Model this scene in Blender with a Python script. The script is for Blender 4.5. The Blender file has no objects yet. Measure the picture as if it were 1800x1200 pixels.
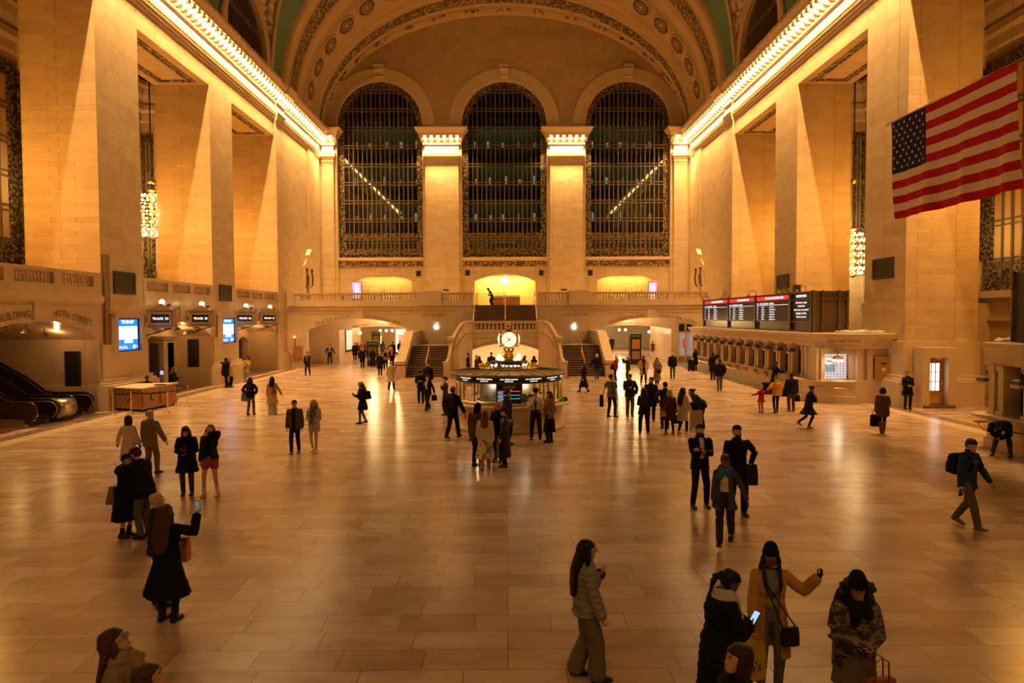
import bpy, bmesh, math, random
from math import sin, cos, pi, sqrt, radians, floor as fl
from mathutils import Vector, Matrix
from mathutils.geometry import tessellate_polygon
random.seed(7)
SC = bpy.context.scene
COL = SC.collection
FPX, EYE, ROLL = 1200.0, 4.2, radians(.27)

# ------------------------------------------------------------------ camera frame
_d = Vector((-10, 43, -FPX)).normalized()
_u = Vector((-sin(ROLL), cos(ROLL), 0)); _u = (_u - _d * _u.dot(_d)).normalized()
_x = _d.cross(_u)
CAMROT = Matrix((_x, _d, _u))          # camera axes -> world
def at(px, py, x=None, y=None, z=None):
    r = CAMROT @ Vector((px - 900, 600 - py, -FPX))
    if x is not None: t = x / r.x
    elif y is not None: t = y / r.y
    else: t = ((z or 0) - EYE) / r.z
    p = r * t; p.z += EYE
    return p

# ------------------------------------------------------------------ tagging
def tag(o, label=None, cat=None, group=None, kind=None):
    if label: o['label'] = label
    if cat: o['category'] = cat
    if group: o['group'] = group
    if kind: o['kind'] = kind
    return o
def thing(name, label, cat, loc=(0, 0, 0), rz=0, group=None, kind=None):
    o = bpy.data.objects.new(name, None); COL.objects.link(o)
    o.empty_display_size = .2
    o.location = loc; o.rotation_euler = (0, 0, rz)
    return tag(o, label, cat, group, kind)

# ------------------------------------------------------------------ mesh builder
class MB:
    def __init__(s): s.v = []; s.f = []; s.m = []; s.sm = []
    def add(s, vs, fs, m=0, smooth=False):
        k = len(s.v); s.v += [tuple(v) for v in vs]
        for f in fs:
            s.f.append(tuple(i + k for i in f)); s.m.append(m); s.sm.append(smooth)
        return s
    def box(s, a, b, m=0):
        (x0, y0, z0), (x1, y1, z1) = a, b
        x0, x1 = min(x0, x1), max(x0, x1); y0, y1 = min(y0, y1), max(y0, y1); z0, z1 = min(z0, z1), max(z0, z1)
        return s.add([(x0,y0,z0),(x1,y0,z0),(x1,y1,z0),(x0,y1,z0),(x0,y0,z1),(x1,y0,z1),(x1,y1,z1),(x0,y1,z1)],
              [(0,3,2,1),(4,5,6,7),(0,1,5,4),(1,2,6,5),(2,3,7,6),(3,0,4,7)], m)
    def cbox(s, c, d, m=0):
        return s.box([c[i]-d[i]/2 for i in range(3)], [c[i]+d[i]/2 for i in range(3)], m)
    def plate(s, outline, holes, w0, w1, fr, m=0, mside=None):
        """flat plate with holes; outline in (u,v); fr(u,v,w)->xyz; thickness w0..w1"""
        loops = [outline] + list(holes)
        pts = [p for l in loops for p in l]
        tris = tessellate_polygon([[Vector((p[0], p[1], 0)) for p in l] for l in loops])
        n = len(pts)
        vs = [fr(p[0], p[1], w0) for p in pts] + [fr(p[0], p[1], w1) for p in pts]
        fs = [tuple(t) for t in tris] + [tuple(i + n for i in reversed(t)) for t in tris]
        s.add(vs, fs, m)
        k = 0; ms = m if mside is None else mside
        for l in loops:
            L = len(l)
            s.add([fr(p[0], p[1], w0) for p in l] + [fr(p[0], p[1], w1) for p in l],
                  [(i, (i+1) % L, (i+1) % L + L, i + L) for i in range(L)], ms)
        return s
    def loft(s, rings, m=0, smooth=True, closed=True, cap=True):
        n = len(rings[0]); vs = [p for r in rings for p in r]; fs = []
        for i in range(len(rings)-1):
            for j in range(n if closed else n-1):
                a = i*n+j; b = i*n+(j+1) % n
                fs.append((a, b, b+n, a+n))
        s.add(vs, fs, m, smooth)
        if cap and closed:
            s.add(rings[0], [tuple(reversed(range(n)))], m); s.add(rings[-1], [tuple(range(n))], m)
        return s
    def tube(s, pts, r, seg=8, m=0, smooth=True, cap=True):
        pts = [Vector(p) for p in pts]; rings = []
        rr = r if isinstance(r, (list, tuple)) else [r]*len(pts)
        for i, p in enumerate(pts):
            a = pts[max(i-1, 0)]; b = pts[min(i+1, len(pts)-1)]
            d = (b-a).normalized() if (b-a).length > 1e-9 else Vector((0,0,1))
            q = Vector((0,0,1)) if abs(d.z) < .9 else Vector((1,0,0))
            e1 = d.cross(q).normalized(); e2 = d.cross(e1)
            rings.append([p + (e1*cos(2*pi*k/seg) + e2*sin(2*pi*k/seg))*rr[i] for k in range(seg)])
        return s.loft(rings, m, smooth, True, cap)
    def lathe(s, prof, c=(0,0,0), seg=16, m=0, smooth=True, a0=0, a1=2*pi, axis='z'):
        c = Vector(c); full = abs(a1-a0-2*pi) < 1e-6
        n = seg if full else seg+1; rings = []
        for r, z in prof:
            ring = []
            for k in range(n):
                a = a0+(a1-a0)*k/seg; p = Vector((max(r, 1e-4)*cos(a), max(r, 1e-4)*sin(a), z))
                if axis == 'y': p = Vector((p.x, p.z, p.y))
                if axis == 'x': p = Vector((p.z, p.x, p.y))
                ring.append(c+p)
            rings.append(ring)
        return s.loft(rings, m, smooth, full, False)
    def ball(s, c, r, seg=12, rings=8, m=0, sc=(1,1,1)):
        c = Vector(c); R = []
        for i in range(rings+1):
            t = pi*i/rings
            R.append([c+Vector((max(sin(t), .002)*cos(2*pi*k/seg)*sc[0], max(sin(t), .002)*sin(2*pi*k/seg)*sc[1], -cos(t)*sc[2]))*r for k in range(seg)])
        return s.loft(R, m, True, True, True)
    def sweep(s, prof, path, m=0, smooth=False, closed=False):
        """profile [(out,up)] swept along plan path [(x,y,nx,ny)] at z"""
        rings = [[(x+nx*o, y+ny*o, u) for o, u in prof] for x, y, nx, ny in path]
        return s.loft(rings, m, smooth, closed, closed)
    def mesh(s, name, mats):
        me = bpy.data.meshes.new(name); me.from_pydata(s.v, [], s.f)
        for mm in (mats if isinstance(mats, (list, tuple)) else [mats]): me.materials.append(mm)
        me.polygons.foreach_set('material_index', s.m)
        me.polygons.foreach_set('use_smooth', s.sm)
        me.update()
        return me
    def build(s, name, mats, parent=None, world=True, fix=True):
        me = s.mesh(name, mats)
        if fix:
            bm = bmesh.new(); bm.from_mesh(me)
            bmesh.ops.remove_doubles(bm, verts=bm.verts, dist=1e-5)
            bmesh.ops.recalc_face_normals(bm, faces=bm.faces); bm.to_mesh(me); bm.free()
        return link(me, name, parent, world)
def link(me, name, parent=None, world=True):
    o = bpy.data.objects.new(name, me); COL.objects.link(o)
    if parent is not None:
        o.parent = parent
        if world:
            o.matrix_parent_inverse = (Matrix.Translation(parent.location) @ parent.rotation_euler.to_matrix().to_4x4()).inverted() if parent.parent is None else (wm(parent)).inverted()
    return o
def wm(o):
    M = Matrix.Translation(o.location) @ o.rotation_euler.to_matrix().to_4x4()
    if o.parent is None: return M
    return wm(o.parent) @ o.matrix_parent_inverse @ M
def struct(name, mb, m, parent=None):
    o = mb.build(name, m, parent)
    if parent is None: o['kind'] = 'structure'
    return o
def copy_tree(o, parent=None):
    c = o.copy(); COL.objects.link(c)
    if parent is not None: c.parent = parent
    for ch in list(o.children): copy_tree(ch, c)
    return c
def arc(cx, cz, r, a0, a1, n, rz=None):
    return [(cx+r*cos(a0+(a1-a0)*i/n), cz+(rz or r)*sin(a0+(a1-a0)*i/n)) for i in range(n+1)]
def seg_arch(u0, u1, v0, spring, crown, n=16):
    """opening outline with a segmental head"""
    w = (u1-u0)/2; h = crown-spring; R = (w*w+h*h)/(2*h); c = crown-R; um = (u0+u1)/2
    t = math.asin(min(1, w/R))
    return [(u0, v0), (u1, v0)] + [(um+R*sin(t-2*t*i/n), c+R*cos(t-2*t*i/n)) for i in range(n+1)]
XZ = lambda y0: (lambda u, v, w: (u, y0+w, v))
YZ = lambda x0: (lambda u, v, w: (x0+w, u, v))

# ------------------------------------------------------------------ materials
MATS = {}
def nt(name):
    m = bpy.data.materials.new(name); m.use_nodes = True
    return m, m.node_tree.nodes, m.node_tree.links
def P(m): return m.node_tree.nodes['Principled BSDF']
def flat(name, col, rough=.6, metal=0, spec=None, emit=0, ecol=None, noise=0, nscale=20, sample=None, sheen=0):
    if name in MATS: return MATS[name]
    m, n, l = nt(name); b = P(m)
    b.inputs['Base Color'].default_value = (*col, 1)
    b.inputs['Roughness'].default_value = rough
    b.inputs['Metallic'].default_value = metal
    if spec is not None: b.inputs['Specular IOR Level'].default_value = spec
    if sheen: b.inputs['Sheen Weight'].default_value = sheen
    if emit:
        b.inputs['Emission Color'].default_value = (*(ecol or col), 1)
        b.inputs['Emission Strength'].default_value = emit
    if noise:
        t = n.new('ShaderNodeTexNoise'); t.inputs['Scale'].default_value = nscale; t.inputs['Detail'].default_value = 5
        g = n.new('ShaderNodeTexCoord'); l.new(g.outputs['Object'], t.inputs['Vector'])
        mx = n.new('ShaderNodeMix'); mx.data_type = 'RGBA'
        mx.inputs['A'].default_value = (*[c*(1-noise) for c in col], 1); mx.inputs['B'].default_value = (*[min(1, c*(1+noise)) for c in col], 1)
        l.new(t.outputs['Fac'], mx.inputs['Factor']); l.new(mx.outputs['Result'], b.inputs['Base Color'])
        bp = n.new('ShaderNodeBump'); bp.inputs['Strength'].default_value = .15; l.new(t.outputs['Fac'], bp.inputs['Height']); l.new(bp.outputs['Normal'], b.inputs['Normal'])
    if sample: m.cycles.emission_sampling = sample
    MATS[name] = m
    return m
def math_(n, l, op, a, b=None, c=None):
    k = n.new('ShaderNodeMath'); k.operation = op
    for i, v in enumerate((a, b, c)):
        if v is None: continue
        if isinstance(v, (int, float)): k.inputs[i].default_value = v
        else: l.new(v, k.inputs[i])
    return k.outputs[0]
def ramp(n, l, fac, stops):
    r = n.new('ShaderNodeValToRGB'); e = r.color_ramp.elements
    for i, (p, c) in enumerate(stops):
        k = e[i] if i < 2 else e.new(p)
        k.position = p; k.color = (*c, 1)
    l.new(fac, r.inputs[0]); return r.outputs[0]
def mixc(n, l, fac, a, b, mode='MIX'):
    k = n.new('ShaderNodeMix'); k.data_type = 'RGBA'; k.blend_type = mode
    for s, v in (('Factor', fac), ('A', a), ('B', b)):
        i = k.inputs[s] if s != 'Factor' else k.inputs[0]
        if s in 'AB': i = [q for q in k.inputs if q.name == s and q.type == 'RGBA'][0]
        if isinstance(v, (int, float)): i.default_value = v
        elif isinstance(v, tuple): i.default_value = (*v, 1)
        else: l.new(v, i)
    return [q for q in k.outputs if q.type == 'RGBA'][0]
def ashlar(name, c1, c2, joint, P_=.63, wide=1.15, rough=.75, jw=.012):
    """stone courses alternating tall and thin; world metres"""
    m, n, l = nt(name); b = P(m)
    g = n.new('ShaderNodeNewGeometry'); sx = n.new('ShaderNodeSeparateXYZ'); l.new(g.outputs['Position'], sx.inputs[0])
    sn = n.new('ShaderNodeSeparateXYZ'); l.new(g.outputs['Normal'], sn.inputs[0])
    fx = math_(n, l, 'GREATER_THAN', math_(n, l, 'ABSOLUTE', sn.outputs[0]), .6)
    u = math_(n, l, 'ADD', math_(n, l, 'MULTIPLY', sx.outputs[1], fx), math_(n, l, 'MULTIPLY', sx.outputs[0], math_(n, l, 'SUBTRACT', 1, fx)))
    fz = math_(n, l, 'GREATER_THAN', math_(n, l, 'ABSOLUTE', sn.outputs[2]), .7)
    zz = math_(n, l, 'ADD', math_(n, l, 'MULTIPLY', sx.outputs[2], math_(n, l, 'SUBTRACT', 1, fz)), math_(n, l, 'MULTIPLY', sx.outputs[1], fz))
    t = math_(n, l, 'DIVIDE', zz, P_); ft = math_(n, l, 'FRACT', t); f0 = math_(n, l, 'FLOOR', t)
    lo = math_(n, l, 'MINIMUM', math_(n, l, 'DIVIDE', ft, .65), 1.0)
    hi = math_(n, l, 'MAXIMUM', math_(n, l, 'DIVIDE', math_(n, l, 'SUBTRACT', ft, .65), .35), 0.0)
    v = math_(n, l, 'ADD', math_(n, l, 'MULTIPLY', f0, 2), math_(n, l, 'ADD', lo, hi))
    cv = n.new('ShaderNodeCombineXYZ'); l.new(u, cv.inputs[0]); l.new(v, cv.inputs[1])
    br = n.new('ShaderNodeTexBrick'); l.new(cv.outputs[0], br.inputs['Vector'])
    br.inputs['Scale'].default_value = 1; br.inputs['Brick Width'].default_value = wide; br.inputs['Row Height'].default_value = 1
    br.inputs['Mortar Size'].default_value = jw; br.inputs['Mortar Smooth'].default_value = .3; br.offset = .37; br.squash = 1.55; br.squash_frequency = 2
    br.inputs['Color1'].default_value = (*c1, 1); br.inputs['Color2'].default_value = (*c2, 1); br.inputs['Mortar'].default_value = (*joint, 1)
    ns = n.new('ShaderNodeTexNoise'); ns.inputs['Scale'].default_value = 1.3; ns.inputs['Detail'].default_value = 7
    l.new(g.outputs['Position'], ns.inputs['Vector'])
    col = mixc(n, l, .35, br.outputs['Color'], ramp(n, l, ns.outputs['Fac'], [(.3, (.55, .55, .55)), (.7, (1, 1, 1))]), 'MULTIPLY')
    l.new(col, b.inputs['Base Color']); b.inputs['Roughness'].default_value = rough
    bp = n.new('ShaderNodeBump'); bp.inputs['Strength'].default_value = .35; bp.inputs['Distance'].default_value = .02
    l.new(math_(n, l, 'SUBTRACT', 1, br.outputs['Fac']), bp.inputs['Height']); l.new(bp.outputs['Normal'], b.inputs['Normal'])
    MATS[name] = m; return m
def marble(name, c1, c2, rough=.3, scale=.9, vein=None):
    m, n, l = nt(name); b = P(m)
    g = n.new('ShaderNodeNewGeometry')
    ns = n.new('ShaderNodeTexNoise'); ns.inputs['Scale'].default_value = scale; ns.inputs['Detail'].default_value = 9; ns.inputs['Distortion'].default_value = .8
    l.new(g.outputs['Position'], ns.inputs['Vector'])
    c = ramp(n, l, ns.outputs['Fac'], [(.32, c1), (.68, c2)])
    l.new(c, b.inputs['Base Color']); b.inputs['Roughness'].default_value = rough
    MATS[name] = m; return m
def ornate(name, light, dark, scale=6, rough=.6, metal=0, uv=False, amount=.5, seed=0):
    """carved relief: pale scrolls, dark colour laid in the bump hollows"""
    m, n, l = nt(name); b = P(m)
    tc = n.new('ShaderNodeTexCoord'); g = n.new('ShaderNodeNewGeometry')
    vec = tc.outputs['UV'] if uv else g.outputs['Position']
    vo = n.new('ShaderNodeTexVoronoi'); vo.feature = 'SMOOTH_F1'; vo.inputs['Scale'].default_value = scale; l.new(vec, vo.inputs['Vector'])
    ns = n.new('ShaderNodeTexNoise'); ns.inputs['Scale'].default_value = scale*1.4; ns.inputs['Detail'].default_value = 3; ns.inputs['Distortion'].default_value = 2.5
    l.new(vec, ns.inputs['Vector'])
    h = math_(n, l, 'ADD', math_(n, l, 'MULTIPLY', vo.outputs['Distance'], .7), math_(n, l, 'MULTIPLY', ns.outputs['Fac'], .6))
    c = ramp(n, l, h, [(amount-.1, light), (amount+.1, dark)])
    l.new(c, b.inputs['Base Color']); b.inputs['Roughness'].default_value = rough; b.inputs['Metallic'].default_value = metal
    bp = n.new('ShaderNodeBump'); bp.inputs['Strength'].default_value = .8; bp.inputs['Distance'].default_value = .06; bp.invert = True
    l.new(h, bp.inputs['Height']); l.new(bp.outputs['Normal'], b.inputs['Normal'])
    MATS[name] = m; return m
def floor_mat():
    m, n, l = nt('tennessee_marble_floor'); b = P(m)
    g = n.new('ShaderNodeNewGeometry'); sx = n.new('ShaderNodeSeparateXYZ'); l.new(g.outputs['Position'], sx.inputs[0])
    br = n.new('ShaderNodeTexBrick'); l.new(g.outputs['Position'], br.inputs['Vector'])
    br.inputs['Scale'].default_value = 1; br.inputs['Brick Width'].default_value = 1.22; br.inputs['Row Height'].default_value = .5
    br.inputs['Mortar Size'].default_value = .006; br.inputs['Mortar Smooth'].default_value = .2; br.offset = .43; br.offset_frequency = 3; br.squash_frequency = 2; br.squash = .85
    br.inputs['Color1'].default_value = (.63, .495, .38, 1); br.inputs['Color2'].default_value = (.43, .29, .21, 1); br.inputs['Mortar'].default_value = (.2, .13, .08, 1)
    mp = n.new('ShaderNodeMapping'); mp.inputs['Scale'].default_value = (.5, 2.2, 1); l.new(g.outputs['Position'], mp.inputs['Vector'])
    ns = n.new('ShaderNodeTexNoise'); ns.inputs['Scale'].default_value = 1.1; ns.inputs['Detail'].default_value = 8; ns.inputs['Distortion'].default_value = .5; l.new(mp.outputs[0], ns.inputs['Vector'])
    col = mixc(n, l, .5, br.outputs['Color'], ramp(n, l, ns.outputs['Fac'], [(.2, (.76, .71, .66)), (.8, (1.0, 1.0, .98))]), 'MULTIPLY')
    n3 = n.new('ShaderNodeTexNoise'); n3.inputs['Scale'].default_value = .8; n3.inputs['Detail'].default_value = 6; n3.inputs['Distortion'].default_value = 1.0
    mp3 = n.new('ShaderNodeMapping'); mp3.inputs['Scale'].default_value = (1.1, 2.6, 1); mp3.inputs['Rotation'].default_value = (0, 0, .25); l.new(g.outputs['Position'], mp3.inputs['Vector']); l.new(mp3.outputs[0], n3.inputs['Vector'])
    col = mixc(n, l, .55, col, ramp(n, l, n3.outputs['Fac'], [(.36, (.66, .52, .45)), (.52, (.95, .93, .90)), (.66, (1.0, .89, .77))]), 'MULTIPLY')
    # border: pale band then dark marble beyond, along both long sides
    ax = math_(n, l, 'ABSOLUTE', math_(n, l, 'ADD', sx.outputs[0], -.05))
    pale = math_(n, l, 'MULTIPLY', math_(n, l, 'GREATER_THAN', ax, 16.7), math_(n, l, 'LESS_THAN', ax, 17.35))
    dark = math_(n, l, 'MULTIPLY', math_(n, l, 'GREATER_THAN', ax, 17.35), math_(n, l, 'LESS_THAN', ax, 18.0))
    inn = math_(n, l, 'LESS_THAN', sx.outputs[1], 56.5)
    col = mixc(n, l, math_(n, l, 'MULTIPLY', math_(n, l, 'MULTIPLY', pale, inn), .75), col, (.66, .52, .36))
    col = mixc(n, l, math_(n, l, 'MULTIPLY', math_(n, l, 'MULTIPLY', dark, inn), .8), col, (.17, .10, .06))
    l.new(col, b.inputs['Base Color'])
    r2 = math_(n, l, 'ADD', .22, math_(n, l, 'MULTIPLY', ns.outputs['Fac'], .05))
    l.new(r2, b.inputs['Roughness']); b.inputs['Specular IOR Level'].default_value = .55
    bp = n.new('ShaderNodeBump'); bp.inputs['Strength'].default_value = .25; bp.inputs['Distance'].default_value = .01
    n2 = n.new('ShaderNodeTexNoise'); n2.inputs['Scale'].default_value = 1.6; l.new(g.outputs['Position'], n2.inputs['Vector'])
    l.new(math_(n, l, 'ADD', n2.outputs['Fac'], math_(n, l, 'MULTIPLY', br.outputs['Fac'], -.25)), bp.inputs['Height']); l.new(bp.outputs['Normal'], b.inputs['Normal'])
    return m
STONE = ashlar('caen_stone_ashlar', (.66, .51, .32), (.57, .43, .26), (.30, .20, .10))
PLAIN = marble('smooth_stone', (.60, .47, .31), (.66, .52, .35), .6, .5)
BOTT = marble('botticino_marble', (.56, .43, .29), (.65, .51, .35), .28, 1.2)
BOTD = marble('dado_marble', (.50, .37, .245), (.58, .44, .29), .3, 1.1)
PLASTER = ashlar('tympanum_plaster', (.52, .39, .24), (.45, .33, .2), (.38, .27, .16), 3.0, 6.0, .85, .004)
FLOORM = floor_mat()
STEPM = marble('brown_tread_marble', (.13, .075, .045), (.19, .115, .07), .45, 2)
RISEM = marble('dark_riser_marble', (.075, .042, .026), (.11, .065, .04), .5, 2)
TURQ = flat('turquoise_vault', (.115, .205, .155), .8, noise=.15, nscale=.4)
CREAM = flat('cream_rib', (.55, .40, .24), .7, noise=.1, nscale=1)
RELIEF = ornate('carved_relief', (.55, .41, .25), (.11, .065, .03), 4.5, amount=.52)  # dark tone is the shade of the carved crevices, put into the colour
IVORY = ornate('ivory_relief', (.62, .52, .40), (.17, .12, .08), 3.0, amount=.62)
BRONZE = flat('bronze_bar', (.22, .145, .06), .45, .7)
BRZORN = ornate('bronze_scrollwork', (.36, .25, .12), (.03, .02, .01), 7, .5, .4, amount=.55)
DARKM = flat('dark_bronze', (.05, .035, .022), .5, .4)
BLACK = flat('black_panel', (.012, .010, .009), .45)
BRASS = flat('polished_brass', (.83, .56, .20), .22, 1)
GOLD = flat('gold_clock', (.85, .55, .17), .25, 1)
BULB = flat('bare_bulb', (1, .8, .5), .4, emit=30, ecol=(1, .74, .36), sample='NONE')
BULBC = flat('chandelier_bulb', (1, .8, .5), .4, emit=60, ecol=(1, .70, .30), sample='NONE')
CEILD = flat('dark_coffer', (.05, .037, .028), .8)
WOOD = flat('oak_veneer', (.36, .17, .065), .4, noise=.2, nscale=5)
INK = flat('carved_letter', (.10, .065, .035), .7)
def glass_mat():
    m, n, l = nt('window_glass')
    for k in list(n):
        if k.type == 'BSDF_PRINCIPLED': n.remove(k)
    o = n['Material Output']; t = n.new('ShaderNodeBsdfTransparent'); t.inputs[0].default_value = (.55, .6, .52, 1)
    g = n.new('ShaderNodeBsdfGlossy'); g.inputs['Roughness'].default_value = .03; g.inputs[0].default_value = (.9, .85, .75, 1)
    mx = n.new('ShaderNodeMixShader'); fr = n.new('ShaderNodeFresnel'); fr.inputs[0].default_value = 1.5
    l.new(math_(n, l, 'MULTIPLY', fr.outputs[0], 1.0), mx.inputs[0]); l.new(t.outputs[0], mx.inputs[1]); l.new(g.outputs[0], mx.inputs[2]); l.new(mx.outputs[0], o.inputs[0])
    return m
GLASS = glass_mat()
CLEAR = glass_mat(); CLEAR.name = 'clear_booth_glass'
for k in CLEAR.node_tree.nodes:
    if k.type == 'BSDF_TRANSPARENT': k.inputs[0].default_value = (.95, .93, .88, 1)
    if k.type == 'MATH': k.inputs[1].default_value = .6

# ------------------------------------------------------------------ lettering
_fc = {}
def glyph(ch):
    if ch not in _fc:
        cu = bpy.data.curves.new('glyph', 'FONT'); cu.body = ch; cu.size = 1; cu.resolution_u = 2
        ob = bpy.data.objects.new('glyph', cu); COL.objects.link(ob)
        me = bpy.data.meshes.new_from_object(ob.evaluated_get(bpy.context.evaluated_depsgraph_get()))
        vs = [tuple(v.co) for v in me.vertices]; fs = [tuple(p.vertices) for p in me.polygons]
        xs = [v[0] for v in vs] or [0, .3]
        bpy.data.objects.remove(ob); bpy.data.curves.remove(cu); bpy.data.meshes.remove(me)
        _fc[ch] = (vs, fs, min(xs), max(xs))
    return _fc[ch]
def text_width(s, size, sp=.1):
    return sum(((glyph(c)[3]-glyph(c)[2])+sp)*size if c != ' ' else .4*size for c in s)
def put_text(mb, s, size, fr, align=0, sp=.1, m=0, u0=0, v0=0, curve=None, w=0):
    """flat letters laid in frame fr(u,v,w); curve(u)->(v,slope) bends the line"""
    x = u0 - text_width(s, size, sp)*(.5+align*.5)
    for c in s:
        if c == ' ': x += .4*size; continue
        vs, fs, a, b = glyph(c); wd = (b-a)*size; mid = x+wd/2
        dv, sl = curve(mid) if curve else (0, 0)
        ca, sa = cos(math.atan(sl)), sin(math.atan(sl))
        out = []
        for p in vs:
            du = (p[0]-a)*size-wd/2; dz = p[1]*size
            out.append(fr(mid+du*ca-dz*sa, v0+dv+du*sa+dz*ca, w))
        mb.add(out, fs, m); x += wd+sp*size
    return mb
# =================================================================== SHELL
XL, XR, YW, YB = -18.5, 18.4, 69.0, 57.3
XC = -.08
Z0V = 22.6
def box_struct(name, a, b, m=STONE, parent=None):
    return struct(name, MB().box(a, b), m, parent)

# floor (one slab, hall + aisles + passages)
fl_ = MB(); fl_.add([(-27, -14, 0), (27, -14, 0), (27, 96, 0), (-27, 96, 0)], [(0, 1, 2, 3)])
struct('floor', fl_, FLOORM)

# ---- side walls: piers, lintel, end block, attic
PIERS = [(19.4, 23.0), (31.4, 35.0), (43.3, 46.8)]
def plinth(mb, x, sgn, y0, y1, front_only=False):
    e = .0 if front_only else .5
    xo = x - sgn*.02
    # sgn = +1: hall lies at +x
    mb.box((xo, y0-e, 0), (x+sgn*.5, y1+e, 1.15))
    mb.box((xo, y0-e*.8, 1.15), (x+sgn*.4, y1+e*.8, 1.26))
    mb.box((xo, y0-e*.55, 1.26), (x+sgn*.28, y1+e*.55, 1.42))
    mb.box((xo, y0-e*.3, 1.42), (x+sgn*.14, y1+e*.3, 3.0))
    if not front_only:
        xb = x - sgn*3.45
        mb.box((xb, y0-e, 0), (xo, y1+e, 1.15)); mb.box((xb, y0-e*.8, 1.15), (xo, y1+e*.8, 1.26))
        mb.box((xb, y0-e*.55, 1.26), (xo, y1+e*.55, 1.42)); mb.box((xb, y0-e*.3, 1.42), (xo, y1+e*.3, 3.0))
for side, X, s in (('left', XL, 1), ('right', XR, -1)):
    w = MB()
    w.box((X-s*3.4, 8, 18.75), (X, 55.2, 23.9))                 # lintel and attic
    w.box((X-s*3.4, 55.2, 0), (X, YW, 23.9))                    # end block
    w.box((X, 55.2, 0), (X+s*.16, 57.2, 19.95)); w.box((X, 64.4, 0), (X+s*.10, 66.4, 19.95))
    wall = struct('wall_'+side, w, STONE)
    pl = MB(); plinth(pl, X, s, 55.16, 57.24, True); struct('baseboard_'+side, pl, BOTT)
    for k, (y0, y1) in enumerate(PIERS):
        p = MB().box((X-s*3.4, y0, 0), (X, y1, 18.76))
        po = struct('pillar', p, STONE); po['kind'] = 'structure'
        b = MB(); plinth(b, X, s, y0, y1); b.build('plinth', PLAIN, po)
    # soffit panels: sunk mouldings under the lintel, one per bay
    for y0, y1 in ((23.0, 31.4), (35.0, 43.3), (46.8, 55.2)):
        tr = MB()
        for i, d in ((0, .55), (1, .8)):
            xa, xb = sorted((X-s*(d), X-s*(3.4-d)))
            for a, b in (((xa, y0+d, 18.7-.03*i), (xb, y0+d+.14, 18.75)), ((xa, y1-d-.14, 18.7-.03*i), (xb, y1-d, 18.75)),
                         ((xa, y0+d, 18.7-.03*i), (xa+.14, y1-d, 18.75)), ((xb-.14, y0+d, 18.7-.03*i), (xb, y1-d, 18.75))):
                tr.box(a, b)
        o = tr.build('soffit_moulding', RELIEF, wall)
    # aisle behind the piers
    XO = X - s*6.1
    a = MB()
    a.box((XO-s*.5, 8, 0), (XO, 60, 21))
    for ye in (35.0, 46.8): a.box((XO, ye, 0), (X-s*3.4, ye+.6, 21))
    struct('wall_aisle_'+side, a, STONE)
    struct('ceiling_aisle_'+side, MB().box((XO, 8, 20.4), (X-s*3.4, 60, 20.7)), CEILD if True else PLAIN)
    cor = MB(); prof = [(0, 17.4), (.12, 17.5), (.12, 18.0), (.35, 18.15), (.35, 18.5), (.2, 18.6), (.5, 19.1), (.6, 19.5), (.75, 19.6), (.75, 19.9), (0, 20.0)]
    for y0, y1 in ((8, 35.0), (35.6, 46.8), (47.4, 55.2)):
        cor.sweep(prof, [(XO, y0, s, 0), (XO, y1, s, -1), (X-s*3.4, y1, 0, -1)])
    struct('trim_aisle_'+side, cor, PLAIN)
    # main cornice
    prof = [(0, 19.9), (.07, 19.95), (.07, 20.1), (.12, 20.13), (.12, 20.28), (.17, 20.33), (.17, 20.5), (.22, 20.6), (.05, 20.62), (.05, 21.3),
            (.2, 21.36), (.2, 21.48), (.14, 21.52), (.14, 22.02), (1.0, 22.02), (1.0, 22.2), (1.08, 22.25), (1.22, 22.5), (1.25, 22.62), (0, 22.75)]
    c = MB(); c.sweep(prof, [(X, 10, s, 0), (X, 55.1, s, 0), (X, 55.2, s, 0)])
    c.sweep(prof, [(X+s*.16, 55.2, s, 0), (X+s*.16, 57.2, s, 0)]); c.sweep(prof, [(X, 57.2, s, 0), (X, 68.4, s, 0)])
    for yy in (55.2, 57.2):
        n_ = len(prof); c.add([(X+s*.16+s*o, yy, u) for o, u in prof]+[(X, yy, u) for o, u in prof], [(i, i+1, i+1+n_, i+n_) for i in range(n_-1)])
    # dentil row and crest
    y = 22.0
    while y < 68: c.box((X+s*.10, y, 20.48), (X+s*.26, y+.12, 20.62)); y += .26
    y = 22.0
    while y < 68: c.box((X+s*1.15, y, 22.42), (X+s*1.29, y+.14, 22.58)); y += .3
    co = struct('trim_cornice_'+side, c, PLAIN)
    # scroll modillions with a bare bulb between every pair
    md = MB(); sc = [(0, 0), (.72, 0), (.78, -.08), (.74, -.2), (.6, -.24), (.45, -.2), (.3, -.34), (.12, -.46), (0, -.42)]
    md.plate(sc, [], -.15, .15, lambda u, v, w: (s*u, w, v))
    mme = md.mesh('modillion', PLAIN)
    bm_ = MB(); bm_.ball((0, 0, 0), .13, 8, 6, 0, (1.7, .85, 1.0)); bm_.lathe([(.06, .12), (.06, .22), (.0, .22)], seg=8, m=1); bme = bm_.mesh('bulb', [BULB, BRASS])
    y = 22.2; k = 0
    while y < 68.2:
        o = link(mme, 'modillion', co, False); o.location = (X+s*.14, y, 22.02)
        if True:
            o = link(bme, 'bulb', co, False); o.location = (X+s*.56, y+.31, 21.80)
        y += .62; k += 1

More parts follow.
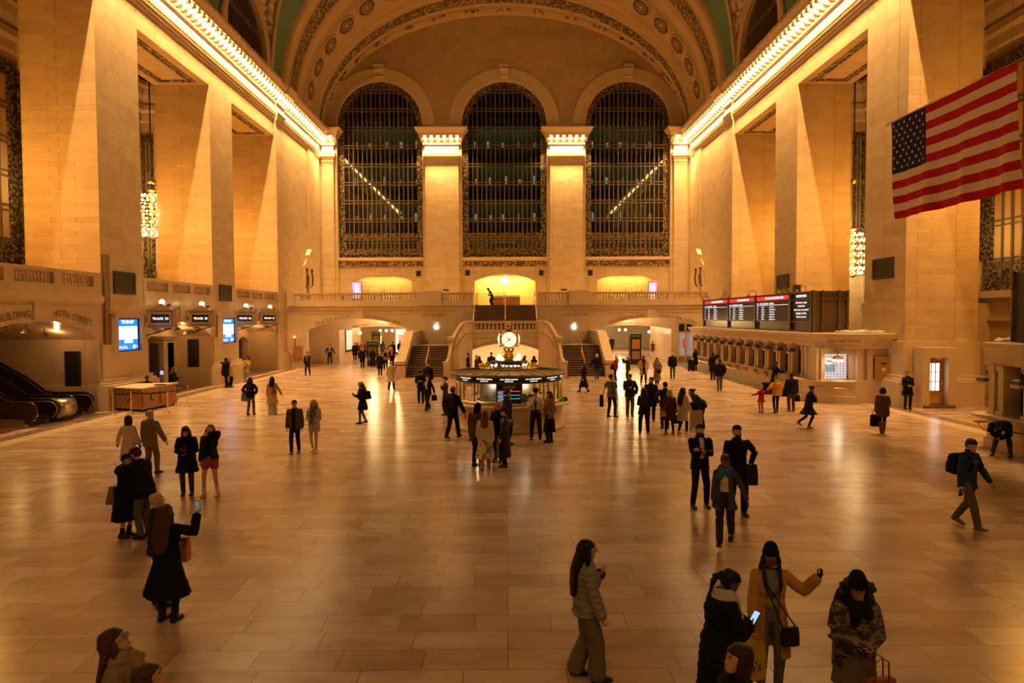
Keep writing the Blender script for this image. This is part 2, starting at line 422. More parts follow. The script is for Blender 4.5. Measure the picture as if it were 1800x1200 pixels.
# ---- aisle windows (bronze grilles on the outer walls and on the cross walls)
def grid_window(name, u0, u1, v0, v1, fr, nx, nz, border=.5, panel=1.0, glass=GLASS, back=None, extra=True):
    f = MB()
    f.plate([(u0, v0), (u1, v0), (u1, v1), (u0, v1)], [[(u0+border, v0+.15), (u0+border, v1-border), (u1-border, v1-border), (u1-border, v0+.15)]], 0, .14, fr)
    o = struct(name, f, BRZORN)
    g = MB(); a0, a1 = u0+border, u1-border; b0, b1 = v0+.15+panel, v1-border
    for i in range(1, nx):
        u = a0+(a1-a0)*i/nx; g.plate([(u-.045, v0), (u+.045, v0), (u+.045, b1), (u-.045, b1)], [], -.06, .1, fr)
    for i in range(nz+1):
        v = b0+(b1-b0)*i/nz
        for d in (-.16, .1): g.plate([(a0, v+d), (a1, v+d), (a1, v+d+.07), (a0, v+d+.07)], [], -.04, .08, fr)
    g.build('mullion_grid', BRONZE, o)
    if panel > .2:
        MB().plate([(a0, v0+.15), (a1, v0+.15), (a1, b0), (a0, b0)], [], .0, .05, fr).build('scroll_panel', BRZORN, o)
    MB().plate([(a0, b0), (a1, b0), (a1, b1), (a0, b1)], [], -.02, 0, fr).build('pane', back or glass, o)
    return o
AMB = flat('amber_ribbed_glass', (.62, .40, .17), .35)
DIMG = flat('dim_blinds', (.30, .24, .17), .6)
for side, X, s, z0, z1 in (('left', XL, 1, 6.6, 16.9), ('right', XR, -1, 5.4, 16.9)):
    XO = X - s*6.1
    for i, (y0, y1) in enumerate(((24.6, 34.75), (36.6, 45.9))):
        fr = (lambda XO, s: (lambda u, v, w: (XO+s*(w+.02), u, v)))(XO, s)
        grid_window('window_aisle_'+side, y0, y1, z0, z1, fr, 14, 5, .55, 1.3, back=AMB)
        sill = MB(); sill.box((XO, y0-.6, z0-.35), (XO+s*.35, y1+.5, z0)); sill.box((XO, y0-.6, z0-1.5), (XO+s*.18, y1+.5, z0-1.3))
        struct('trim_sill_'+side, sill, PLAIN)
    for ye in (35.0, 46.8):
        xa, xb = sorted((X-s*5.3, X-s*6.05))
        fr = (lambda ye: (lambda u, v, w: (u, ye-.02-w, v)))(ye)
        grid_window('window_cross_'+side, xa, xb, 7.0, 16.6, fr, 2, 4, .18, .9, back=DIMG if side == 'left' else flat('lit_office_pane', (.3, .3, .28), .5))

# ---- window wall (east)
WX = (-12.55, -.12, 12.25)
def ell(a, b, z0, n=48, x0=XC): return [(x0+a*cos(pi*i/n), z0+b*sin(pi*i/n)) for i in range(n+1)]
ew = MB()
outl = [(XL-.2, 4.8), (XR+.2, 4.8)] + ell(18.6, 12.2, Z0V)
holes = []
for wx in WX:
    holes.append([(wx-4.25, 10.2), (wx+4.25, 10.2)] + arc(wx, 23.45, 4.25, 0, pi, 28))
for wx, hw in zip(WX, (3.05, 3.05, 3.05)):
    holes.append(seg_arch(wx-hw, wx+hw, 5.3, 7.85, 8.52, 14))
ew.plate([(XL-.2, 4.8), (XR+.2, 4.8), (XR+.2, 23.0), (XL-.2, 23.0)], [h if h[0][1] < 9 else None for h in holes[3:]] , 0, .9, XZ(YW)) if False else None
low = [(XL-.2, 4.8), (XR+.2, 4.8), (XR+.2, 23.45)]
top_cut = []
# the wall in two plates: stone below the springing line, plaster above
stone_holes = holes[3:]
def notch(line_z):
    pts = [(XL-.2, 4.8), (XR+.2, 4.8), (XR+.2, line_z)]
    for wx in reversed(WX):
        pts += [(wx+4.25, line_z), (wx+4.25, 10.2), (wx-4.25, 10.2), (wx-4.25, line_z)]
    pts += [(XL-.2, line_z)]
    return pts
ew.plate(notch(23.45), stone_holes, 0, .9, XZ(YW))
pts = [(XL-.2, 23.45)]
for wx in WX: pts += [(wx-4.25, 23.45)] + [(wx+4.25*cos(pi-pi*i/28), 23.45+4.25*sin(pi*i/28)) for i in range(1, 28)] + [(wx+4.25, 23.45)]
pts += [(XR+.2, 23.45)] + [p for p in ell(18.6, 12.2, Z0V) if p[1] > 23.6]
ew.plate(pts, [], 0, .9, XZ(YW), 1)
east = struct('wall_east', ew, [STONE, PLASTER])
bl = MB(); bl.box((-9.3, YW-.03, 5.2), (9.3, YW, 6.5))
for i, wx in enumerate(WX):
    # archivolt and keystone
    av = MB(); ro, ri = 5.5, 4.22
    ring = [(wx+ro*cos(pi*k/32), 23.45+ro*sin(pi*k/32)) for k in range(33)] + [(wx+ri*cos(pi-pi*k/32), 23.45+ri*sin(pi*k/32)) for k in range(33)]
    av.plate(ring, [], -.14, .0, XZ(YW))
    ring = [(wx+4.55*cos(pi*k/32), 23.45+4.55*sin(pi*k/32)) for k in range(33)] + [(wx+ri*cos(pi-pi*k/32), 23.45+ri*sin(pi*k/32)) for k in range(33)]
    av.plate(ring, [], -.22, -.1, XZ(YW)); av.build('archivolt', PLAIN, east)
    ks = MB(); ks.loft([[(wx-.42, YW-.35, 27.95), (wx+.42, YW-.35, 27.95), (wx+.42, YW, 27.95), (wx-.42, YW, 27.95)],
                        [(wx-.4, YW-.6, 28.9), (wx+.4, YW-.6, 28.9), (wx+.4, YW, 28.9), (wx-.4, YW, 28.9)]], smooth=False)
    ks.box((wx-.5, YW-.75, 28.9), (wx+.5, YW, 29.15)); ks.tube([(wx-.45, YW-.62, 28.7), (wx+.45, YW-.62, 28.7)], .16, 8); ks.tube([(wx-.42, YW-.4, 28.05), (wx+.42, YW-.4, 28.05)], .12, 8)
    ks.build('keystone', PLAIN, east)
    # sill with carved band, voussoirs of the low arch
    sl = MB(); sl.box((wx-4.3, YW-.32, 9.95), (wx+4.3, YW, 10.2)); sl.box((wx-4.3, YW-.2, 9.85), (wx+4.3, YW, 9.95)); sl.build('sill', PLAIN, east)
    MB().box((wx-4.25, YW-.10, 9.3), (wx+4.25, YW, 9.82)).build('carved_band', RELIEF, east)
    # window: scroll border, bars, pane, lower grille
    f = MB(); b = .62
    o1 = [(wx-4.25, 10.2), (wx+4.25, 10.2)] + arc(wx, 23.45, 4.25, 0, pi, 28)
    i1 = [(wx-4.25+b, 10.5), (wx+4.25-b, 10.5)] + arc(wx, 23.45, 4.25-b, 0, pi, 28)
    f.plate(o1, [i1], .3, .45, XZ(YW))
    wo = struct('window_%d' % (i+1), f, BRZORN)
    g = MB(); hw = 4.25-b
    def top_at(u): return 23.45+sqrt(max(0, hw*hw-(u-wx)**2))
    for k in range(1, 16):
        u = wx-hw+2*hw*k/16; tk = .035 if k % 2 else .055
        g.box((u-tk, YW+.22, 10.4), (u+tk, YW+.42, top_at(u)))
    for k in range(9):
        z = 12.15+k*1.83
        for d in (-.14, .14):
            hh = hw if z+d < 23.45 else sqrt(max(.01, hw*hw-(z+d-23.45)**2))
            if z+d < 27.2: g.box((wx-hh, YW+.24, z+d-.04), (wx+hh, YW+.4, z+d+.04))
    g.build('mullion_grid', BRONZE, wo)
    lg = MB().plate([(wx-hw, 10.4), (wx+hw, 10.4), (wx+hw, 12.7), (wx-hw, 12.7)], [[(wx-hw+2*hw*k/16+.1, z), (wx-hw+2*hw*(k+1)/16-.1, z), (wx-hw+2*hw*(k+1)/16-.1, z+h), (wx-hw+2*hw*k/16+.1, z+h)] for k in range(16) for z, h in ((11.15, .5), (11.75, .3))], .3, .36, XZ(YW))
    lg.build('scroll_panel', BRZORN, wo)
    MB().plate([(wx-hw, 10.5), (wx+hw, 10.5)] + arc(wx, 23.45, hw, 0, pi, 24), [], .44, .46, XZ(YW)).build('pane', GLASS, wo)
# glazed corridors behind the great windows, office lights beyond
gal = MB()
gal.box((-19, YW+3.6, 9.2), (19, YW+4.0, 29.5), 0)
for z in (9.2, 13.0, 16.8, 20.6, 24.4): gal.box((-19, YW+1.2, z), (19, YW+3.7, z+.18), 1)
for k in range(57):
    x = -18.3+k*.65; gal.box((x-.05, YW+3.4, 9.3), (x+.05, YW+3.62, 28), 1)
gal.box((-19, YW+.9, 28.6), (19, YW+4, 29), 0); gal.box((-19.2, YW+.9, 9), (-19, YW+4, 29), 0); gal.box((19, YW+.9, 9), (19.2, YW+4, 29), 0)
struct('wall_glazed_corridor', gal, [flat('night_glass', (.10, .11, .075), .35), flat('corridor_iron', (.10, .085, .06), .6)])
LITW = flat('lit_corridor_window', (.2, .2, .15), .5, emit=.55, ecol=(1, .86, .55))
LITC = flat('cool_lit_window', (.2, .2, .2), .5, emit=.5, ecol=(.75, .95, 1))
for wx in WX:
    lw = MB()
    for zz in (14.6, 18.4, 22.2):
        for k in range(5):
            x = wx-3.1+k*1.55+random.uniform(-.2, .2)
            hgt = random.uniform(.5, 1.3); lw.box((x-.13, YW+3.52, zz-hgt*.2), (x+.13, YW+3.6, zz+hgt*.5), 0 if random.random() < .8 else 1)
    for k in range(3): lw.box((wx-1.2+k*.9, YW+3.52, 12.0), (wx-.6+k*.9, YW+3.6, 12.14), 0)
    lw.build('lit_corridor_lamps', [LITW, LITC])['kind'] = 'structure'

# pilasters with lit entablature blocks
PIL = [(-8.3, -4.38), (4.13, 8.0), (XL, -16.8), (16.5, XR)]
for i, (xa, xb) in enumerate(PIL):
    mid, hwid = (xa+xb)/2, (xb-xa)/2
    p = MB(); p.box((xa+.3, YW-.5, 5.2), (xb-.3, YW, 19.75)); p.box((xa, YW-.22, 5.2), (xb, YW, 22.0))
    po = struct('pillar_pilaster', p, STONE)
    e = MB()
    for z0, z1, ex in ((19.62, 19.8, .05), (19.95, 20.15, .1), (20.15, 20.55, .22)): e.box((mid-hwid+.3-ex, YW-.5-ex, z0), (mid+hwid-.3+ex, YW, z1))
    e.box((mid-hwid+.28, YW-.52, 19.6), (mid+hwid-.28, YW, 22.05)); e.box((mid-hwid+.1, YW-.7, 21.3), (mid+hwid-.1, YW, 21.5))
    a, b2 = hwid+.25, hwid+.62
    e.loft([[(mid-a, YW-1.3, 22.05), (mid+a, YW-1.3, 22.05), (mid+a, YW, 22.05), (mid-a, YW, 22.05)], [(mid-a, YW-1.35, 22.3), (mid+a, YW-1.35, 22.3), (mid+a, YW, 22.3), (mid-a, YW, 22.3)],
            [(mid-b2, YW-1.7, 22.72), (mid+b2, YW-1.7, 22.72), (mid+b2, YW, 22.72), (mid-b2, YW, 22.72)], [(mid-b2, YW-1.7, 22.8), (mid+b2, YW-1.7, 22.8), (mid+b2, YW, 22.8), (mid-b2, YW, 22.8)]], smooth=False)
    k = 0; x = mid-hwid+.4
    while x < mid+hwid-.3: e.box((x, YW-.78, 20.4), (x+.1, YW-.7, 20.54)); x += .2
    eo = e.build('entablature', PLAIN, po)
    n = 7 if i < 2 else 3
    for k in range(n):
        x = mid-a+.3+(2*a-.6)*k/(n-1)
        sc = [(0, 0), (.62, 0), (.68, -.08), (.62, -.22), (.45, -.2), (.28, -.36), (.08, -.5), (0, -.46)]
        MB().plate(sc, [], x-.16, x+.16, lambda u, v, w: (w, YW-.55-u, 22.05+v)).build('modillion', PLAIN, eo)
        if k < n-1:
            bb = MB(); bb.ball((x+(2*a-.6)/(n-1)/2, YW-1.0, 21.82), .13, 8, 6, 0, (1, 1, 1.25)); bb.build('bulb', BULB, eo)

# ---- splayed arch over the window wall, with relief bands and rosettes
def rib_pt(t, th, off=0):
    Y = YW-.02-11.9*t; a = 18.0+.45*t-off; b = 11.55+4.9*(t**.8)-off
    return (XC+a*cos(th), Y, Z0V+b*sin(th))
bands = [(0, .08, 1, .0), (.08, .1, 0, .22), (.1, .19, 2, .08), (.19, .21, 0, .2), (.21, .25, 0, .02), (.25, .265, 0, .14), (.265, .31, 0, 0), (.31, .325, 0, .14), (.325, .54, 0, .0), (.54, .555, 0, .14), (.555, .68, 0, .02), (.68, .70, 0, .16), (.70, .86, 2, .06), (.86, .88, 0, .2), (.88, 1.0, 0, .3)]
rb = MB(); N = 72
rings = []; mats_ = []
for t0, t1, m, off in bands:
    for j in range(N):
        a0, a1 = pi*j/N, pi*(j+1)/N
        rb.add([rib_pt(t0, a0, off), rib_pt(t0, a1, off), rib_pt(t1, a1, off), rib_pt(t1, a0, off)], [(0, 1, 2, 3)], m, True)
for k in range(len(bands)-1):
    t = bands[k][1]; o0, o1 = bands[k][3], bands[k+1][3]
    if abs(o0-o1) > .001:
        for j in range(N):
            a0, a1 = pi*j/N, pi*(j+1)/N
            rb.add([rib_pt(t, a0, o0), rib_pt(t, a1, o0), rib_pt(t, a1, o1), rib_pt(t, a0, o1)], [(0, 1, 2, 3)], 0, True)
for j in range(N):
    a0, a1 = pi*j/N, pi*(j+1)/N
    rb.add([rib_pt(1, a0, .3), rib_pt(1, a1, .3), rib_pt(1, a1, -.4), rib_pt(1, a0, -.4)], [(0, 1, 2, 3)], 0, True)
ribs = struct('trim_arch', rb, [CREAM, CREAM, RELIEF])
# rosettes
DKR = flat('rosette_ground', (.10, .06, .03), .8)
rs = MB()
rs.lathe([(.0, .16), (.12, .15), (.16, .06), (.2, .05)], seg=12, m=0)
for k in range(12):
    a = 2*pi*k/12
    pts = [(.24, -.03), (.6, -.06), (.7, 0), (.6, .06), (.24, .03)]
    rs.add([(p[0]*cos(a)-p[1]*sin(a), p[0]*sin(a)+p[1]*cos(a), .1 if 0 < i < 4 else .05) for i, p in enumerate(pts)], [(0, 1, 2, 3, 4)], 0)
rs.lathe([(.0, .02), (.86, .02)], seg=32, m=1); rs.lathe([(.84, 0), (.86, .12), (.96, .14), (1.02, .1), (1.04, 0)], seg=32, m=0)
rme = rs.mesh('rosette', [CREAM, DKR])
for k in range(19):
    th = pi*(k+1.2)/20.4
    p = Vector(rib_pt(.43, th, .03)); du = (Vector(rib_pt(.43, th+.01))-Vector(rib_pt(.43, th))).normalized(); dv = (Vector(rib_pt(.45, th))-Vector(rib_pt(.43, th))).normalized()
    nn = du.cross(dv).normalized()
    if nn.dot(Vector((XC, 40, 15))-p) < 0: nn = -nn
    dv2 = nn.cross(du)
    M = Matrix((du, dv2, nn)).transposed().to_4x4(); M.translation = p
    o = link(rme, 'rosette', ribs, False); o.matrix_local = M
    # swags between rosettes
    th2 = th+pi/36.6
for k in range(15):      # foliage bosses on the ring nearest the wall
    th = pi*(k+1.5)/17
    c = Vector(rib_pt(.04, th, .05)); bmb = MB()
    du = (Vector(rib_pt(.05, th+.01))-Vector(rib_pt(.05, th))).normalized()
    for q in range(9): 
        bmb.ball(c+du*random.uniform(-.75, .75)+Vector((0, random.uniform(-.3, .3), -.03)), random.uniform(.07, .14), 6, 4)
    bmb.build('foliage_boss', RELIEF, ribs)

# ---- barrel vault with lunette penetrations
LUN = (38.3, 50.0); RL, ZL, SL = 4.75, 23.9, 1.5
def barrel(x): 
    q = 1-((x-XC)/18.5)**2
    return Z0V+16.4*sqrt(max(0, q))
def cross(x, y):
    d = 18.45-abs(x-XC)
    for yc in LUN:
        if abs(y-yc) < RL:
            st = sqrt(max(0, 1-((y-yc)/RL)**2))
            return ZL+RL*st+SL*d*st
    return -1
cv = MB(); NA, y0c, y1c, dy = 90, 26.0, 57.2, .25
angs = sorted(set([pi*i/NA for i in range(NA+1)] + [a for i in range(1, 60) for a in (i*.012, pi-i*.012)]))
ny = int((y1c-y0c)/dy)
grid = [[(XC+18.5*cos(a), y0c+j*dy, Z0V+16.4*sin(a)) for j in range(ny+1)] for a in angs]
for i in range(len(angs)-1):
    for j in range(ny):
        q = [grid[i][j], grid[i+1][j], grid[i+1][j+1], grid[i][j+1]]
        cx, cy, cz = [sum(p[k] for p in q)/4 for k in range(3)]
        if cross(cx, cy) > cz and cz > ZL-.05 and cz < ZL+RL*2.2: continue
        cv.add(q, [(0, 1, 2, 3)], 0, True)
ceil = struct('ceiling', cv, TURQ)
for s in (-1, 1):
    for yc in LUN:
        g = MB(); rings = []
        for i in range(49):
            th = pi*i/48; st = sin(th); ring = []
            # solve depth where the web meets the barrel
            lo, hi = 0, 9
            for _ in range(40):
                d = (lo+hi)/2
                if ZL+RL*st+SL*d*st > barrel(XC+18.45-d): lo = d
                else: hi = d
            for k in range(9):
                d = (lo+.03)*k/8; ring.append((XC+s*(18.45-d), yc+RL*cos(th), ZL+RL*st+SL*d*st))
            rings.append(ring)
        for i in range(48):
            for k in range(8):
                g.add([rings[i][k], rings[i+1][k], rings[i+1][k+1], rings[i][k+1]], [(0, 1, 2, 3)], 0, True)
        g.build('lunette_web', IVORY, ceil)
        # groin rib
        gr = MB(); gr.tube([Vector(r[8])+Vector((-s*.05, 0, -.05)) for r in rings], .16, 6); gr.build('groin_rib', CREAM, ceil)
        # arch band and lunette window
        fr = (lambda s: (lambda u, v, w: (XC+s*(18.45+w), u, v)))(s)
        ri, ro = 3.75, 4.8
        ring = [(yc+ro*cos(pi*k/32), ZL+ro*sin(pi*k/32)) for k in range(33)] + [(yc+ri*cos(pi-pi*k/32), ZL+ri*sin(pi*k/32)) for k in range(33)]
        st_ = MB(); st_.plate(ring, [], -.12, .5, fr); st_.build('lunette_arch', CREAM, ceil)
        f = MB(); ring = [(yc+ri*cos(pi*k/32), ZL+ri*sin(pi*k/32)) for k in range(33)] + [(yc+3.3*cos(pi-pi*k/32), ZL+3.3*sin(pi*k/32)) for k in range(33)]
        f.plate(ring, [], .2, .35, fr); wo = struct('window_lunette', f, BRZORN)
        mg = MB()
        for k in range(1, 18):
            u = yc-3.3+6.6*k/18; mg.plate([(u-.05, ZL-.3), (u+.05, ZL-.3), (u+.05, ZL+sqrt(max(.05, 3.3**2-(u-yc)**2))), (u-.05, ZL+sqrt(max(.05, 3.3**2-(u-yc)**2)))], [], .15, .3, fr)
        for v in (ZL+1.6, ZL+1.85): 
            hh = sqrt(3.3**2-(v-ZL)**2); mg.plate([(yc-hh, v), (yc+hh, v), (yc+hh, v+.1), (yc-hh, v+.1)], [], .12, .3, fr)
        mg.build('mullion_grid', BRONZE, wo)
        MB().plate([(yc-3.75, ZL-.2), (yc+3.75, ZL-.2)]+arc(yc, ZL, 3.7, 0, pi, 24), [], .36, .4, fr).build('pane', flat('dark_night_pane', (.02, .018, .015), .3), wo)

# ---- balustrades
bal_prof = [(.0, 0), (.085, 0), (.085, .05), (.05, .07), (.085, .15), (.095, .2), (.06, .31), (.045, .37), (.075, .385), (.05, .4), (.085, .43), (.085, .47), (0, .47)]
bal_me = MB().lathe(bal_prof, seg=8).mesh('baluster', BOTT)
def balustrade(label, run, fixed, axis, secs, peds, sgn=1, z=5.2, name='balustrade'):
    """run=(a,b) along axis; secs: list of (a,b,n) open sections; peds: wide blocks"""
    a, b = run
    loc = (fixed, a, z) if axis == 'y' else (a, fixed, z)
    t = thing(name, label, 'balustrade', loc)
    pt = (lambda u, w, v: (fixed+w, u, v)) if axis == 'y' else (lambda u, w, v: (u, fixed+w, v))
    def bx(mb, u0, u1, w0, w1, v0, v1): mb.box(pt(u0, w0, v0), pt(u1, w1, v1))
    base = MB(); bx(base, a, b, -.2, .2, z, z+.44); bx(base, a, b, -.26, .26, z-.05, z+.06); base.build('base', BOTT, t)
    rail = MB(); bx(rail, a, b, -.22, .22, z+.91, z+1.02); bx(rail, a, b, -.26, .26, z+1.02, z+1.07); rail.build('rail', BOTT, t)
    k = a
    for s0, s1, n in sorted(secs) + [(b, b, 0)]:
        if s0-k > .03:
            p = MB(); bx(p, k, s0, -.2, .2, z+.44, z+.91); p.build('pedestal', BOTT, t)
        for i in range(n):
            u = s0+(s1-s0)*(i+.5)/n
            o = link(bal_me, 'baluster', t, False); o.location = Vector(pt(u, 0, z+.44))-Vector(loc)
        k = s1
    for p0, p1 in peds:
        p = MB(); bx(p, p0, p1, -.34, .34, z-.02, z+1.2); p.build('pedestal_block', BOTT, t)
    return t
# east balcony
mir = lambda u: 2*XC-u
balustrade('marble balustrade of the far balcony over the tracks sign, left of the stairs', (-18.2, -2.75), YB, 'x', [(-17.15, -14.2, 13), (-13.75, -10.95, 12), (-10.5, -7.5, 13), (-4.95, -3.4, 7)], [(-18.2, -17.6), (-7.1, -5.4)])
balustrade('marble balustrade of the far balcony beside the departure board, right of the stairs', (mir(-2.75), mir(-18.3)), YB, 'x', [(mir(-14.2), mir(-17.15), 13), (mir(-10.95), mir(-13.75), 12), (mir(-7.5), mir(-10.5), 13), (mir(-3.4), mir(-4.95), 7)], [(mir(-18.2), mir(-17.0)), (mir(-5.4), mir(-7.1))])
balustrade('marble balustrade above the carved street sign and escalators', (23.0, 31.35), XL-.15, 'y', [(23.3, 25.3, 7), (25.85, 28.1, 11), (28.65, 30.75, 9)], [])
balustrade('marble balustrade above the gates between the two blue screens', (35.05, 43.25), XL-.15, 'y', [(35.3, 37.5, 10), (38.0, 40.1, 10), (40.6, 42.7, 10)], [])
balustrade('marble balustrade above the gates beyond the farther blue screen', (46.85, 55.15), XL-.15, 'y', [(47.1, 49.3, 10), (49.8, 51.9, 10), (52.4, 54.6, 10)], [])

# ---- walls below the balconies (left bays), with recesses
def letters(parent, s, size, fr, **k):
    mb = MB(); put_text(mb, s, size, fr, **k); return mb.build('inscription', INK, parent, fix=False)
def arc_curve(um, R, drop=0):
    def c(u):
        d = u-um; return (sqrt(max(.01, R*R-d*d))-R, -d/sqrt(max(.01, R*R-d*d)))
    return c
FL = lambda u, v, w: (XL+.02+w, u, v)     # left wall frame as read from the hall: u runs away from the camera
for k, (y0, y1) in enumerate(((23.0, 31.4), (35.0, 43.3), (46.8, 55.2))):
    w = MB(); m = (y0+y1)/2; sp, cr = (3.25, 4.15) if k == 0 else (3.1, 4.0)
    o = [(y0, 0), (y0+.35, 0)] + [(p[0], p[1]) for p in reversed(seg_arch(y0+.35, y1-.35, 0, sp, cr)[2:])] + [(y1-.35, 0), (y1, 0), (y1, 5.2), (y0, 5.2)]
    w.plate(o, [], -.6, 0, YZ(XL))
    # string course under the balustrade, two framed spandrel panels
    w.box((XL, y0, 4.95), (XL+.14, y1, 5.22)); w.box((XL, y0, 4.85), (XL+.08, y1, 4.95))
    bw = struct('wall_balcony_left', w, BOTT)
    fm = MB()
    for a, b in ((y0+.3, m-.45), (m+.45, y1-.3)):
        fm.box((XL, a, 4.62), (XL+.06, b, 4.74)); fm.box((XL, a, 4.55), (XL+.03, b, 4.62))
    fm.box((XL, m-.4, cr), (XL+.1, m+.4, 4.85))
    fm.build('panel_moulding', PLAIN, bw)
    depth = 6.4 if k == 0 else 2.1
    r = MB()
    xb = XL-depth
    # recess: back wall, ceiling following the arch
    if k == 0: r.box((xb-.3, y0, 0), (xb, y1, 5.0))
    else:
        gates = [(40.35, 42.55)] if k == 1 else [(47.25, 49.35), (52.5, 54.6)]
        if k == 1: gates = [(35.7, 37.8)] + gates
        op = [(y0, 0)]
        for g0, g1 in gates: op += [(g0, 0)] + list(reversed(seg_arch(g0, g1, 0, 2.35, 2.75, 8)[2:])) + [(g1, 0)]
        op += [(y1, 0), (y1, 5), (y0, 5)]
        r.plate(op, [], -.5, 0, YZ(xb))
        r.box((xb-5, y0, 0), (xb-4.8, y1, 5)); r.box((xb-5, y0, 2.95), (xb-.5, y1, 3.2))
    aa = seg_arch(y0+.35, y1-.35, 0, sp, cr)[2:]
    n = len(aa)
    r.add([(XL-.6, p[0], p[1]) for p in aa]+[(xb, p[0], p[1]+.02) for p in aa], [(i, i+1, i+1+n, i+n) for i in range(n-1)], 0, True)
    for yy in (y0, y1): r.box((xb, yy-.02 if yy == y0 else yy-.37, 0), (XL-.6, yy+.37 if yy == y0 else yy+.02, sp+.1))
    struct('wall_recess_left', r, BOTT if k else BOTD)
    if k == 0:
        cu = arc_curve(m, 11.5)
        letters(bw, 'BUILDING', .40, FL, u0=25.85, v0=cr+.14, curve=cu, w=.01); letters(bw, '45TH STREET', .40, FL, u0=29.35, v0=cr+.2, curve=cu, w=.01)
    else:
        letters(bw, '24 TRACK 23', .24, lambda u, v, w: (xb+.02+w, u, v), u0=41.5, v0=2.9, curve=arc_curve(41.5, 4)) if k == 1 else None
struct('floor_balcony_left', MB().box((XL-6.6, 8, 4.95), (XL-.6, 55.2, 5.2)), BOTD)

# ---- east balcony front wall with the two great arches
w = MB()
aL, aR = seg_arch(-16.75, -7.95, 0, 3.12, 4.1, 20), seg_arch(mir(-7.95), mir(-16.75), 0, 3.12, 4.1, 20)
SX0, SX1 = -2.62, 2.45                                   # stair opening
o = [(XL, 0), (-16.75, 0)] + list(reversed(aL[2:])) + [(-7.95, 0), (SX0, 0), (SX0, 5.2), (XL, 5.2)]
w.plate(o, [], 0, .7, XZ(YB))
o = [(SX1, 0), (mir(-7.95), 0)] + list(reversed(aR[2:])) + [(mir(-16.75), 0), (XR, 0), (XR, 5.2), (SX1, 5.2)]
w.plate(o, [], 0, .7, XZ(YB))
for a, b in ((XL, SX0), (SX1, XR)):
    w.box((a, YB-.14, 4.9), (b, YB, 5.22)); w.box((a, YB-.08, 4.78), (b, YB, 4.9))
bf = struct('wall_balcony_east', w, BOTT)
fm = MB()
for um in (-12.35, mir(-12.35)):
    fm.box((um-.35, YB-.1, 4.1), (um+.35, YB, 4.8))
    for a, b in ((um-5.2, um-.5), (um+.5, um+4.6)): fm.box((a, YB-.06, 4.58), (b, YB, 4.68))
fm.build('panel_moulding', PLAIN, bf)
FE = lambda u, v, w: (u, YB-.015-w, v)
R_ = (4.4**2+.98**2)/(2*.98)
cu = arc_curve(-12.35, R_); letters(bf, 'TRACKS 21 TO 11', .36, FE, u0=-14.55, v0=4.18, curve=cu); letters(bf, 'LEXINGTON AVE', .36, FE, u0=-10.3, v0=4.18, curve=cu)
cu = arc_curve(mir(-12.35), R_); letters(bf, 'LEXINGTON AVE', .36, FE, u0=10.15, v0=4.18, curve=cu); letters(bf, 'TICKET MACHINES', .36, FE, u0=14.4, v0=4.18, curve=cu)
letters(bf, 'EAST BALCONY', .26, FE, u0=-6.0, v0=4.3); letters(bf, 'EAST BALCONY', .26, FE, u0=5.9, v0=4.3)
struct('floor_balcony_east', MB().box((XL, YB+.2, 4.9), (SX0, YW, 5.2)).box((SX1, YB+.2, 4.9), (XR, YW, 5.2)).box((SX0, YB+.6, 4.9), (SX1, YW, 5.2)), BOTD)

# ---- passages beyond the arches
for sx, nm in ((1, 'left'), (-1, 'right')):
    M_ = (lambda u: u) if sx == 1 else mir
    ps = MB()
    def bx(u0, y0, z0, u1, y1, z1, m=0): ps.box((M_(u0), y0, z0), (M_(u1), y1, z1), m)
    bx(-18.4, 58, 0, -18.2, 63, 5); bx(-7.6, 58, 0, -7.4, 92, 5); bx(-18.4, 58, 4.6, -7.4, 63, 4.8); bx(-16.2, 63, 4.4, -6, 92, 4.6)
    o = [(M_(-18.4), 0), (M_(-15.4), 0)] + [(M_(-15.4+7.8*i/14), 3.05+.75*sin(pi*(.18+.64*i/14))-.4) for i in range(15)] + [(M_(-7.6), 0), (M_(-7.5), 0), (M_(-7.5), 4.9), (M_(-18.4), 4.9)]
    ps.plate(o, [], 0, .5, XZ(63))
    bx(-15.7, 63.5, 0, -15.4, 72, 4.5); bx(-22, 72, 0, -15.4, 72.3, 4.5); bx(-22, 92, 0, -6, 92.3, 4.6); bx(-22.2, 72, 0, -22, 92, 4.6); bx(-22, 72, 4.4, -15, 92, 4.6)
    po = struct('wall_passage_'+nm, ps, BOTT)
    F2 = lambda u, v, w: (u, 62.98-w, v)
    letters(po, '42ND STREET PASSAGE  SUBWAY 4 5 6 7', .27, F2, u0=M_(-11.45), v0=3.5, curve=arc_curve(M_(-11.5), 14))

# ---- alcoves of the store on the balcony, behind the window wall
for i, wx in enumerate(WX):
    a = MB(); a.box((wx-3.2, 71.2, 5.2), (wx+3.2, 71.4, 9)); a.box((wx-3.3, YW+.85, 5.2), (wx-3.1, 71.3, 9)); a.box((wx+3.1, YW+.85, 5.2), (wx+3.3, 71.3, 9)); a.box((wx-3.3, YW+.85, 8.7), (wx+3.3, 71.3, 8.9)); a.box((wx-3.3, YW, 4.9), (wx+3.3, 71.3, 5.2))
    struct('wall_alcove', a, STONE)

# ---- west end of the hall, behind the viewer
ww = MB(); ww.box((XL-.2, -14.2, 0), (XR+.2, -13.6, 24)); ww.box((XL-3.4, -13.6, 0), (XL, 8, 23.9)); ww.box((XR, -13.6, 0), (XR+3.4, 8, 23.9))
struct('wall_west', ww, STONE)
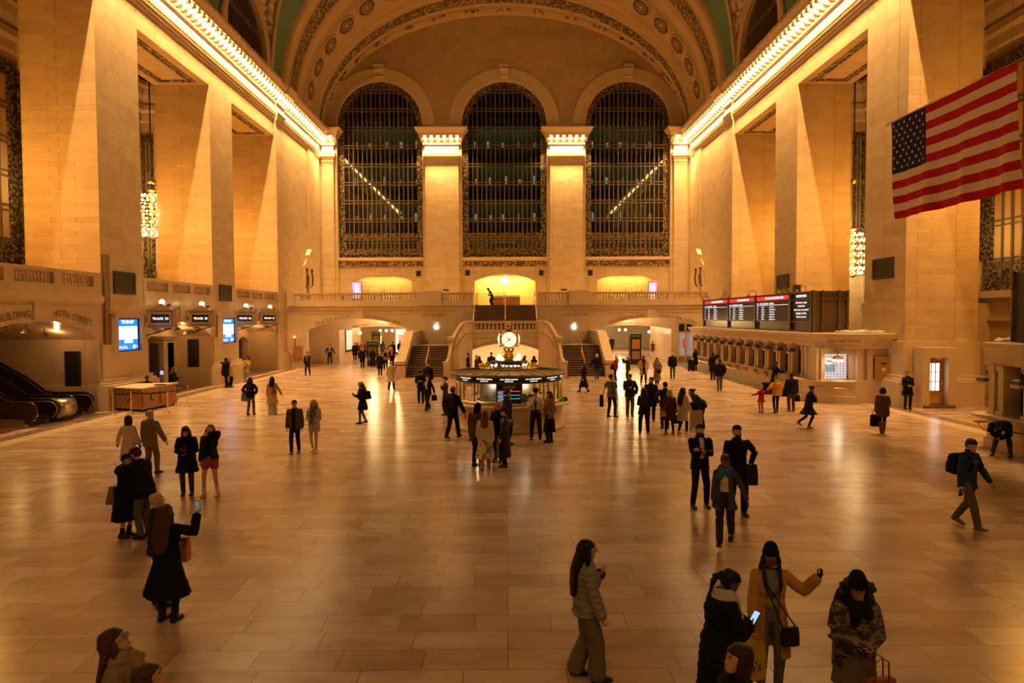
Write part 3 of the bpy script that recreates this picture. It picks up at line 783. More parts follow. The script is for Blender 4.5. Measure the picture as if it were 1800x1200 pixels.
# =================================================================== STAIRS
def stairs():
    t = thing('staircase', 'double marble staircase with curved landing rising behind the information booth to the balcony', 'staircase', (XC, 50, 0))
    # two lower flights
    for s in (-1, 1):
        n = 13; z1 = 2.05; Y0, run = 48.1, .31
        for i in range(n):
            st = MB(); z = z1*(i+1)/n
            xa, xb = sorted((XC+s*4.15, XC+s*7.1))
            st.box((xa, Y0+run*i, 0), (xb, Y0+run*(i+1)+(.0 if i < n-1 else 4.7), z-.05), 1); st.box((xa, Y0+run*i-.03, z-.05), (xb, Y0+run*(i+1)+(.0 if i < n-1 else 4.7), z), 0)
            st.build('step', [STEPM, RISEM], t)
        # outer sloping parapet with newel
        pa = MB(); xa, xb = sorted((XC+s*7.1, XC+s*7.62))
        pa.plate([(47.6, 0), (47.6, 1.0), (48.3, 1.1), (52.2, 3.0), (57.3, 3.0), (57.3, 0)], [], xa, xb, lambda u, v, w: (w, u, v))
        xa, xb = sorted((XC+s*7.02, XC+s*7.7))
        pa.plate([(47.5, .98), (48.3, 1.08), (52.25, 2.98), (57.3, 2.98), (57.3, 3.12), (52.2, 3.12), (48.25, 1.22), (47.5, 1.12)], [], xa, xb, lambda u, v, w: (w, u, v))
        pa.box((xa-.04, 47.35, 0), (xb+.04, 47.75, 1.16)); pa.build('parapet', BOTT, t)
        # brass handrails of the lower flight
        hr = MB(); x = XC+s*5.6; pts = [(x, 48.0, .0), (x, 48.0, 1.0), (x, 52.1, 3.0), (x, 52.1, 2.0)]
        hr.tube(pts[1:3], .035); hr.tube(pts[:2], .025); hr.tube(pts[2:], .025); hr.tube([(x, 50, .95), (x, 50, 1.95)], .025)
        hr.build('handrail', BRASS, t)
        hr = MB(); x = XC+s*7.0; hr.tube([(x, 48.1, .95), (x, 52.2, 2.9)], .03); hr.tube([(x-s*.1, 49, 1.38), (x+s*.1, 49, 1.38)], .015); hr.tube([(x-s*.1, 51.5, 2.56), (x+s*.1, 51.5, 2.56)], .015); hr.build('handrail', BRASS, t)
        # quarter steps from the side landing up to the middle one
        for i in range(4):
            st = MB(); z = 2.05+.75*(i+1)/4; xa, xb = sorted((XC+s*(4.15-.35*i), XC+s*2.6)); st.box((xa, 52.1, 0), (xb, 56.8, z)); st.build('step', STEPM, t)
        # inner parapet: curves down from the landing rail to a newel beside the flight
        pa = MB(); path = [(2.35, 47.75, 3.32, 3.84), (2.75, 47.78, 3.25, 3.8), (3.1, 47.86, 2.9, 3.6), (3.4, 48.0, 2.3, 3.15), (3.65, 48.05, 1.6, 2.6), (3.82, 47.95, .9, 1.95), (3.95, 47.75, .2, 1.2), (4.1, 47.5, 0, .95)]
        out = []
        for x, y, za, zb in path: out.append([(XC+s*(x-.05), y-.25, 0), (XC+s*(x+.12), y+.27, 0), (XC+s*(x+.12), y+.27, zb), (XC+s*(x-.05), y-.25, zb)])
        pa.loft(out, smooth=False)
        out = []
        for x, y, za, zb in path: out.append([(XC+s*(x-.08), y-.34, zb), (XC+s*(x+.15), y+.33, zb), (XC+s*(x+.15), y+.33, zb+.13), (XC+s*(x-.08), y-.34, zb+.13)])
        pa.loft(out, smooth=False)
        xa, xb = sorted((XC+s*3.8, XC+s*4.3)); pa.box((xa, 47.1, 0), (xb, 47.7, 1.0)); pa.box((xa-.05, 47.05, 1.0), (xb+.05, 47.75, 1.12))
        pa.add([(XC+s*4.15, 47.7, 0), (XC+s*4.15, 52.1, 0), (XC+s*4.15, 52.1, 3.0), (XC+s*4.15, 47.7, 1.0)], [(0, 1, 2, 3)])
        pa.tube([(XC+s*2.4, 47.5, 3.2), (XC+s*2.8, 47.52, 3.12), (XC+s*3.2, 47.62, 2.7), (XC+s*3.5, 47.74, 2.0)], .06, 6)
        pa.build('parapet', BOTT, t)
        # side wall of the landing
        xa, xb = sorted((XC+s*2.6, XC+s*4.15)); w = MB(); w.box((xa, 52.0, 2.0), (xb, 52.1, 3.0)); w.build('landing_wall', BOTT, t); w = MB(); w.box((xa, 56.8, 0), (xb, 57.28, 5.0)); w.build('landing_wall', BOTT, t)
    # landing front wall with the arch through to the lower concourse
    w = MB(); o = [(-4.0, 0), (-2.48, 0)] + list(reversed(seg_arch(-2.48, 2.48, 0, 1.82, 2.36, 16)[2:])) + [(2.48, 0), (4.0, 0), (3.95, .8), (3.6, 2.0), (3.2, 2.9), (2.7, 3.25), (2.35, 3.3), (-2.35, 3.3), (-2.7, 3.25), (-3.2, 2.9), (-3.6, 2.0), (-3.95, .8)]
    w.plate([(XC+u, v) for u, v in o], [], 0, .5, XZ(47.7))
    w.box((XC-2.4, 47.56, 3.18), (XC+2.4, 47.7, 3.32)); w.box((XC-4.1, 47.75, 2.6), (XC+4.1, 52.2, 2.8)); w.box((XC-2.6, 51.9, 2.0), (XC+2.6, 52.1, 2.8))
    lw = w.build('landing_wall', BOTT, t)
    cu = arc_curve(XC, 6.0); letters(lw, 'TRACKS 100 TO 117', .22, lambda u, v, w_: (u, 47.685-w_, v), u0=XC-1.35, v0=2.44, curve=cu); letters(lw, 'DINING CONCOURSE', .22, lambda u, v, w_: (u, 47.685-w_, v), u0=XC+1.4, v0=2.44, curve=cu)
    # middle flight
    n = 14
    for i in range(n):
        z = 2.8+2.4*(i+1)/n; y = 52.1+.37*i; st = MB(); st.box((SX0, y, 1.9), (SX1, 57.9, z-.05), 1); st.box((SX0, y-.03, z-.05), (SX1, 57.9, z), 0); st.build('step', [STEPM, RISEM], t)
    for x in (SX0+.1, XC, SX1-.1):
        hr = MB(); hr.tube([(x, 52.2, 3.95), (x, 57.2, 6.25), (x, 57.8, 6.3)], .035); hr.tube([(x, 52.2, 2.8), (x, 52.2, 3.95)], .028); hr.tube([(x, 57.6, 5.2), (x, 57.6, 6.3)], .028); hr.build('handrail', BRASS, t)
    return t
stairs()
balustrade('marble balustrade on the stair landing directly behind the golden clock', (XC-2.35, XC+2.35), 47.85, 'x', [(XC-2.1, XC+2.1, 15)], [], z=2.86)
# tunnel under the landing
tn = MB(); tn.box((XC-4.0, 51.6, 0), (XC+4.0, 51.8, 2.59)); tn.box((XC-4.0, 48.2, 0), (XC-3.8, 51.6, 2.59)); tn.box((XC+3.8, 48.2, 0), (XC+4.0, 51.6, 2.59))
struct('wall_tunnel', tn, PLAIN)

# =================================================================== INFORMATION BOOTH
BC = Vector((.09, 26.35, 0)); BR = 2.12
def ring_pts(r, a): return (BC.x+r*sin(a), BC.y-r*cos(a))
GLOW = flat('booth_interior', (.75, .66, .5), .6)
SIGNW = flat('white_lit_letters', (1, 1, 1), .5, emit=2.4, ecol=(1, .93, .8))
def booth():
    t = thing('information_booth', 'round marble information booth with glazed windows and bronze roof in the middle of the hall', 'booth', BC)
    b = MB(); b.lathe([(BR-.15, 0), (BR+.02, 0), (BR+.02, .12), (BR-.04, .16), (BR-.04, .86), (BR+.03, .9), (BR+.03, .94), (BR-.4, .94)], BC, 64); b.build('base', BOTT, t)
    c = MB(); c.lathe([(BR-.5, .92), (BR+.2, .92), (BR+.24, .95), (BR+.24, .99), (BR+.2, 1.01), (BR-.5, 1.01)], BC, 64); c.build('counter', BOTT, t)
    c = MB(); c.lathe([(BR-.1, 1.01), (BR-.04, 1.01), (BR-.04, 1.12), (BR-.12, 1.12)], BC, 64); c.build('brass_ledge', BRASS, t)
    n = 14; rg = BR-.1; step = 2*pi/n
    for k in range(n):
        a = step*(k+.5); x, y = ring_pts(rg, a)
        p = MB(); p.tube([(x, y, 1.0), (x, y, 2.1)], .03, 6); p.build('mullion', BRONZE, t)
    hd = MB()
    hd.lathe([(rg+.02, 1.80), (rg+.05, 1.80), (rg+.05, 1.84), (rg+.02, 1.84)], BC, n*4); hd.lathe([(rg, 1.50), (rg, 1.50)], BC, 8)
    hd.build('transom', BRONZE, t)
    for k in range(n):
        a0, a1 = step*(k-.5), step*(k+.5); am = step*k
        pts = [ring_pts(rg+.03, a0+(a1-a0)*i/6) for i in range(7)]
        f = MB(); f.loft([[(x, y, 1.84) for x, y in pts], [(x, y, 2.02) for x, y in pts]], closed=False)
        front = k in (0, 1, 2, 13, 12, 11)
        fa = f.build('sign_band', BLACK, t)
        if k in (0, 1, 2, 12, 13, 3):
            mb = MB()
            def fr(u, v, w, am=am): x, y = ring_pts(rg+.045, am+u/(rg)); return (x, y, v)
            put_text(mb, 'MTA METRO-NORTH', .062, fr, v0=1.945, sp=.12); put_text(mb, 'RAILROAD', .055, fr, v0=1.875, sp=.15)
            mb.build('lettering', SIGNW, fa, fix=False)
        g = MB(); pts = [ring_pts(rg, a0+(a1-a0)*i/4) for i in range(5)]
        g.loft([[(x, y, 1.1) for x, y in pts], [(x, y, 1.82) for x, y in pts]], closed=False); g.build('pane', CLEAR, t)
    # shallow segmented roof
    r = MB(); r.lathe([(rg-.1, 2.02), (BR+.05, 2.02), (BR+.1, 2.05), (BR+.1, 2.1), (BR+.02, 2.12)], BC, 56, 1); r.lathe([(BR+.04, 2.115), (.75, 2.24), (0, 2.24)], BC, 28, 0, False)
    r.build('roof', [flat('roof_panel', (.46, .36, .23), .5, noise=.1), BRONZE], t)
    for k in range(n*2):
        a = step*k/2; s = MB(); s.tube([(*ring_pts(.8, a), 2.245), (*ring_pts(BR+.04, a), 2.125)], .012, 4); s.build('roof_seam', DARKM, t)
    # gallery rail and sign drum
    g = MB(); g.lathe([(1.12, 2.2), (1.15, 2.2), (1.15, 2.32), (1.12, 2.32)], BC, 48); g.build('roof_gallery', BRASS, t)
    for k in range(48):
        a = 2*pi*k/48; f = MB(); x, y = ring_pts(1.14, a); f.tube([(x, y, 2.3), (x, y, 2.37), (x, y, 2.42)], [.02, .035, .004], 5); f.build('gallery_finial', BRASS, t)
    d = MB(); d.lathe([(.72, 2.2), (.72, 2.27), (.70, 2.28), (.70, 2.46), (.74, 2.47), (.74, 2.5), (0, 2.52)], BC, 48, 0); dr = d.build('sign_drum', DARKM, t)
    MB().lathe([(.71, 2.2), (.80, 2.2), (.80, 2.26), (.71, 2.28)], BC, 48).build('drum_ring', BRASS, t)
    for q, word in ((0, 'Information'), (pi/2*.93, 'Information'), (-pi/2*.93, 'Information'), (pi, 'Information')):
        mb = MB(); sz = .74/text_width(word, 1, .07); put_text(mb, word, sz, lambda u, v, w: (*ring_pts(.712, q+.08+u/.70), v), v0=2.37-sz*.36, sp=.07); mb.build('lettering', SIGNW, dr, fix=False)
    for q in (-.74, .9):
        mb = MB(); c0 = (0, 2.37); ang = [2*pi*i/20 for i in range(20)]
        vs = [(*ring_pts(.714, q+(.07*cos(a))/.7), 2.37+.07*sin(a)) for a in ang]; mb.add(vs, [tuple(range(20))]); mb.build('question_roundel', SIGNW, dr, fix=False)
    # inside: lit core, clerk counter
    i_ = MB(); i_.lathe([(.0, .0), (.62, 0), (.62, 2.1), (0, 2.1)], BC, 24); i_.build('core', GLOW, t)
    i_ = MB(); i_.lathe([(1.25, 1.02), (1.9, 1.02), (1.9, 1.05), (1.25, 1.05)], BC, 40); i_.build('inner_desk', WOOD, t)
    return t
booth()
# things behind the booth windows and on its counter
def onring(r, a, z): x, y = ring_pts(r, a); return Vector((x, y, z))
step = 2*pi/14
def panel_on_ring(name, mats, a, r, w, z0, z1, label, cat, extra=None):
    t = MB(); pts = [ring_pts(r, a-w/2/r+w/r*i/4) for i in range(5)]; pi_ = [ring_pts(r-.03, a-w/2/r+w/r*i/4) for i in range(5)]
    t.loft([[(x, y, z0) for x, y in pts]+[(x, y, z0) for x, y in reversed(pi_)], [(x, y, z1) for x, y in pts]+[(x, y, z1) for x, y in reversed(pi_)]], smooth=False)
    o = t.build(name, mats); tag(o, label, cat)
    return o
mapm, mn, ml = nt('subway_map'); 
_n = mn.new('ShaderNodeTexNoise'); _n.inputs['Scale'].default_value = 2.6; _n.inputs['Detail'].default_value = 6
_g = mn.new('ShaderNodeNewGeometry'); ml.new(_g.outputs['Position'], _n.inputs['Vector'])
ml.new(ramp(mn, ml, _n.outputs['Fac'], [(.45, (.62, .55, .42)), (.56, (.25, .3, .36))]), P(mapm).inputs['Base Color'])
panel_on_ring('railroad_map', mapm, -step, BR-.34, .70, 1.12, 1.79, 'large railroad map behind the booth window left of the departure screen', 'map')
panel_on_ring('notice_sheet', flat('cream_sheet', (.72, .6, .42), .6), step*.95, BR-.34, .58, 1.42, 1.78, 'cream notice sheet behind the booth window right of the departure screen', 'notice')
panel_on_ring('notice_board', flat('white_sheet', (.75, .68, .55), .6), -2.25*step, BR-.34, .26, 1.15, 1.6, 'white notice standing behind the left booth window', 'notice')
sc_ = panel_on_ring('departure_screen', flat('screen_black', (.01, .01, .012), .3), 0, BR-.13, .86, 1.06, 1.82, 'black departure screen with red, blue and green lines in the booth window', 'screen')
RED, BLU, GRN, WHT = (flat('screen_red', (.8, .05, .06), .5, emit=1.6, ecol=(.9, .05, .08)), flat('screen_blue', (.05, .15, .8), .5, emit=1.6, ecol=(.06, .15, .95)), flat('screen_green', (.03, .5, .1), .5, emit=1.3, ecol=(.03, .6, .12)), flat('screen_white', (.8, .85, 1), .5, emit=1.8, ecol=(.75, .85, 1)))
def scr(m, u0, u1, z0, z1, nm):
    b = MB(); k = [u0+(u1-u0)*i/6 for i in range(7)]
    pts = [ring_pts(BR-.125, u/BR) for u in k]; b.loft([[(x, y, z0) for x, y in pts], [(x, y, z1) for x, y in pts]], closed=False, smooth=False); return b.build(nm, m, sc_)
scr(RED, -.42, .42, 1.53, 1.55, 'red_line'); scr(BLU, -.42, .42, 1.385, 1.41, 'blue_line'); scr(GRN, -.42, .42, 1.265, 1.285, 'green_line'); scr(flat('screen_plate', (.3, .24, .17), .5), -.23, .23, 1.63, 1.75, 'brass_plate')
mb = MB()
for i, z in enumerate((1.49, 1.44, 1.35, 1.31, 1.22, 1.18)):
    for u, s_ in ((-.33, '10:4%d LOCAL' % i), (-.02, 'HARLEM')): put_text(mb, s_, .036, lambda u_, v, w: (*ring_pts(BR-.122, u_/BR), v), u0=u, v0=z)
put_text(mb, 'DEPARTURES', .035, lambda u_, v, w: (*ring_pts(BR-.122, u_/BR), v), v0=1.565); mb.build('timetable_text', WHT, sc_, fix=False)
# counter clutter
for k, a in enumerate((-.13, -.08, .30, .345)):
    c = MB(); p = onring(BR-.02 if k < 2 else BR, a, 1.12 if k < 2 else 1.01); c.lathe([(0, 0), (.028, 0), (.036, .1), (.034, .1), (.027, .01), (0, .01)], p, 10)
    tag(c.build('paper_cup', flat('white_paper', (.8, .76, .68), .6)), 'white paper cup on the booth counter, ' + ('left of' if k < 2 else 'right of') + ' the departure screen', 'cup', 'paper cups on the booth counter')
p = onring(BR+.02, 1.25, 1.01); c = MB(); c.loft([[(p.x+dx*q, p.y+dy*q, p.z+z) for dx, dy in ((-.1, -.06), (.1, -.06), (.1, .06), (-.1, .06))] for q, z in ((1, 0), (.25, .2))], smooth=False)
tag(c.build('folded_leaflet', flat('green_card', (.15, .5, .14), .6)), 'green folded leaflet standing on the booth counter at the right', 'leaflet')
p = onring(BR+.05, 1.33, 1.01); c = MB(); c.cbox((p.x, p.y, p.z+.05), (.2, .14, .1)); c.tube([(p.x-.1, p.y, p.z+.12), (p.x+.1, p.y, p.z+.12)], .025)
tag(c.build('desk_telephone', BLACK), 'black desk telephone on the right end of the booth counter', 'telephone')
p = onring(1.5, step*.95, 1.05); c = MB(); c.cbox((p.x-.12, p.y, p.z+.17), (.26, .05, .32)); c.cbox((p.x-.12, p.y+.04, p.z+.02), (.16, .14, .03)); c.cbox((p.x+.2, p.y, p.z+.17), (.24, .05, .32)); c.cbox((p.x+.2, p.y+.04, p.z+.02), (.16, .14, .03))
tag(c.build('computer_monitor', flat('monitor_grey', (.09, .09, .09), .4)), 'dark grey pair of monitors on the desk inside the booth', 'monitor')
# four-faced clock
FACE = flat('opal_face', (1, .95, .8), .3, emit=1.15, ecol=(1, .84, .55))
def clock():
    B = BC+Vector((0, 0, 2.5))
    t = thing('four_faced_clock', 'golden four-faced clock with glowing opal dials on the booth roof', 'clock', B)
    p = MB(); p.lathe([(0, 0), (.46, 0), (.46, .05), (.42, .08), (.43, .13), (.38, .18), (.30, .26), (.24, .33), (.2, .36), (.2, .47), (.23, .48), (.23, .51), (.17, .53), (.16, .57), (.24, .58), (.24, .61), (.15, .64)], B, 32); p.build('pedestal', GOLD, t)
    C = B+Vector((0, 0, .84)); r = .41
    g = MB(); g.lathe([(.1, -.28), (.24, -.25), (.34, -.16), (.39, 0), (.34, .16), (.24, .27), (.26, .3), (.22, .34), (.12, .40), (.06, .43), (.04, .46), (.05, .48), (.09, .52), (.1, .56), (.07, .6), (.03, .62), (.03, .65), (.045, .67), (.02, .7), (0, .7)], C, 32); g.build('case', GOLD, t)
    for k in range(4):
        a = k*pi/2+.03
        ex = Vector((cos(a), sin(a), 0)); n = Vector((sin(a), -cos(a), 0)); ez = Vector((0, 0, 1))
        def q(u, v, w): return C+ex*u+ez*v+n*(.33+w)
        R = .285; dome = MB(); rings = []
        for i in range(7):
            f = i/6; rr = R*(1-f) if i < 6 else .001; w = .10*(1-(rr/R)**2)
            rings.append([q(rr*cos(2*pi*j/40), rr*sin(2*pi*j/40), w) for j in range(40)])
        dome.loft(rings, cap=False); d = dome.build('dial', FACE, t)
        rim = MB(); rim.loft([[q(rr*cos(2*pi*j/40), rr*sin(2*pi*j/40), w) for j in range(40)] for rr, w in ((.27, -.06), (.31, -.04), (.32, .01), (.30, .03), (.283, .01))], cap=False); rim.build('dial_rim', GOLD, t)
        h = MB()
        for ang, ln, wd in ((radians(90+46), .17, .016), (radians(180+37), .26, .012)):
            d1 = Vector((cos(ang), sin(ang))); e1 = Vector((-sin(ang), cos(ang)))
            h.add([q(*(d1*l+e1*s*wd), .106) for l, s in ((-.08, 1), (-.08, -1), (ln, -.4), (ln, .4))], [(0, 1, 2, 3)])
        h.lathe([(0, 0), (.03, 0)], q(0, 0, .106), 10, axis='y') if False else h.add([q(.028*cos(2*pi*j/12), .028*sin(2*pi*j/12), .108) for j in range(12)], [tuple(range(12))])
        h.build('hands', DARKM, d, fix=False)
        nm = MB()
        for j in range(12):
            an = pi/2-2*pi*j/12; s = str(j if j else 12)
            put_text(nm, s, .05, lambda u, v, w: q(u, v, .10*(1-(u*u+v*v)/R**2)+.006), u0=.225*cos(an), v0=.225*sin(an)-.018)
        nm.build('numerals', flat('amber_numeral', (.55, .35, .12), .5), d, fix=False)
    for k in range(4):
        a = pi/4+k*pi/2+.03; s = MB(); s.tube([C+Vector((cos(a)*.3, sin(a)*.3, -.25)), C+Vector((cos(a)*.42, sin(a)*.42, 0)), C+Vector((cos(a)*.3, sin(a)*.3, .26))], [.03, .05, .03], 8); s.build('corner_strut', GOLD, t)
clock()
for k, a in enumerate((-.72, .72, 2.4, -2.4)):
    p = onring(.55, a, 2.52); s = MB(); s.lathe([(0, 0), (.09, 0), (.07, .03), (.04, .05), (.0, .05)], p, 14, 1); s.ball(p+Vector((0, 0, .13)), .1, 16, 10, 0)
    lab = 'white glowing globe lamp on the booth roof, ' + ('left of the clock foot', 'right of the clock foot', 'behind the clock at the right', 'behind the clock at the left')[k]
    tag(s.build('globe_lamp', [flat('opal_globe', (1, .95, .85), .3, emit=6, ecol=(1, .86, .6)), BRASS]), lab, 'lamp', 'globe lamps on the booth roof')

# ---- balcony above: emblem signs, counter, screens, vents
def apple_outline(n=40):
    pts = []
    for i in range(n):
        a = 2*pi*i/n; x = cos(a)*.47*(1-.06*sin(a)); y = sin(a)*.5
        if sin(a) > .6: y -= .09*(1-min(1, abs(x)/.22)**2) if abs(x) < .22 else 0
        if sin(a) < -.8: y += .07*(1-min(1, abs(x)/.18)**2) if abs(x) < .18 else 0
        dx, dy = x-.56, y-.08; d = sqrt(dx*dx+dy*dy)
        if d < .24: x, y = .56+dx/d*.24 if d else x, .08+dy/d*.24
        pts.append((x, y))
    return pts
LEAF = [(.02, .56), (.04, .7), (.13, .82), (.24, .86), (.23, .72), (.14, .6)]
EMB = flat('white_lit_emblem', (1, 1, 1), .5, emit=3.2, ecol=(1, .95, .85))
def emblem(x, y, z, s, label):
    m = MB(); fr = lambda u, v, w: (x+u*s, y-w, z+v*s)
    m.plate(apple_outline(), [], 0, .06, fr); m.plate(LEAF, [], 0, .06, fr); tag(m.build('fruit_emblem', EMB), label, 'sign')
c = at(886.5, 494, y=71.1); emblem(c.x, 71.15, c.z, .72, 'large glowing white bitten-fruit emblem on the yellow-lit balcony wall')
c = at(767, 574.5, y=57.2); emblem(c.x, 57.25, c.z, .42, 'small glowing white fruit emblem on the wall left of the clock'); c = at(1009, 574.5, y=57.2); emblem(c.x, 57.25, c.z, .42, 'small glowing white fruit emblem on the wall right of the clock')
p0, p1 = at(862, 536, y=64), at(914, 520, y=64)
m = thing('display_counter', 'long wooden display counter on the balcony under the large emblem', 'counter', ((p0.x+p1.x)/2, 64, 5.2))
MB().box((p0.x, 63.6, 5.2), (p1.x, 64.4, 6.05)).build('body', WOOD, m); MB().box((p0.x-.05, 63.5, 6.05), (p1.x+.05, 64.5, 6.1)).build('top', flat('pale_top', (.6, .45, .25), .4), m)
for k in range(14):
    x = p0.x+.5+(p1.x-p0.x-.6)*k/13; b = MB(); b.cbox((x, 63.7, 6.16), (.09, .03, .13)); tag(b.build('display_phone', BLACK), 'small dark phone on show along the wooden balcony counter', 'phone', 'phones on the balcony counter')
PINK, nn_, ll_ = nt('pink_screen'); _t = nn_.new('ShaderNodeTexNoise'); _t.inputs['Scale'].default_value = 1.2; _q = nn_.new('ShaderNodeNewGeometry'); ll_.new(_q.outputs['Position'], _t.inputs['Vector'])
_r = ramp(nn_, ll_, _t.outputs['Fac'], [(.4, (.8, .25, .8)), (.6, (.45, .3, .9))]); ll_.new(_r, P(PINK).inputs['Emission Color']); P(PINK).inputs['Emission Strength'].default_value = .9
for (xa, ya, xb, yb), lab in (((619, 496, 635, 520), 'upright pink and violet screen in the left balcony alcove'), ((1140, 496, 1155, 520), 'upright pink and violet screen in the right balcony alcove')):
    q0, q1 = at(xa, ya, y=69.6), at(xb, yb, y=69.6); s = MB(); s.box((q0.x-.05, 69.5, 5.2), (q1.x+.05, 69.62, q0.z+.05), 1); s.box((q0.x, 69.46, q1.z-.3), (q1.x, 69.5, q0.z), 0)
    s.box(((q0.x+q1.x)/2-.12, 69.44, q1.z-.1), ((q0.x+q1.x)/2+.12, 69.46, q0.z-.35), 2); s.ball(((q0.x+q1.x)/2, 69.45, q0.z-.3), .1, 8, 6, 2)
    tag(s.build('advertising_screen', [PINK, BLACK, flat('white_figure', (.9, .8, .9), .5, emit=1.2, ecol=(1, .85, .95))]), lab, 'screen')
for k, (px, py) in enumerate(((735.5, 480.5), (822, 479.5), (951.5, 479.5), (1037.5, 479.5))):
    c = at(px, py, y=YW); v = MB(); v.box((c.x-.22, YW-.03, c.z-.22), (c.x+.22, YW, c.z+.22)); v.box((c.x-.27, YW-.05, c.z-.27), (c.x+.27, YW-.03, c.z-.22)); v.box((c.x-.27, YW-.05, c.z+.22), (c.x+.27, YW-.03, c.z+.27))
    lab = ('square dark wall vent between the left alcove and its pilaster', 'square dark wall vent left of the yellow-lit alcove', 'square dark wall vent right of the yellow-lit alcove', 'square dark wall vent between the right alcove and its pilaster')[k]
    tag(v.build('wall_vent', BLACK), lab, 'vent', 'square vents beside the balcony alcoves')
for px, lab in ((784, 'low dark speaker on the wide balustrade block left of the stairs'), (991, 'low dark speaker on the wide balustrade block right of the stairs')):
    c = at(px, 512, y=YB+.1); b = MB(); b.cbox((c.x, YB+.1, 6.47), (.5, .22, .13)); tag(b.build('rail_speaker', BLACK), lab, 'speaker')
# glass barriers and a low rope barrier across the stair head
b = thing('brass_barrier', 'thin brass rail barrier across the stair head on the balcony', 'barrier', (at(840, 520, y=58.4).x, 58.4, 5.2))
x0, x1 = at(840, 517, y=58.4).x, at(885, 517, y=58.4).x
for x in (x0, x1): q = MB(); q.tube([(x, 58.4, 5.2), (x, 58.4, 6.25)], .025); q.lathe([(0, 0), (.14, 0), (.14, .02), (.03, .05)], (x, 58.4, 5.2), 12); q.build('post', BRASS, b)
q = MB(); q.tube([(x0, 58.4, 6.2), (x1, 58.4, 6.2)], .02); q.build('rail', BRASS, b)
GL2 = flat('clear_guard_glass', (.8, .8, .7), .1); P(GL2).inputs['Alpha'].default_value = .18
for k, (xa, xb) in enumerate(((-14.8, -10.2), (10.0, 14.6))):
    g = thing('glass_guard', ('clear glass guard panel behind the left balcony rail', 'clear glass guard panel behind the right balcony rail')[k], 'guard panel', (xa, 66, 5.2))
    MB().box((xa, 65.98, 5.2), (xb, 66, 6.7)).build('panel', GL2, g)
    for i in range(4): x = xa+(xb-xa)*i/3; MB().tube([(x, 65.95, 5.2), (x, 65.95, 6.95)], .025, 6).build('post', DARKM, g)
# belt barriers at the foot of both flights
BELT = flat('black_belt', (.02, .018, .016), .7)
for s, nm in ((-1, 'left'), (1, 'right')):
    b = thing('belt_barrier', 'black belt barrier across the foot of the %s flight of stairs' % nm, 'barrier', (XC+s*7.5, 46.9, 0))
    for x in (4.3, 7.55): q = MB(); q.tube([(XC+s*x, 46.9, 0), (XC+s*x, 46.9, 1.0)], .03); q.lathe([(0, 0), (.17, 0), (.17, .02), (.03, .04)], (XC+s*x, 46.9, 0), 14); q.build('post', DARKM, b)
    for z in (.9, .02 if False else .86): pass
    xa, xb = sorted((XC+s*4.3, XC+s*7.55)); MB().box((xa, 46.89, .88), (xb, 46.91, .95)).build('belt', BELT, b)
# =================================================================== LEFT SIDE
# vents on the piers
def wall_rect(x, a, b): p, q = at(*a, x=x), at(*b, x=x); return p.y, q.y, min(p.z, q.z), max(p.z, q.z)
def louvre(x, s, y0, y1, z0, z1, label):
    t = thing('vent_grille', label, 'vent', (x, (y0+y1)/2, z0))
    f = MB(); f.plate([(y0, z0), (y1, z0), (y1, z1), (y0, z1)], [[(y0+.12, z0+.12), (y0+.12, z1-.12), (y1-.12, z1-.12), (y1-.12, z0+.12)]], 0, s*.09, YZ(x)); f.build('frame', DARKM, t)
    g = MB(); g.box((x+s*.01, y0+.1, z0+.1), (x+s*.03, y1-.1, z1-.1))
    n = 12
    for i in range(n): z = z0+.14+(z1-z0-.28)*i/n; g.box((x+s*.03, y0+.12, z), (x+s*.07, y1-.12, z+.05))
    g.build('louvre', BLACK, t)
for s, x, a, b, lab in ((1, XL, (199, 516), (235, 480), 'dark vent on the left pier above the larger blue screen'), (1, XL, (385, 529), (405, 502), 'dark vent on the farther left pier above the smaller blue screen'),
                        (-1, XR, (1536, 492), (1572, 451), 'dark vent on the nearest right pier, left of the flag corner'), (-1, XR, (1367, 508), (1388, 481), 'dark vent on the farther right pier above the departure board')):
    y0, y1, z0, z1 = wall_rect(x, a, b); y0, y1 = sorted((y0, y1)); louvre(x+s*.01, s, y0, y1, z0, z1, lab)
BLUE = flat('blue_lit_screen', (.0, .2, .8), .4, emit=1.25, ecol=(.0, .20, .92))
SWHT = flat('white_lit_screen', (.9, .95, 1), .4, emit=1.5, ecol=(.86, .95, 1))
PALE = flat('pale_blue_print', (.5, .8, .95), .4, emit=1.2, ecol=(.5, .82, 1))
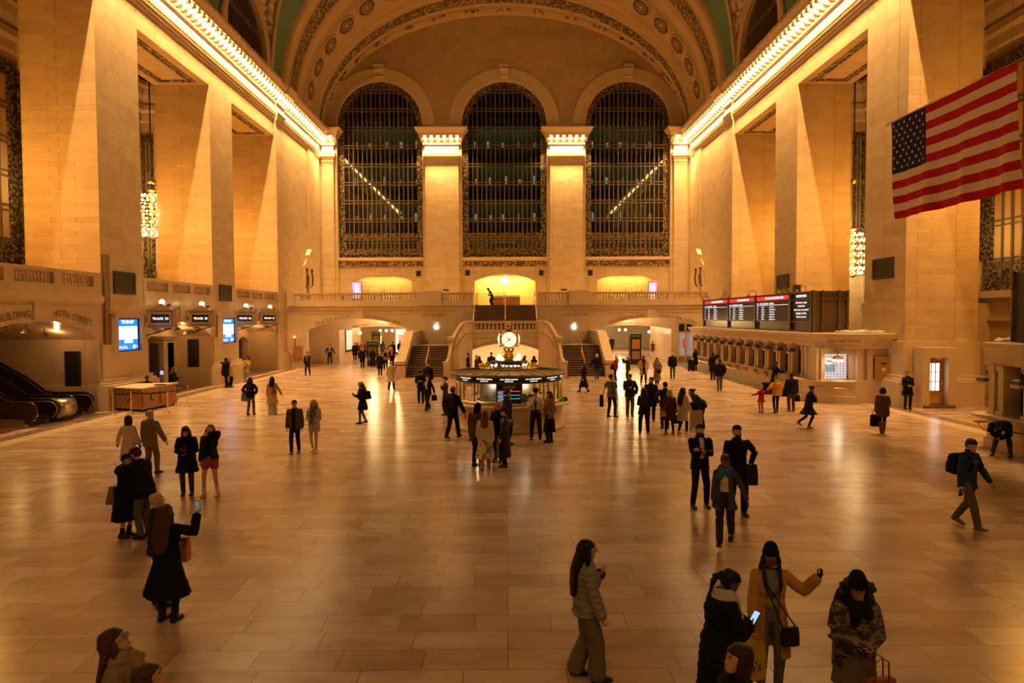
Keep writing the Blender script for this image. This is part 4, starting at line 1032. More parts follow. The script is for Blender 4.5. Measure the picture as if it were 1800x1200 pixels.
def screen(a, b, label):
    y0, y1, z0, z1 = wall_rect(XL+.15, a, b); X = XL+.15
    t = thing('advertising_screen', label, 'screen', (X, (y0+y1)/2, z0))
    e = .22; f = MB(); f.plate([(y0-e, z0-e), (y1+e, z0-e), (y1+e, z1+e), (y0-e, z1+e)], [[(y0, z0), (y0, z1), (y1, z1), (y1, z0)]], -.1, .17, YZ(X))
    f.box((X-.1, y0-e-.08, z1+e), (X+.24, y1+e+.08, z1+e+.1)); f.build('stone_frame', PLAIN, t)
    d = MB(); d.box((X-.1, y0, z0), (X+.02, y1, z1)); d.build('bezel', BLACK, t)
    W, H = y1-y0, z1-z0; fr = lambda u, v, w: (X+.03+w, y0+W*(.07+.86*u), z0+H*(.04+.92*v))
    q = lambda mb, u0, v0, u1, v1, w: mb.add([fr(u0, v0, w), fr(u1, v0, w), fr(u1, v1, w), fr(u0, v1, w)], [(0, 1, 2, 3)])
    s = MB(); q(s, 0, 0, 1, 1, 0); di = s.build('display', BLUE, t, fix=False)
    s = MB(); q(s, .03, .35, .98, .78, .004); q(s, .32, .23, .74, .36, .005); s.build('picture_area', SWHT, di, fix=False)
    s = MB(); q(s, .22, .46, .34, .56, .006); q(s, .36, .46, .52, .52, .006); q(s, .03, .36, .3, .39, .006); q(s, .72, .38, .98, .43, .006); s.build('picture_print', PALE, di, fix=False)
    s = MB(); F3 = lambda u, v, w: (X+.036+w, u, v); yc = (y0+y1)/2
    k_ = lambda t_, w_: w_*W/text_width(t_, 1, .08)
    put_text(s, 'WAIT FOR YOUR', k_('WAIT FOR YOUR', .56), F3, u0=yc, v0=z0+H*.885, sp=.08); put_text(s, 'APPOINTMENT', k_('APPOINTMENT', .50), F3, u0=yc, v0=z0+H*.835, sp=.08)
    put_text(s, 'FIND OUT MORE', k_('FIND OUT MORE', .33), F3, u0=y0+W*.27, v0=z0+H*.13, sp=.08); put_text(s, 'AT THE STATION', k_('AT THE STATION', .38), F3, u0=y0+W*.295, v0=z0+H*.085, sp=.08)
    put_text(s, 'MTA', k_('MTA', .14), F3, u0=y0+W*.86, v0=z0+H*.11, sp=.08)
    cc = [(y0+W*.755+.05*W*cos(2*pi*i/20), z0+H*.13+.05*W*sin(2*pi*i/20)) for i in range(20)]; s.add([F3(u, v, 0) for u, v in cc], [tuple(range(20))]); s.build('lettering', SWHT, di, fix=False)
    return t
screen((203.5, 619), (243, 559), 'tall blue lit advertising screen in a stone frame on the nearer left pier')
screen((388, 604), (411.5, 559), 'tall blue lit advertising screen in a stone frame on the farther left pier')
# cable channel on the pier corner
p = at(184, 447, x=XL+.05); q = at(189, 635, x=XL+.05)
b = MB(); b.box((XL, 31.5, q.z), (XL+.12, 31.78, p.z)); b.box((XL, 31.86, q.z), (XL+.08, 31.98, p.z)); tag(b.build('cable_channel', flat('brown_channel', (.22, .13, .06), .5)), 'long vertical brown cable channel on the corner of the nearest left pier', 'cable channel')
# track signs with globe lamp and camera
GLOBE = flat('sign_globe', (1, .95, .8), .3, emit=7, ecol=(1, .85, .55))
SIGNG = flat('sign_case_paint', (.30, .21, .11), .5)
def track_sign(yc, txt, label):
    x0 = XL+.2; t = thing('track_sign', label, 'sign', (XL, yc, 4.1)); z0, z1 = 3.78, 4.62; hw = .62
    # the case stands out from the wall and faces the west
    c = MB(); c.box((x0, yc-.16, z0), (x0+1.35, yc+.16, z1)); c.box((x0-.05, yc-.2, z1), (x0+1.4, yc+.2, z1+.07)); c.box((x0-.05, yc-.2, z0-.06), (x0+1.4, yc+.2, z0)); c.box((XL, yc-.06, z0+.3), (x0, yc+.06, z0+.5))
    c.plate([(x0+.15, z1+.07), (x0+1.2, z1+.07), (x0+.68, z1+.36)], [], yc-.14, yc+.14, lambda u, v, w: (u, w, v)); c.build('case', SIGNG, t)
    f = MB(); f.plate([(x0+.1, z0+.1), (x0+1.25, z0+.1), (x0+1.25, z1-.1), (x0+.1, z1-.1)], [[(x0+.2, z0+.2), (x0+.2, z1-.2), (x0+1.15, z1-.2), (x0+1.15, z0+.2)]], -.22, -.16, XZ(yc)); f.build('frame', SIGNG, t)
    d = MB(); d.box((x0+.2, yc-.175, z0+.2), (x0+1.15, yc-.16, z1-.2)); dd = d.build('display', BLACK, t)
    s = MB(); put_text(s, txt, .17, lambda u, v, w: (u, yc-.18-w, v), u0=x0+.675, v0=z0+.36, sp=.08); s.build('lettering', SIGNW, dd, fix=False)
    g = MB(); g.ball((x0+.68, yc, z1+.42), .14, 14, 10); g.build('globe', GLOBE, t)
    k = MB()
    for a in (.2, .55, .9): k.tube([(x0+.1+a*.3, yc, z0-.06), (x0+.2+a*.5, yc, z0-.22), (x0+.35+a*.2, yc, z0-.3), (x0+.45, yc, z0-.2)], .025, 6)
    k.tube([(XL, yc, z0-.45), (x0+.4, yc, z0-.3), (x0+1.2, yc, z0-.06)], .03, 6); k.build('scroll_bracket', DARKM, t)
    return t
ys = [at(px, 550, x=XL+.85).y for px in (284, 354, 432, 474)]
for y, tx, lab in zip(ys, ('TRACK 24', 'TRACK 23', 'TRACK 22', 'TRACK 21'), ('lit track sign nearest to the larger blue screen', 'lit track sign just before the smaller blue screen', 'lit track sign just beyond the smaller blue screen', 'lit track sign farthest along the left wall')):
    track_sign(y, tx, lab)
for i, y in enumerate(ys):
    c = thing('security_camera', ('small camera beside the globe of the track sign nearest the larger blue screen', 'small camera beside the globe of the track sign just before the smaller blue screen', 'small camera beside the globe of the track sign just beyond the smaller blue screen', 'small camera beside the globe of the farthest track sign')[i], 'camera', (XL+1.2, y, 4.69))
    b = MB(); b.tube([(XL+1.25, y, 4.69), (XL+1.25, y, 4.85)], .02, 6); b.build('stem', DARKM, c); b = MB(); b.tube([(XL+1.2, y-.12, 4.86), (XL+1.25, y+.1, 4.92)], .06, 8); b.build('body', BLACK, c)
# bell lamps under the arches
BELL = flat('bell_lamp_shade', (.16, .10, .05), .5)
def bell(x, y, ztop, label, group):
    t = thing('bell_lamp', label, 'lamp', (x, y, ztop), group=group)
    b = MB(); b.tube([(x, y, ztop), (x, y, ztop-.16)], .018, 6); b.build('stem', DARKM, t)
    b = MB(); b.lathe([(.03, -.14), (.08, -.17), (.16, -.28), (.2, -.33), (.19, -.33), (.07, -.18)], (x, y, ztop), 16); b.build('shade', BELL, t)
for px, py, k in ((8, 571, 0), (46, 577, 1), (78, 584, 2)):
    p = at(px, py, x=XL-1.0); bell(p.x, p.y, p.z+.15, 'bell lamp under the arch of the escalators, ' + ('nearest the picture edge', 'in the middle of three', 'nearest the pier')[k], 'bell lamps under the escalator arch')
for px, py, k in ((294, 572, 0), (312, 576, 1), (327, 583, 2)):
    p = at(px, py, x=XL-1.0); bell(p.x, p.y, min(p.z+.2, 3.9), 'bell lamp hanging over the gate between the blue screens, ' + ('closest to the sign', 'in the middle of three', 'closest to the dark panel')[k], 'bell lamps over the track gate')
# dark display panels in the recesses
def dark_panel(yf, x0, x1, z0, z1, label):
    t = thing('display_case', label, 'display case', ((x0+x1)/2, yf, z0)); f = MB()
    f.plate([(x0, z0), (x1, z0), (x1, z1), (x0, z1)], [[(x0+.05, z0+.05), (x0+.05, z1-.05), (x1-.05, z1-.05), (x1-.05, z0+.05)]], -.08, 0, XZ(yf)); f.build('frame', DARKM, t)
    f = MB(); f.box((x0+.05, yf-.04, z0+.05), (x1-.05, yf-.02, z1-.05)); f.build('glass_front', BLACK, t)
p, q = at(116, 689, y=31.0), at(141, 617, y=31.0); dark_panel(31.02, p.x, q.x, p.z, q.z, 'tall black display case on the stone wall beside the escalators')
p, q = at(331, 647, y=42.9), at(349, 596, y=42.9); dark_panel(42.92, p.x, q.x, p.z, q.z, 'tall black display case on the recess wall below the track signs')
p = at(425.5, 624, x=XL-2.08); b = MB(); b.lathe([(0, 0), (.28, 0), (.3, .03), (.24, .05), (0, .05)], (XL-2.1, 50.9, p.z), 24, axis='x'); tag(b.build('wall_roundel', flat('green_bronze', (.2, .15, .05), .5)), 'round green bronze plate on the wall behind the person in the tan coat', 'plate')
# escalators
CHROME = flat('brushed_steel', (.5, .44, .36), .3, 1); RUB = flat('black_handrail', (.015, .012, .012), .35)
EPAN = flat('dark_balustrade_panel', (.05, .03, .025), .3, .3)
def escalator(yc, label):
    t = thing('escalator', label, 'escalator', (XL-1, yc, 0)); hw = .62
    xe = XL-.5+.75; prof_x = [xe-.0]
    def zrail(x): d = (xe-1.7)-x; return .95+max(0, d)*.56
    for s in (-1, 1):
        y = yc+s*hw
        xs = [xe-1.7-i*.6 for i in range(10)]
        line = [(xe-.35, .30)]+[(xe-.35+.33*cos(a), .62+.33*sin(a)) for a in [-.9*pi/2+i*(.9*pi)/8 for i in range(9)]]+[(xe-.5, .95), (xe-1.7, .95), (xe-2.1, 1.02)] + [(x, zrail(x)+.0) for x in xs[2:]]
        r = MB(); r.tube([(x, y, z) for x, z in line], .05, 8); r.build('handrail', RUB, t)
        pn = MB(); up = [(x, z-.05) for x, z in line[5:]]; lo = [(line[-1][0], line[-1][1]-.9), (xe-2.3, .1), (xe-.3, .1)]
        pn.plate(up+lo, [], -.03, .03, lambda u, v, w: (u, y+w, v)); pn.build('balustrade_panel', EPAN, t)
        tr = MB(); tr.tube([(x, y-s*.05, z-.1) for x, z in line[1:]], .022, 6); tr.build('rail_trim', CHROME, t)
        sk = MB(); sk.plate([(xe-.45, 0), (xe-2.4, 0), (xe-7, 2.3), (xe-7, 2.75), (xe-2.3, .36), (xe-.45, .3)], [], -.11, .11, lambda u, v, w: (u, y+w, v)); sk.build('skirt', CHROME, t)
    dk = MB()
    dk.tube([(xe-.55, yc-hw+.05, .62), (xe-.55, yc+hw-.05, .62)], .0001, 4) if False else None
    for i in range(12):
        x = xe-1.0-i*.4; z = 0 if i < 3 else (i-3)*.22
        st = MB(); st.box((x-.4, yc-hw+.1, max(0, z-.2)), (x, yc+hw-.1, z+.02)); st.build('step', DARKM, t)
    b = MB(); b.box((xe-.8, yc-hw-.15, 0), (xe+.5, yc+hw+.15, .015)); b.build('landing_plate', CHROME, t)
escalator(29.6, 'escalator nearest the pier, with black handrails and dark sides'); escalator(27.2, 'escalator nearest the left picture edge, with black handrails and dark sides')
b = MB(); yb = 28.4; b.lathe([(.0, -.42), (.36, -.42), (.40, -.38), (.40, .38), (.36, .42), (0, .42)], (XL+.05, yb, .5), 20, axis='y'); b.box((XL-1.5, yb-.42, .1), (XL+.05, yb+.42, .9)); tag(b.build('escalator_drum', CHROME), 'rounded steel housing between the two escalators', 'housing')
# security desk
d0 = [at(202.5, 720.5), at(250, 724), at(285, 716)]
def desk():
    c = (d0[0]+d0[2])/2; t = thing('security_desk', 'polygonal oak security desk with pale top behind the brass posts', 'desk', (c.x, c.y+.8, 0))
    A, B_, C_ = [Vector((p.x, p.y, 0)) for p in d0]; back = Vector((-.2, 1.35, 0)); E_ = C_+Vector((.15, 1.2, 0)); D_ = A+Vector((.1, 1.5, 0))
    pl = [A, B_, C_, E_, D_]; ctr = sum(pl, Vector())/5
    def poly(f, z): return [(ctr.x+(p.x-ctr.x)*f, ctr.y+(p.y-ctr.y)*f, z) for p in pl]
    b = MB(); b.loft([poly(.97, .1), poly(.97, 1.0)], smooth=False); b.build('body', WOOD, t)
    b = MB(); b.loft([poly(.99, .1), poly(.99, .26)], smooth=False); b.loft([poly(.985, .9), poly(.985, .96)], smooth=False)
    for p, q_ in ((A, B_), (B_, C_)):
        for f in (.06, .94): m = p+(q_-p)*f; b.cbox((ctr.x+(m.x-ctr.x)*.985, ctr.y+(m.y-ctr.y)*.985, .55), (.1, .06, .62))
    b.build('panel_moulding', WOOD, t)
    b = MB(); b.loft([poly(1.03, 1.0), poly(1.05, 1.03), poly(1.05, 1.07)], smooth=False); b.build('top', flat('cream_desk_top', (.72, .58, .38), .35), t)
    for p in pl[:4]: m = ctr+(p-ctr)*.86; b = MB(); b.tube([(m.x-.03, m.y, .06), (m.x+.03, m.y, .06)], .06, 10); b.build('caster', BLACK, t)
    for p, q_ in ((A, B_), (B_, C_)):
        m = p+(q_-p)*.5; n = Vector(((q_-p).y, -(q_-p).x, 0)).normalized(); e = (q_-p).normalized(); m = ctr+(m-ctr)*.97
        out = [(0, -.2), (.1, -.14), (.15, -.02), (.15, .14), (.08, .17), (0, .2), (-.08, .17), (-.15, .14), (-.15, -.02), (-.1, -.14)]
        b = MB(); b.plate(out, [], .02, .05, lambda u, v, w: tuple(m+e*u+n*w+Vector((0, 0, .62+v)))); o = b.build('shield_badge', BLACK, t)
        b = MB(); b.plate([(u*.72, v*.72) for u, v in out], [], .05, .056, lambda u, v, w: tuple(m+e*u+n*w+Vector((0, 0, .62+v)))); b.build('shield_face', flat('badge_grey', (.25, .24, .22), .4), o)
    return t, ctr
desk_t, DC = desk()
b = MB(); b.lathe([(0, 0), (.26, 0), (.28, .03), (0, .05)], (DC.x+.6, DC.y+.1, 1.07), 18); tag(b.build('desk_tray', BLACK), 'flat black tray lying on the pale desk top', 'tray')
# brass stanchions and belts
posts = [at(199, 729), at(230.5, 727.5), at(295, 725.5), at(330.5, 714)]
plab = ('brass post in front of the left end of the oak desk', 'brass post in front of the middle of the oak desk', 'brass post beyond the right end of the oak desk, carrying the belt', 'brass post farthest right in the belt line')
for i, p in enumerate(posts):
    t = thing('stanchion_post', plab[i], 'stanchion', (p.x, p.y, 0), group='brass posts around the oak desk')
    b = MB(); b.lathe([(0, 0), (.17, 0), (.17, .012), (.05, .035), (.03, .06)], (p.x, p.y, 0), 18); b.build('base', BRASS, t)
    b = MB(); b.lathe([(.028, .05), (.028, .9), (.04, .91), (.04, 1.0), (0, 1.0)], (p.x, p.y, 0), 12); b.build('pole', BRASS, t)
extra = at(285, 711); pts = [posts[0], posts[1], posts[2], posts[3], Vector((extra.x-.4, extra.y+1.6, 0))]
for i in range(4):
    a, c = pts[i], pts[i+1]; b = MB(); L = []
    for k in range(9): f = k/8; L.append((a+(c-a)*f)+Vector((0, 0, .94-.05*sin(pi*f))))
    b.loft([[tuple(v+Vector((0, 0, -.03))), tuple(v+Vector((0, .01, -.03))), tuple(v+Vector((0, .01, .03))), tuple(v+Vector((0, 0, .03)))] for v in L], smooth=False)
    tag(b.build('barrier_belt', BELT), ('black belt stretched between the two posts before the desk', 'black belt running from the desk middle past its right end', 'black belt between the two right brass posts', 'black belt running back from the farthest right post to the gate')[i], 'belt')
# kiosk beside the pier
def kiosk():
    p = at(267, 706); x, y = -18.75, 36.7
    t = thing('help_kiosk', 'tall grey green stone and glass kiosk against the pier beside the track gate', 'kiosk', (x, y, 0)); KG = flat('kiosk_grey', (.30, .27, .2), .5); 
    b = MB(); b.box((x-.75, y-.7, 0), (x+.75, y+.5, .35)); b.box((x-.7, y-.65, .35), (x-.35, y+.45, 2.9)); b.box((x+.45, y-.65, .35), (x+.7, y+.45, 2.9)); b.box((x-.7, y-.2, .35), (x+.7, y+.45, 2.9)); b.build('body', KG, t)
    b = MB(); b.loft([[(x-q, y-q*1.0, z), (x+q, y-q, z), (x+q, y+.5, z), (x-q, y+.5, z)] for q, z in ((.74, 2.9), (.78, 3.0), (.74, 3.03), (.74, 3.1), (.88, 3.2), (.9, 3.27))], smooth=False); b.build('cornice', KG, t)
    b = MB(); b.box((x-.3, y-.5, .6), (x+.42, y-.22, 2.6)); s = b.build('screen_bay', flat('kiosk_screen', (.12, .08, .055), .25), t)
    b = MB(); b.box((x-.2, y-.52, .75), (x+.25, y-.5, .85)); b.build('status_light', SWHT, s)
    b = MB(); b.box((x+.5, y-.67, 1.25), (x+.66, y-.65, 1.45)); b.build('call_panel', flat('call_blue', (.2, .25, .6), .4, emit=1.0, ecol=(.5, .5, 1)), t)
kiosk()
# lower items at the far end of the left wall
p0, p1 = at(516, 632, y=YB), at(532, 608, y=YB)
t = thing('wooden_cabinet', 'square brown wooden cabinet on the wall left of the left arch', 'cabinet', ((p0.x+p1.x)/2, YB, p0.z)); MB().box((p0.x, YB-.14, p0.z), (p1.x, YB, p1.z)).build('body', WOOD, t); MB().box((p0.x+.07, YB-.17, p0.z+.07), (p1.x-.07, YB-.14, p1.z-.07)).build('door', WOOD, t)
p = at(518.5, 592, y=YB); t = thing('strobe_light', 'small glowing red warning light above the wooden cabinet', 'light', (p.x, YB, p.z)); MB().cbox((p.x, YB-.05, p.z), (.16, .1, .2)).build('body', DARKM, t); b = MB(); b.ball((p.x, YB-.12, p.z), .1, 10, 8); b.build('lens', flat('red_lens', (1, .1, .05), .3, emit=9, ecol=(1, .16, .06)), t); MB().tube([(p.x, YB-.03, p.z-.1), (p.x, YB-.03, p1.z)], .02, 6).build('conduit', DARKM, t)
# door-like niches on the end blocks
for s, X, px, lab in ((1, XL, 538, 'left'), (-1, XR, 1233, 'right')):
    y = at(px, 480, x=X).y; t = struct('door_%d' % (1 if s == 1 else 2), MB().box((X, y-.55, 5.2), (X+s*.05, y+.55, 8.1)), flat('door_brown', (.20, .12, .05), .5))
    f = MB(); f.plate([(y-.9, 5.2), (y-.55, 5.2), (y-.55, 8.1), (y+.55, 8.1), (y+.55, 5.2), (y+.9, 5.2), (y+.9, 9.0), (y, 9.6), (y-.9, 9.0)], [], 0, s*.16, YZ(X)); f.build('surround', PLAIN, t)
    for d in (-.8, .8): b = MB(); b.tube([(X+s*.16, y+d, 7.0), (X+s*.35, y+d, 7.2), (X+s*.4, y+d, 7.9), (X+s*.3, y+d, 8.6)], .07, 8); b.ball((X+s*.35, y+d, 8.65), .12, 8, 6); b.build('scroll_console', DARKM, t)
    b = MB(); b.add([(X+s*.1, y-.5, 9.95), (X+s*.1, y+.1, 10.5), (X+s*.5, y+.1, 10.55), (X+s*.5, y-.5, 10.0)], [(0, 1, 2, 3)]); b.add([(X+s*.1, y-.5, 9.92), (X+s*.1, y+.1, 10.47), (X+s*.5, y+.1, 10.52), (X+s*.5, y-.5, 9.97)], [(3, 2, 1, 0)]); b.build('tilted_panel', flat('white_panel', (.8, .75, .65), .5), t)
# =================================================================== CHANDELIERS AND SCONCES
bulb_me = MB().ball((0, 0, 0), .06, 8, 6, 0, (1, 1, 1.2)).mesh('bulb', BULBC)
def chandelier(x, y, zc, label, s=1.0):
    t = thing('chandelier', label, 'chandelier', (x, y, zc))
    rows = [(.55, 1.28), (.82, .92), (1.0, .46), (1.06, 0), (1.0, -.46), (.82, -.9), (.55, -1.22)]
    for r, z in rows:
        n = 16 if r > .6 else 10
        b = MB(); b.tube([(x+s*r*.93*cos(2*pi*k/24), y+s*r*.93*sin(2*pi*k/24), zc+z*s) for k in range(25)], .035, 6); b.build('ring', GOLD, t)
        if r > .6:
            for k in range(n):
                a = 2*pi*(k+.5*(int(z*10) % 2))/n; o = link(bulb_me, 'bulb', t, False); o.location = (s*r*cos(a), s*r*sin(a), z*s-.02)
    for z in (1.28, -1.22):
        for k in range(10): a = 2*pi*k/10; o = link(bulb_me, 'bulb', t, False); o.location = (s*.55*cos(a), s*.55*sin(a), z*s)
    for k in range(12):
        a = 2*pi*k/12; b = MB(); b.tube([(x+s*r*.93*cos(a), y+s*r*.93*sin(a), zc+z*s) for r, z in [(.25, 1.5)]+rows+[(.2, -1.4)]], .025, 5); b.build('rib', GOLD, t)
    b = MB(); b.lathe([(.05, 1.75), (.3, 1.7), (.32, 1.6), (.2, 1.55), (.25, 1.45), (.1, 1.3), (.1, -1.3), (.25, -1.38), (.1, -1.5), (0, -1.55)], (x, y, zc), 16); b.build('stem', GOLD, t)
    b = MB(); b.tube([(x, y, zc+1.7), (x, y, 20.4)], .04, 6); b.lathe([(.03, 0), (.14, .05), (.16, .12), (.05, .2)], (x, y, 15.3), 12); b.build('chain', DARKM, t)
    b = MB(); b.lathe([(.03, 0), (.3, .1), (.35, .25), (.1, .4), (.03, .5)], (x, y, 12.7), 12); b.build('crown', GOLD, t)
pc = at(267.5, 380, x=-22.6); CHL = pc
chandelier(pc.x, pc.y, pc.z, 'glowing chandelier of bare bulbs in the left aisle between the piers')
pc = at(1499, 447, x=22.6); CHR = pc
chandelier(pc.x, pc.y, pc.z, 'glowing chandelier of bare bulbs in the right aisle above the ticket office')
for px, pys, s, lab in ((54, (309, 323, 336), 1, 'wall light of three bulbs beside the left aisle window'), (1707, (403, 416, 429), -1, 'wall light of three bulbs beside the right aisle window')):
    yy = 33.5; c = at(px, pys[1], y=yy); t = thing('wall_sconce', lab, 'lamp', (c.x-s*.0, 34.95, c.z))
    b = MB(); b.tube([(c.x, yy+.1, c.z-.9), (c.x, yy+.1, c.z+.9)], .04, 6); b.tube([(c.x, yy+.1, c.z), (c.x, 34.98, c.z)], .03, 6); b.build('bracket', GOLD, t)
    for py in pys: q = at(px, py, y=yy); b = MB(); b.ball(q, .11, 10, 8, 0, (1, 1, 1.2)); b.build('bulb', BULBC, t)

# =================================================================== RIGHT SIDE: TICKET OFFICES
LANT = flat('lantern_glass', (.55, .42, .25), .4)
def entab(mb, path, z0=2.62):
    mb.sweep([(-.3, z0), (0, z0), (.05, z0+.06), (.05, z0+.2), (.1, z0+.3), (.22, z0+.48), (.3, z0+.55), (.33, z0+.7), (-.3, z0+.72)], path)
XF = 15.3
def ticket_office():
    t = thing('ticket_office', 'long marble ticket office with a row of windows along the right wall', 'ticket office', (XF+1, 44, 0))
    Y0, Y1 = 33.6, 56.2
    b = MB(); b.box((XF, Y0, 0), (18.3, Y1, 1.0)); b.box((XF-.12, Y0, 0), (XF, Y1, .3)); b.build('base', BOTT, t)
    e = MB(); e.box((XF, Y0, 2.62), (19.5, Y1+.3, 3.34)); entab(e, [(XF, Y1, -1, 0), (XF, 34.0, -1, 0), (XF, 33.6, -1, -.2), (15.6, 32.95, -.75, -.66), (16.1, 32.5, -.5, -.87), (16.9, 32.28, 0, -1), (18.9, 32.28, 0, -1)]); e.box((XF+.2, 32.7, 2.62), (19.5, Y0, 3.34)); e.build('entablature', BOTT, t)
    c = MB(); c.sweep([(-.3, 1.0), (.25, 1.0), (.28, 1.05), (.25, 1.09), (-.3, 1.09)], [(XF, Y1, -1, 0), (XF, 33.7, -1, 0)]); c.build('counter_ledge', BOTT, t)
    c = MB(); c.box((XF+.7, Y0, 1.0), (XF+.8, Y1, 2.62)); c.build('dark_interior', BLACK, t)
    n = 12; pitch = 1.66
    for k in range(n+1):
        y = 34.9+k*pitch; p = MB()
        for d in (-.26, .14): p.box((XF-.06, y+d-.1, 1.09), (XF+.3, y+d+.1, 2.5)); p.box((XF-.1, y+d-.13, 2.42), (XF+.3, y+d+.13, 2.62)); p.box((XF-.1, y+d-.13, 1.09), (XF+.3, y+d+.13, 1.2))
        p.box((XF, y-.3, 1.09), (XF+.7, y+.2, 2.62)); p.build('pilaster', BOTT, t)
        q = MB(); q.plate([(XF-.26, .98), (XF, .98), (XF, .62), (XF-.06, .62), (XF-.1, .8), (XF-.24, .9)], [], y-.06, y+.06, lambda u, v, w: (u, w, v)); q.build('ledge_bracket', BOTT, t)
        if k < n:
            ym = y+pitch/2-.05; w = MB(); w.plate([(y+.2, 1.09), (y+pitch-.3, 1.09), (y+pitch-.3, 2.62), (y+.2, 2.62)], [[(y+.28, 1.17), (y+.28, 2.5), (y+pitch-.38, 2.5), (y+pitch-.38, 1.17)]], .25, .33, YZ(XF)); 
            for d in (.25, .5, .75): w.box((XF+.26, y+.25+(pitch-.6)*d-.02, 1.1), (XF+.3, y+.25+(pitch-.6)*d+.02, 2.5))
            wo = w.build('ticket_window', BRONZE, t); MB().box((XF+.31, y+.28, 1.17), (XF+.32, y+pitch-.38, 2.5)).build('pane', flat('dark_ticket_glass', (.03, .02, .015), .2), wo)
    r = MB(); r.tube([(XF-.3, 35.2, .72), (XF-.3, Y1-.5, .72)], .03, 8)
    for k in range(13): y = 35.2+k*1.66; r.tube([(XF-.3, y, .72), (XF, y, .66)], .02, 6)
    r.build('handrail', BRASS, t)
    # rounded customer-service end facing the hall
    path = [(XF, 33.7, -1, 0), (15.6, 33.0, -.8, -.6), (16.1, 32.62, -.45, -.9), (16.9, 32.45, 0, -1)]
    f = MB(); f.sweep([(-.3, 0), (.1, 0), (.1, .32), (.06, .36), (.06, .95), (.16, 1.0), (.2, 1.06), (.14, 1.1), (-.3, 1.1)], [(14.7, 34.6, -1, .0), (14.75, 33.6, -.95, -.3), (15.1, 32.9, -.7, -.7), (15.8, 32.45, -.3, -.95), (16.6, 32.3, 0, -1)]); f.box((14.95, 32.9, 0), (16.6, 34.5, .99)); f.build('bowed_counter', BOTT, t)
    f = MB(); x0, x1 = 15.14, 16.76; f.plate([(x0, 1.09), (x1, 1.09), (x1, 2.62), (x0, 2.62)], [[(x0+.18, 1.12), (x0+.18, 2.35), (x1-.18, 2.35), (x1-.18, 1.12)]], -.08, .15, XZ(32.75)); f.box((x0-.2, 32.75, 1.0), (x0, 33.6, 2.62)); f.build('window_surround', BOTT, t)
    gr = MB()
    for k in range(9): x = x0+.2+(x1-x0-.4)*k/8; gr.box((x-.008, 32.74, 1.12), (x+.008, 32.76, 2.35))
    for k in range(11): z = 1.15+k*.12; gr.box((x0+.18, 32.74, z-.008), (x1-.18, 32.76, z+.008))
    go = gr.build('service_grille', BRASS, t); MB().box((x0+.1, 33.25, 1.1), (x1-.1, 33.3, 2.5)).build('lit_office', flat('lit_office_wall', (.6, .6, .62), .5, emit=.55, ecol=(.85, .85, 1)), t)
    MB().box((x0+.35, 33.0, 1.5), (x0+.85, 33.04, 1.85)).build('office_screen', flat('office_screen', (.1, .2, .3), .4, emit=.6, ecol=(.15, .4, .55)), t)
    MB().box((x0+.3, 32.7, 1.95), (x0+.8, 32.72, 2.05)).build('window_sign', BLACK, t)
    mb = MB(); put_text(mb, 'CUSTOMER SERVICE', .17, lambda u, v, w: (u, 32.08-w, v), u0=15.95, v0=2.93); mb.build('inscription', INK, t, fix=False)
    f = MB()
    for x in (16.92, 17.4, 18.55): f.box((x-.13, 32.45, 1.1), (x+.13, 32.9, 2.5)); f.box((x-.17, 32.4, 2.5), (x+.17, 32.9, 2.62)); f.box((x-.16, 32.42, 1.1), (x+.16, 32.9, 1.2))
    f.box((16.78, 32.6, 0), (18.9, 32.95, 2.62)); f.box((16.6, 32.42, 0), (18.9, 32.6, 1.1)); f.box((16.55, 32.3, 0), (16.95, 32.5, 1.12)); f.build('panelled_end', BOTT, t)
    h = MB(); h.tube([(14.72, 33.2, .74), (15.15, 32.6, .74), (15.8, 32.2, .74), (16.3, 32.1, .74)], .03, 8); h.build('handrail', BRASS, t)
    return t
ticket_office()
# lanterns over the ticket windows
def lantern(x, y, z, label, group, lit=False, arm=(1, 0)):
    t = thing('ticket_lantern', label, 'lamp', (x, y, z), group=group)
    b = MB(); ax, ay = arm; b.tube([(x+ax*.32, y+ay*.32, z+.34), (x+ax*.2, y+ay*.2, z+.42), (x+ax*.06, y+ay*.06, z+.4), (x, y, z+.3), (x, y, z+.16)], .018, 6); b.build('arm', DARKM, t)
    b = MB(); b.loft([[(x+dx*q, y+dy*q, z+h) for dx, dy in ((-.5, -.5), (.5, -.5), (.5, .5), (-.5, .5))] for q, h in ((.1, .18), (.34, .1), (.4, .03), (.4, 0), (.3, .0))], smooth=False); b.build('hood', DARKM if not lit else BRASS, t)
    b = MB(); b.loft([[(x+dx*q, y+dy*q, z+h) for dx, dy in ((-.5, -.5), (.5, -.5), (.5, .5), (-.5, .5))] for q, h in ((.36, .0), (.36, -.1))], smooth=False); b.build('glass', flat('lit_lantern', (1, .95, .8), .3, emit=9, ecol=(1, .8, .5)) if lit else LANT, t)
for k in range(12): lantern(XF-.38, 34.9+1.66*k+.75, 2.33, 'small unlit lantern in the row over the dark ticket windows', 'lanterns over the ticket windows')
lantern(15.75, 32.3, 2.12, 'lit lantern in front of the customer service window', None, True, (0, 1))
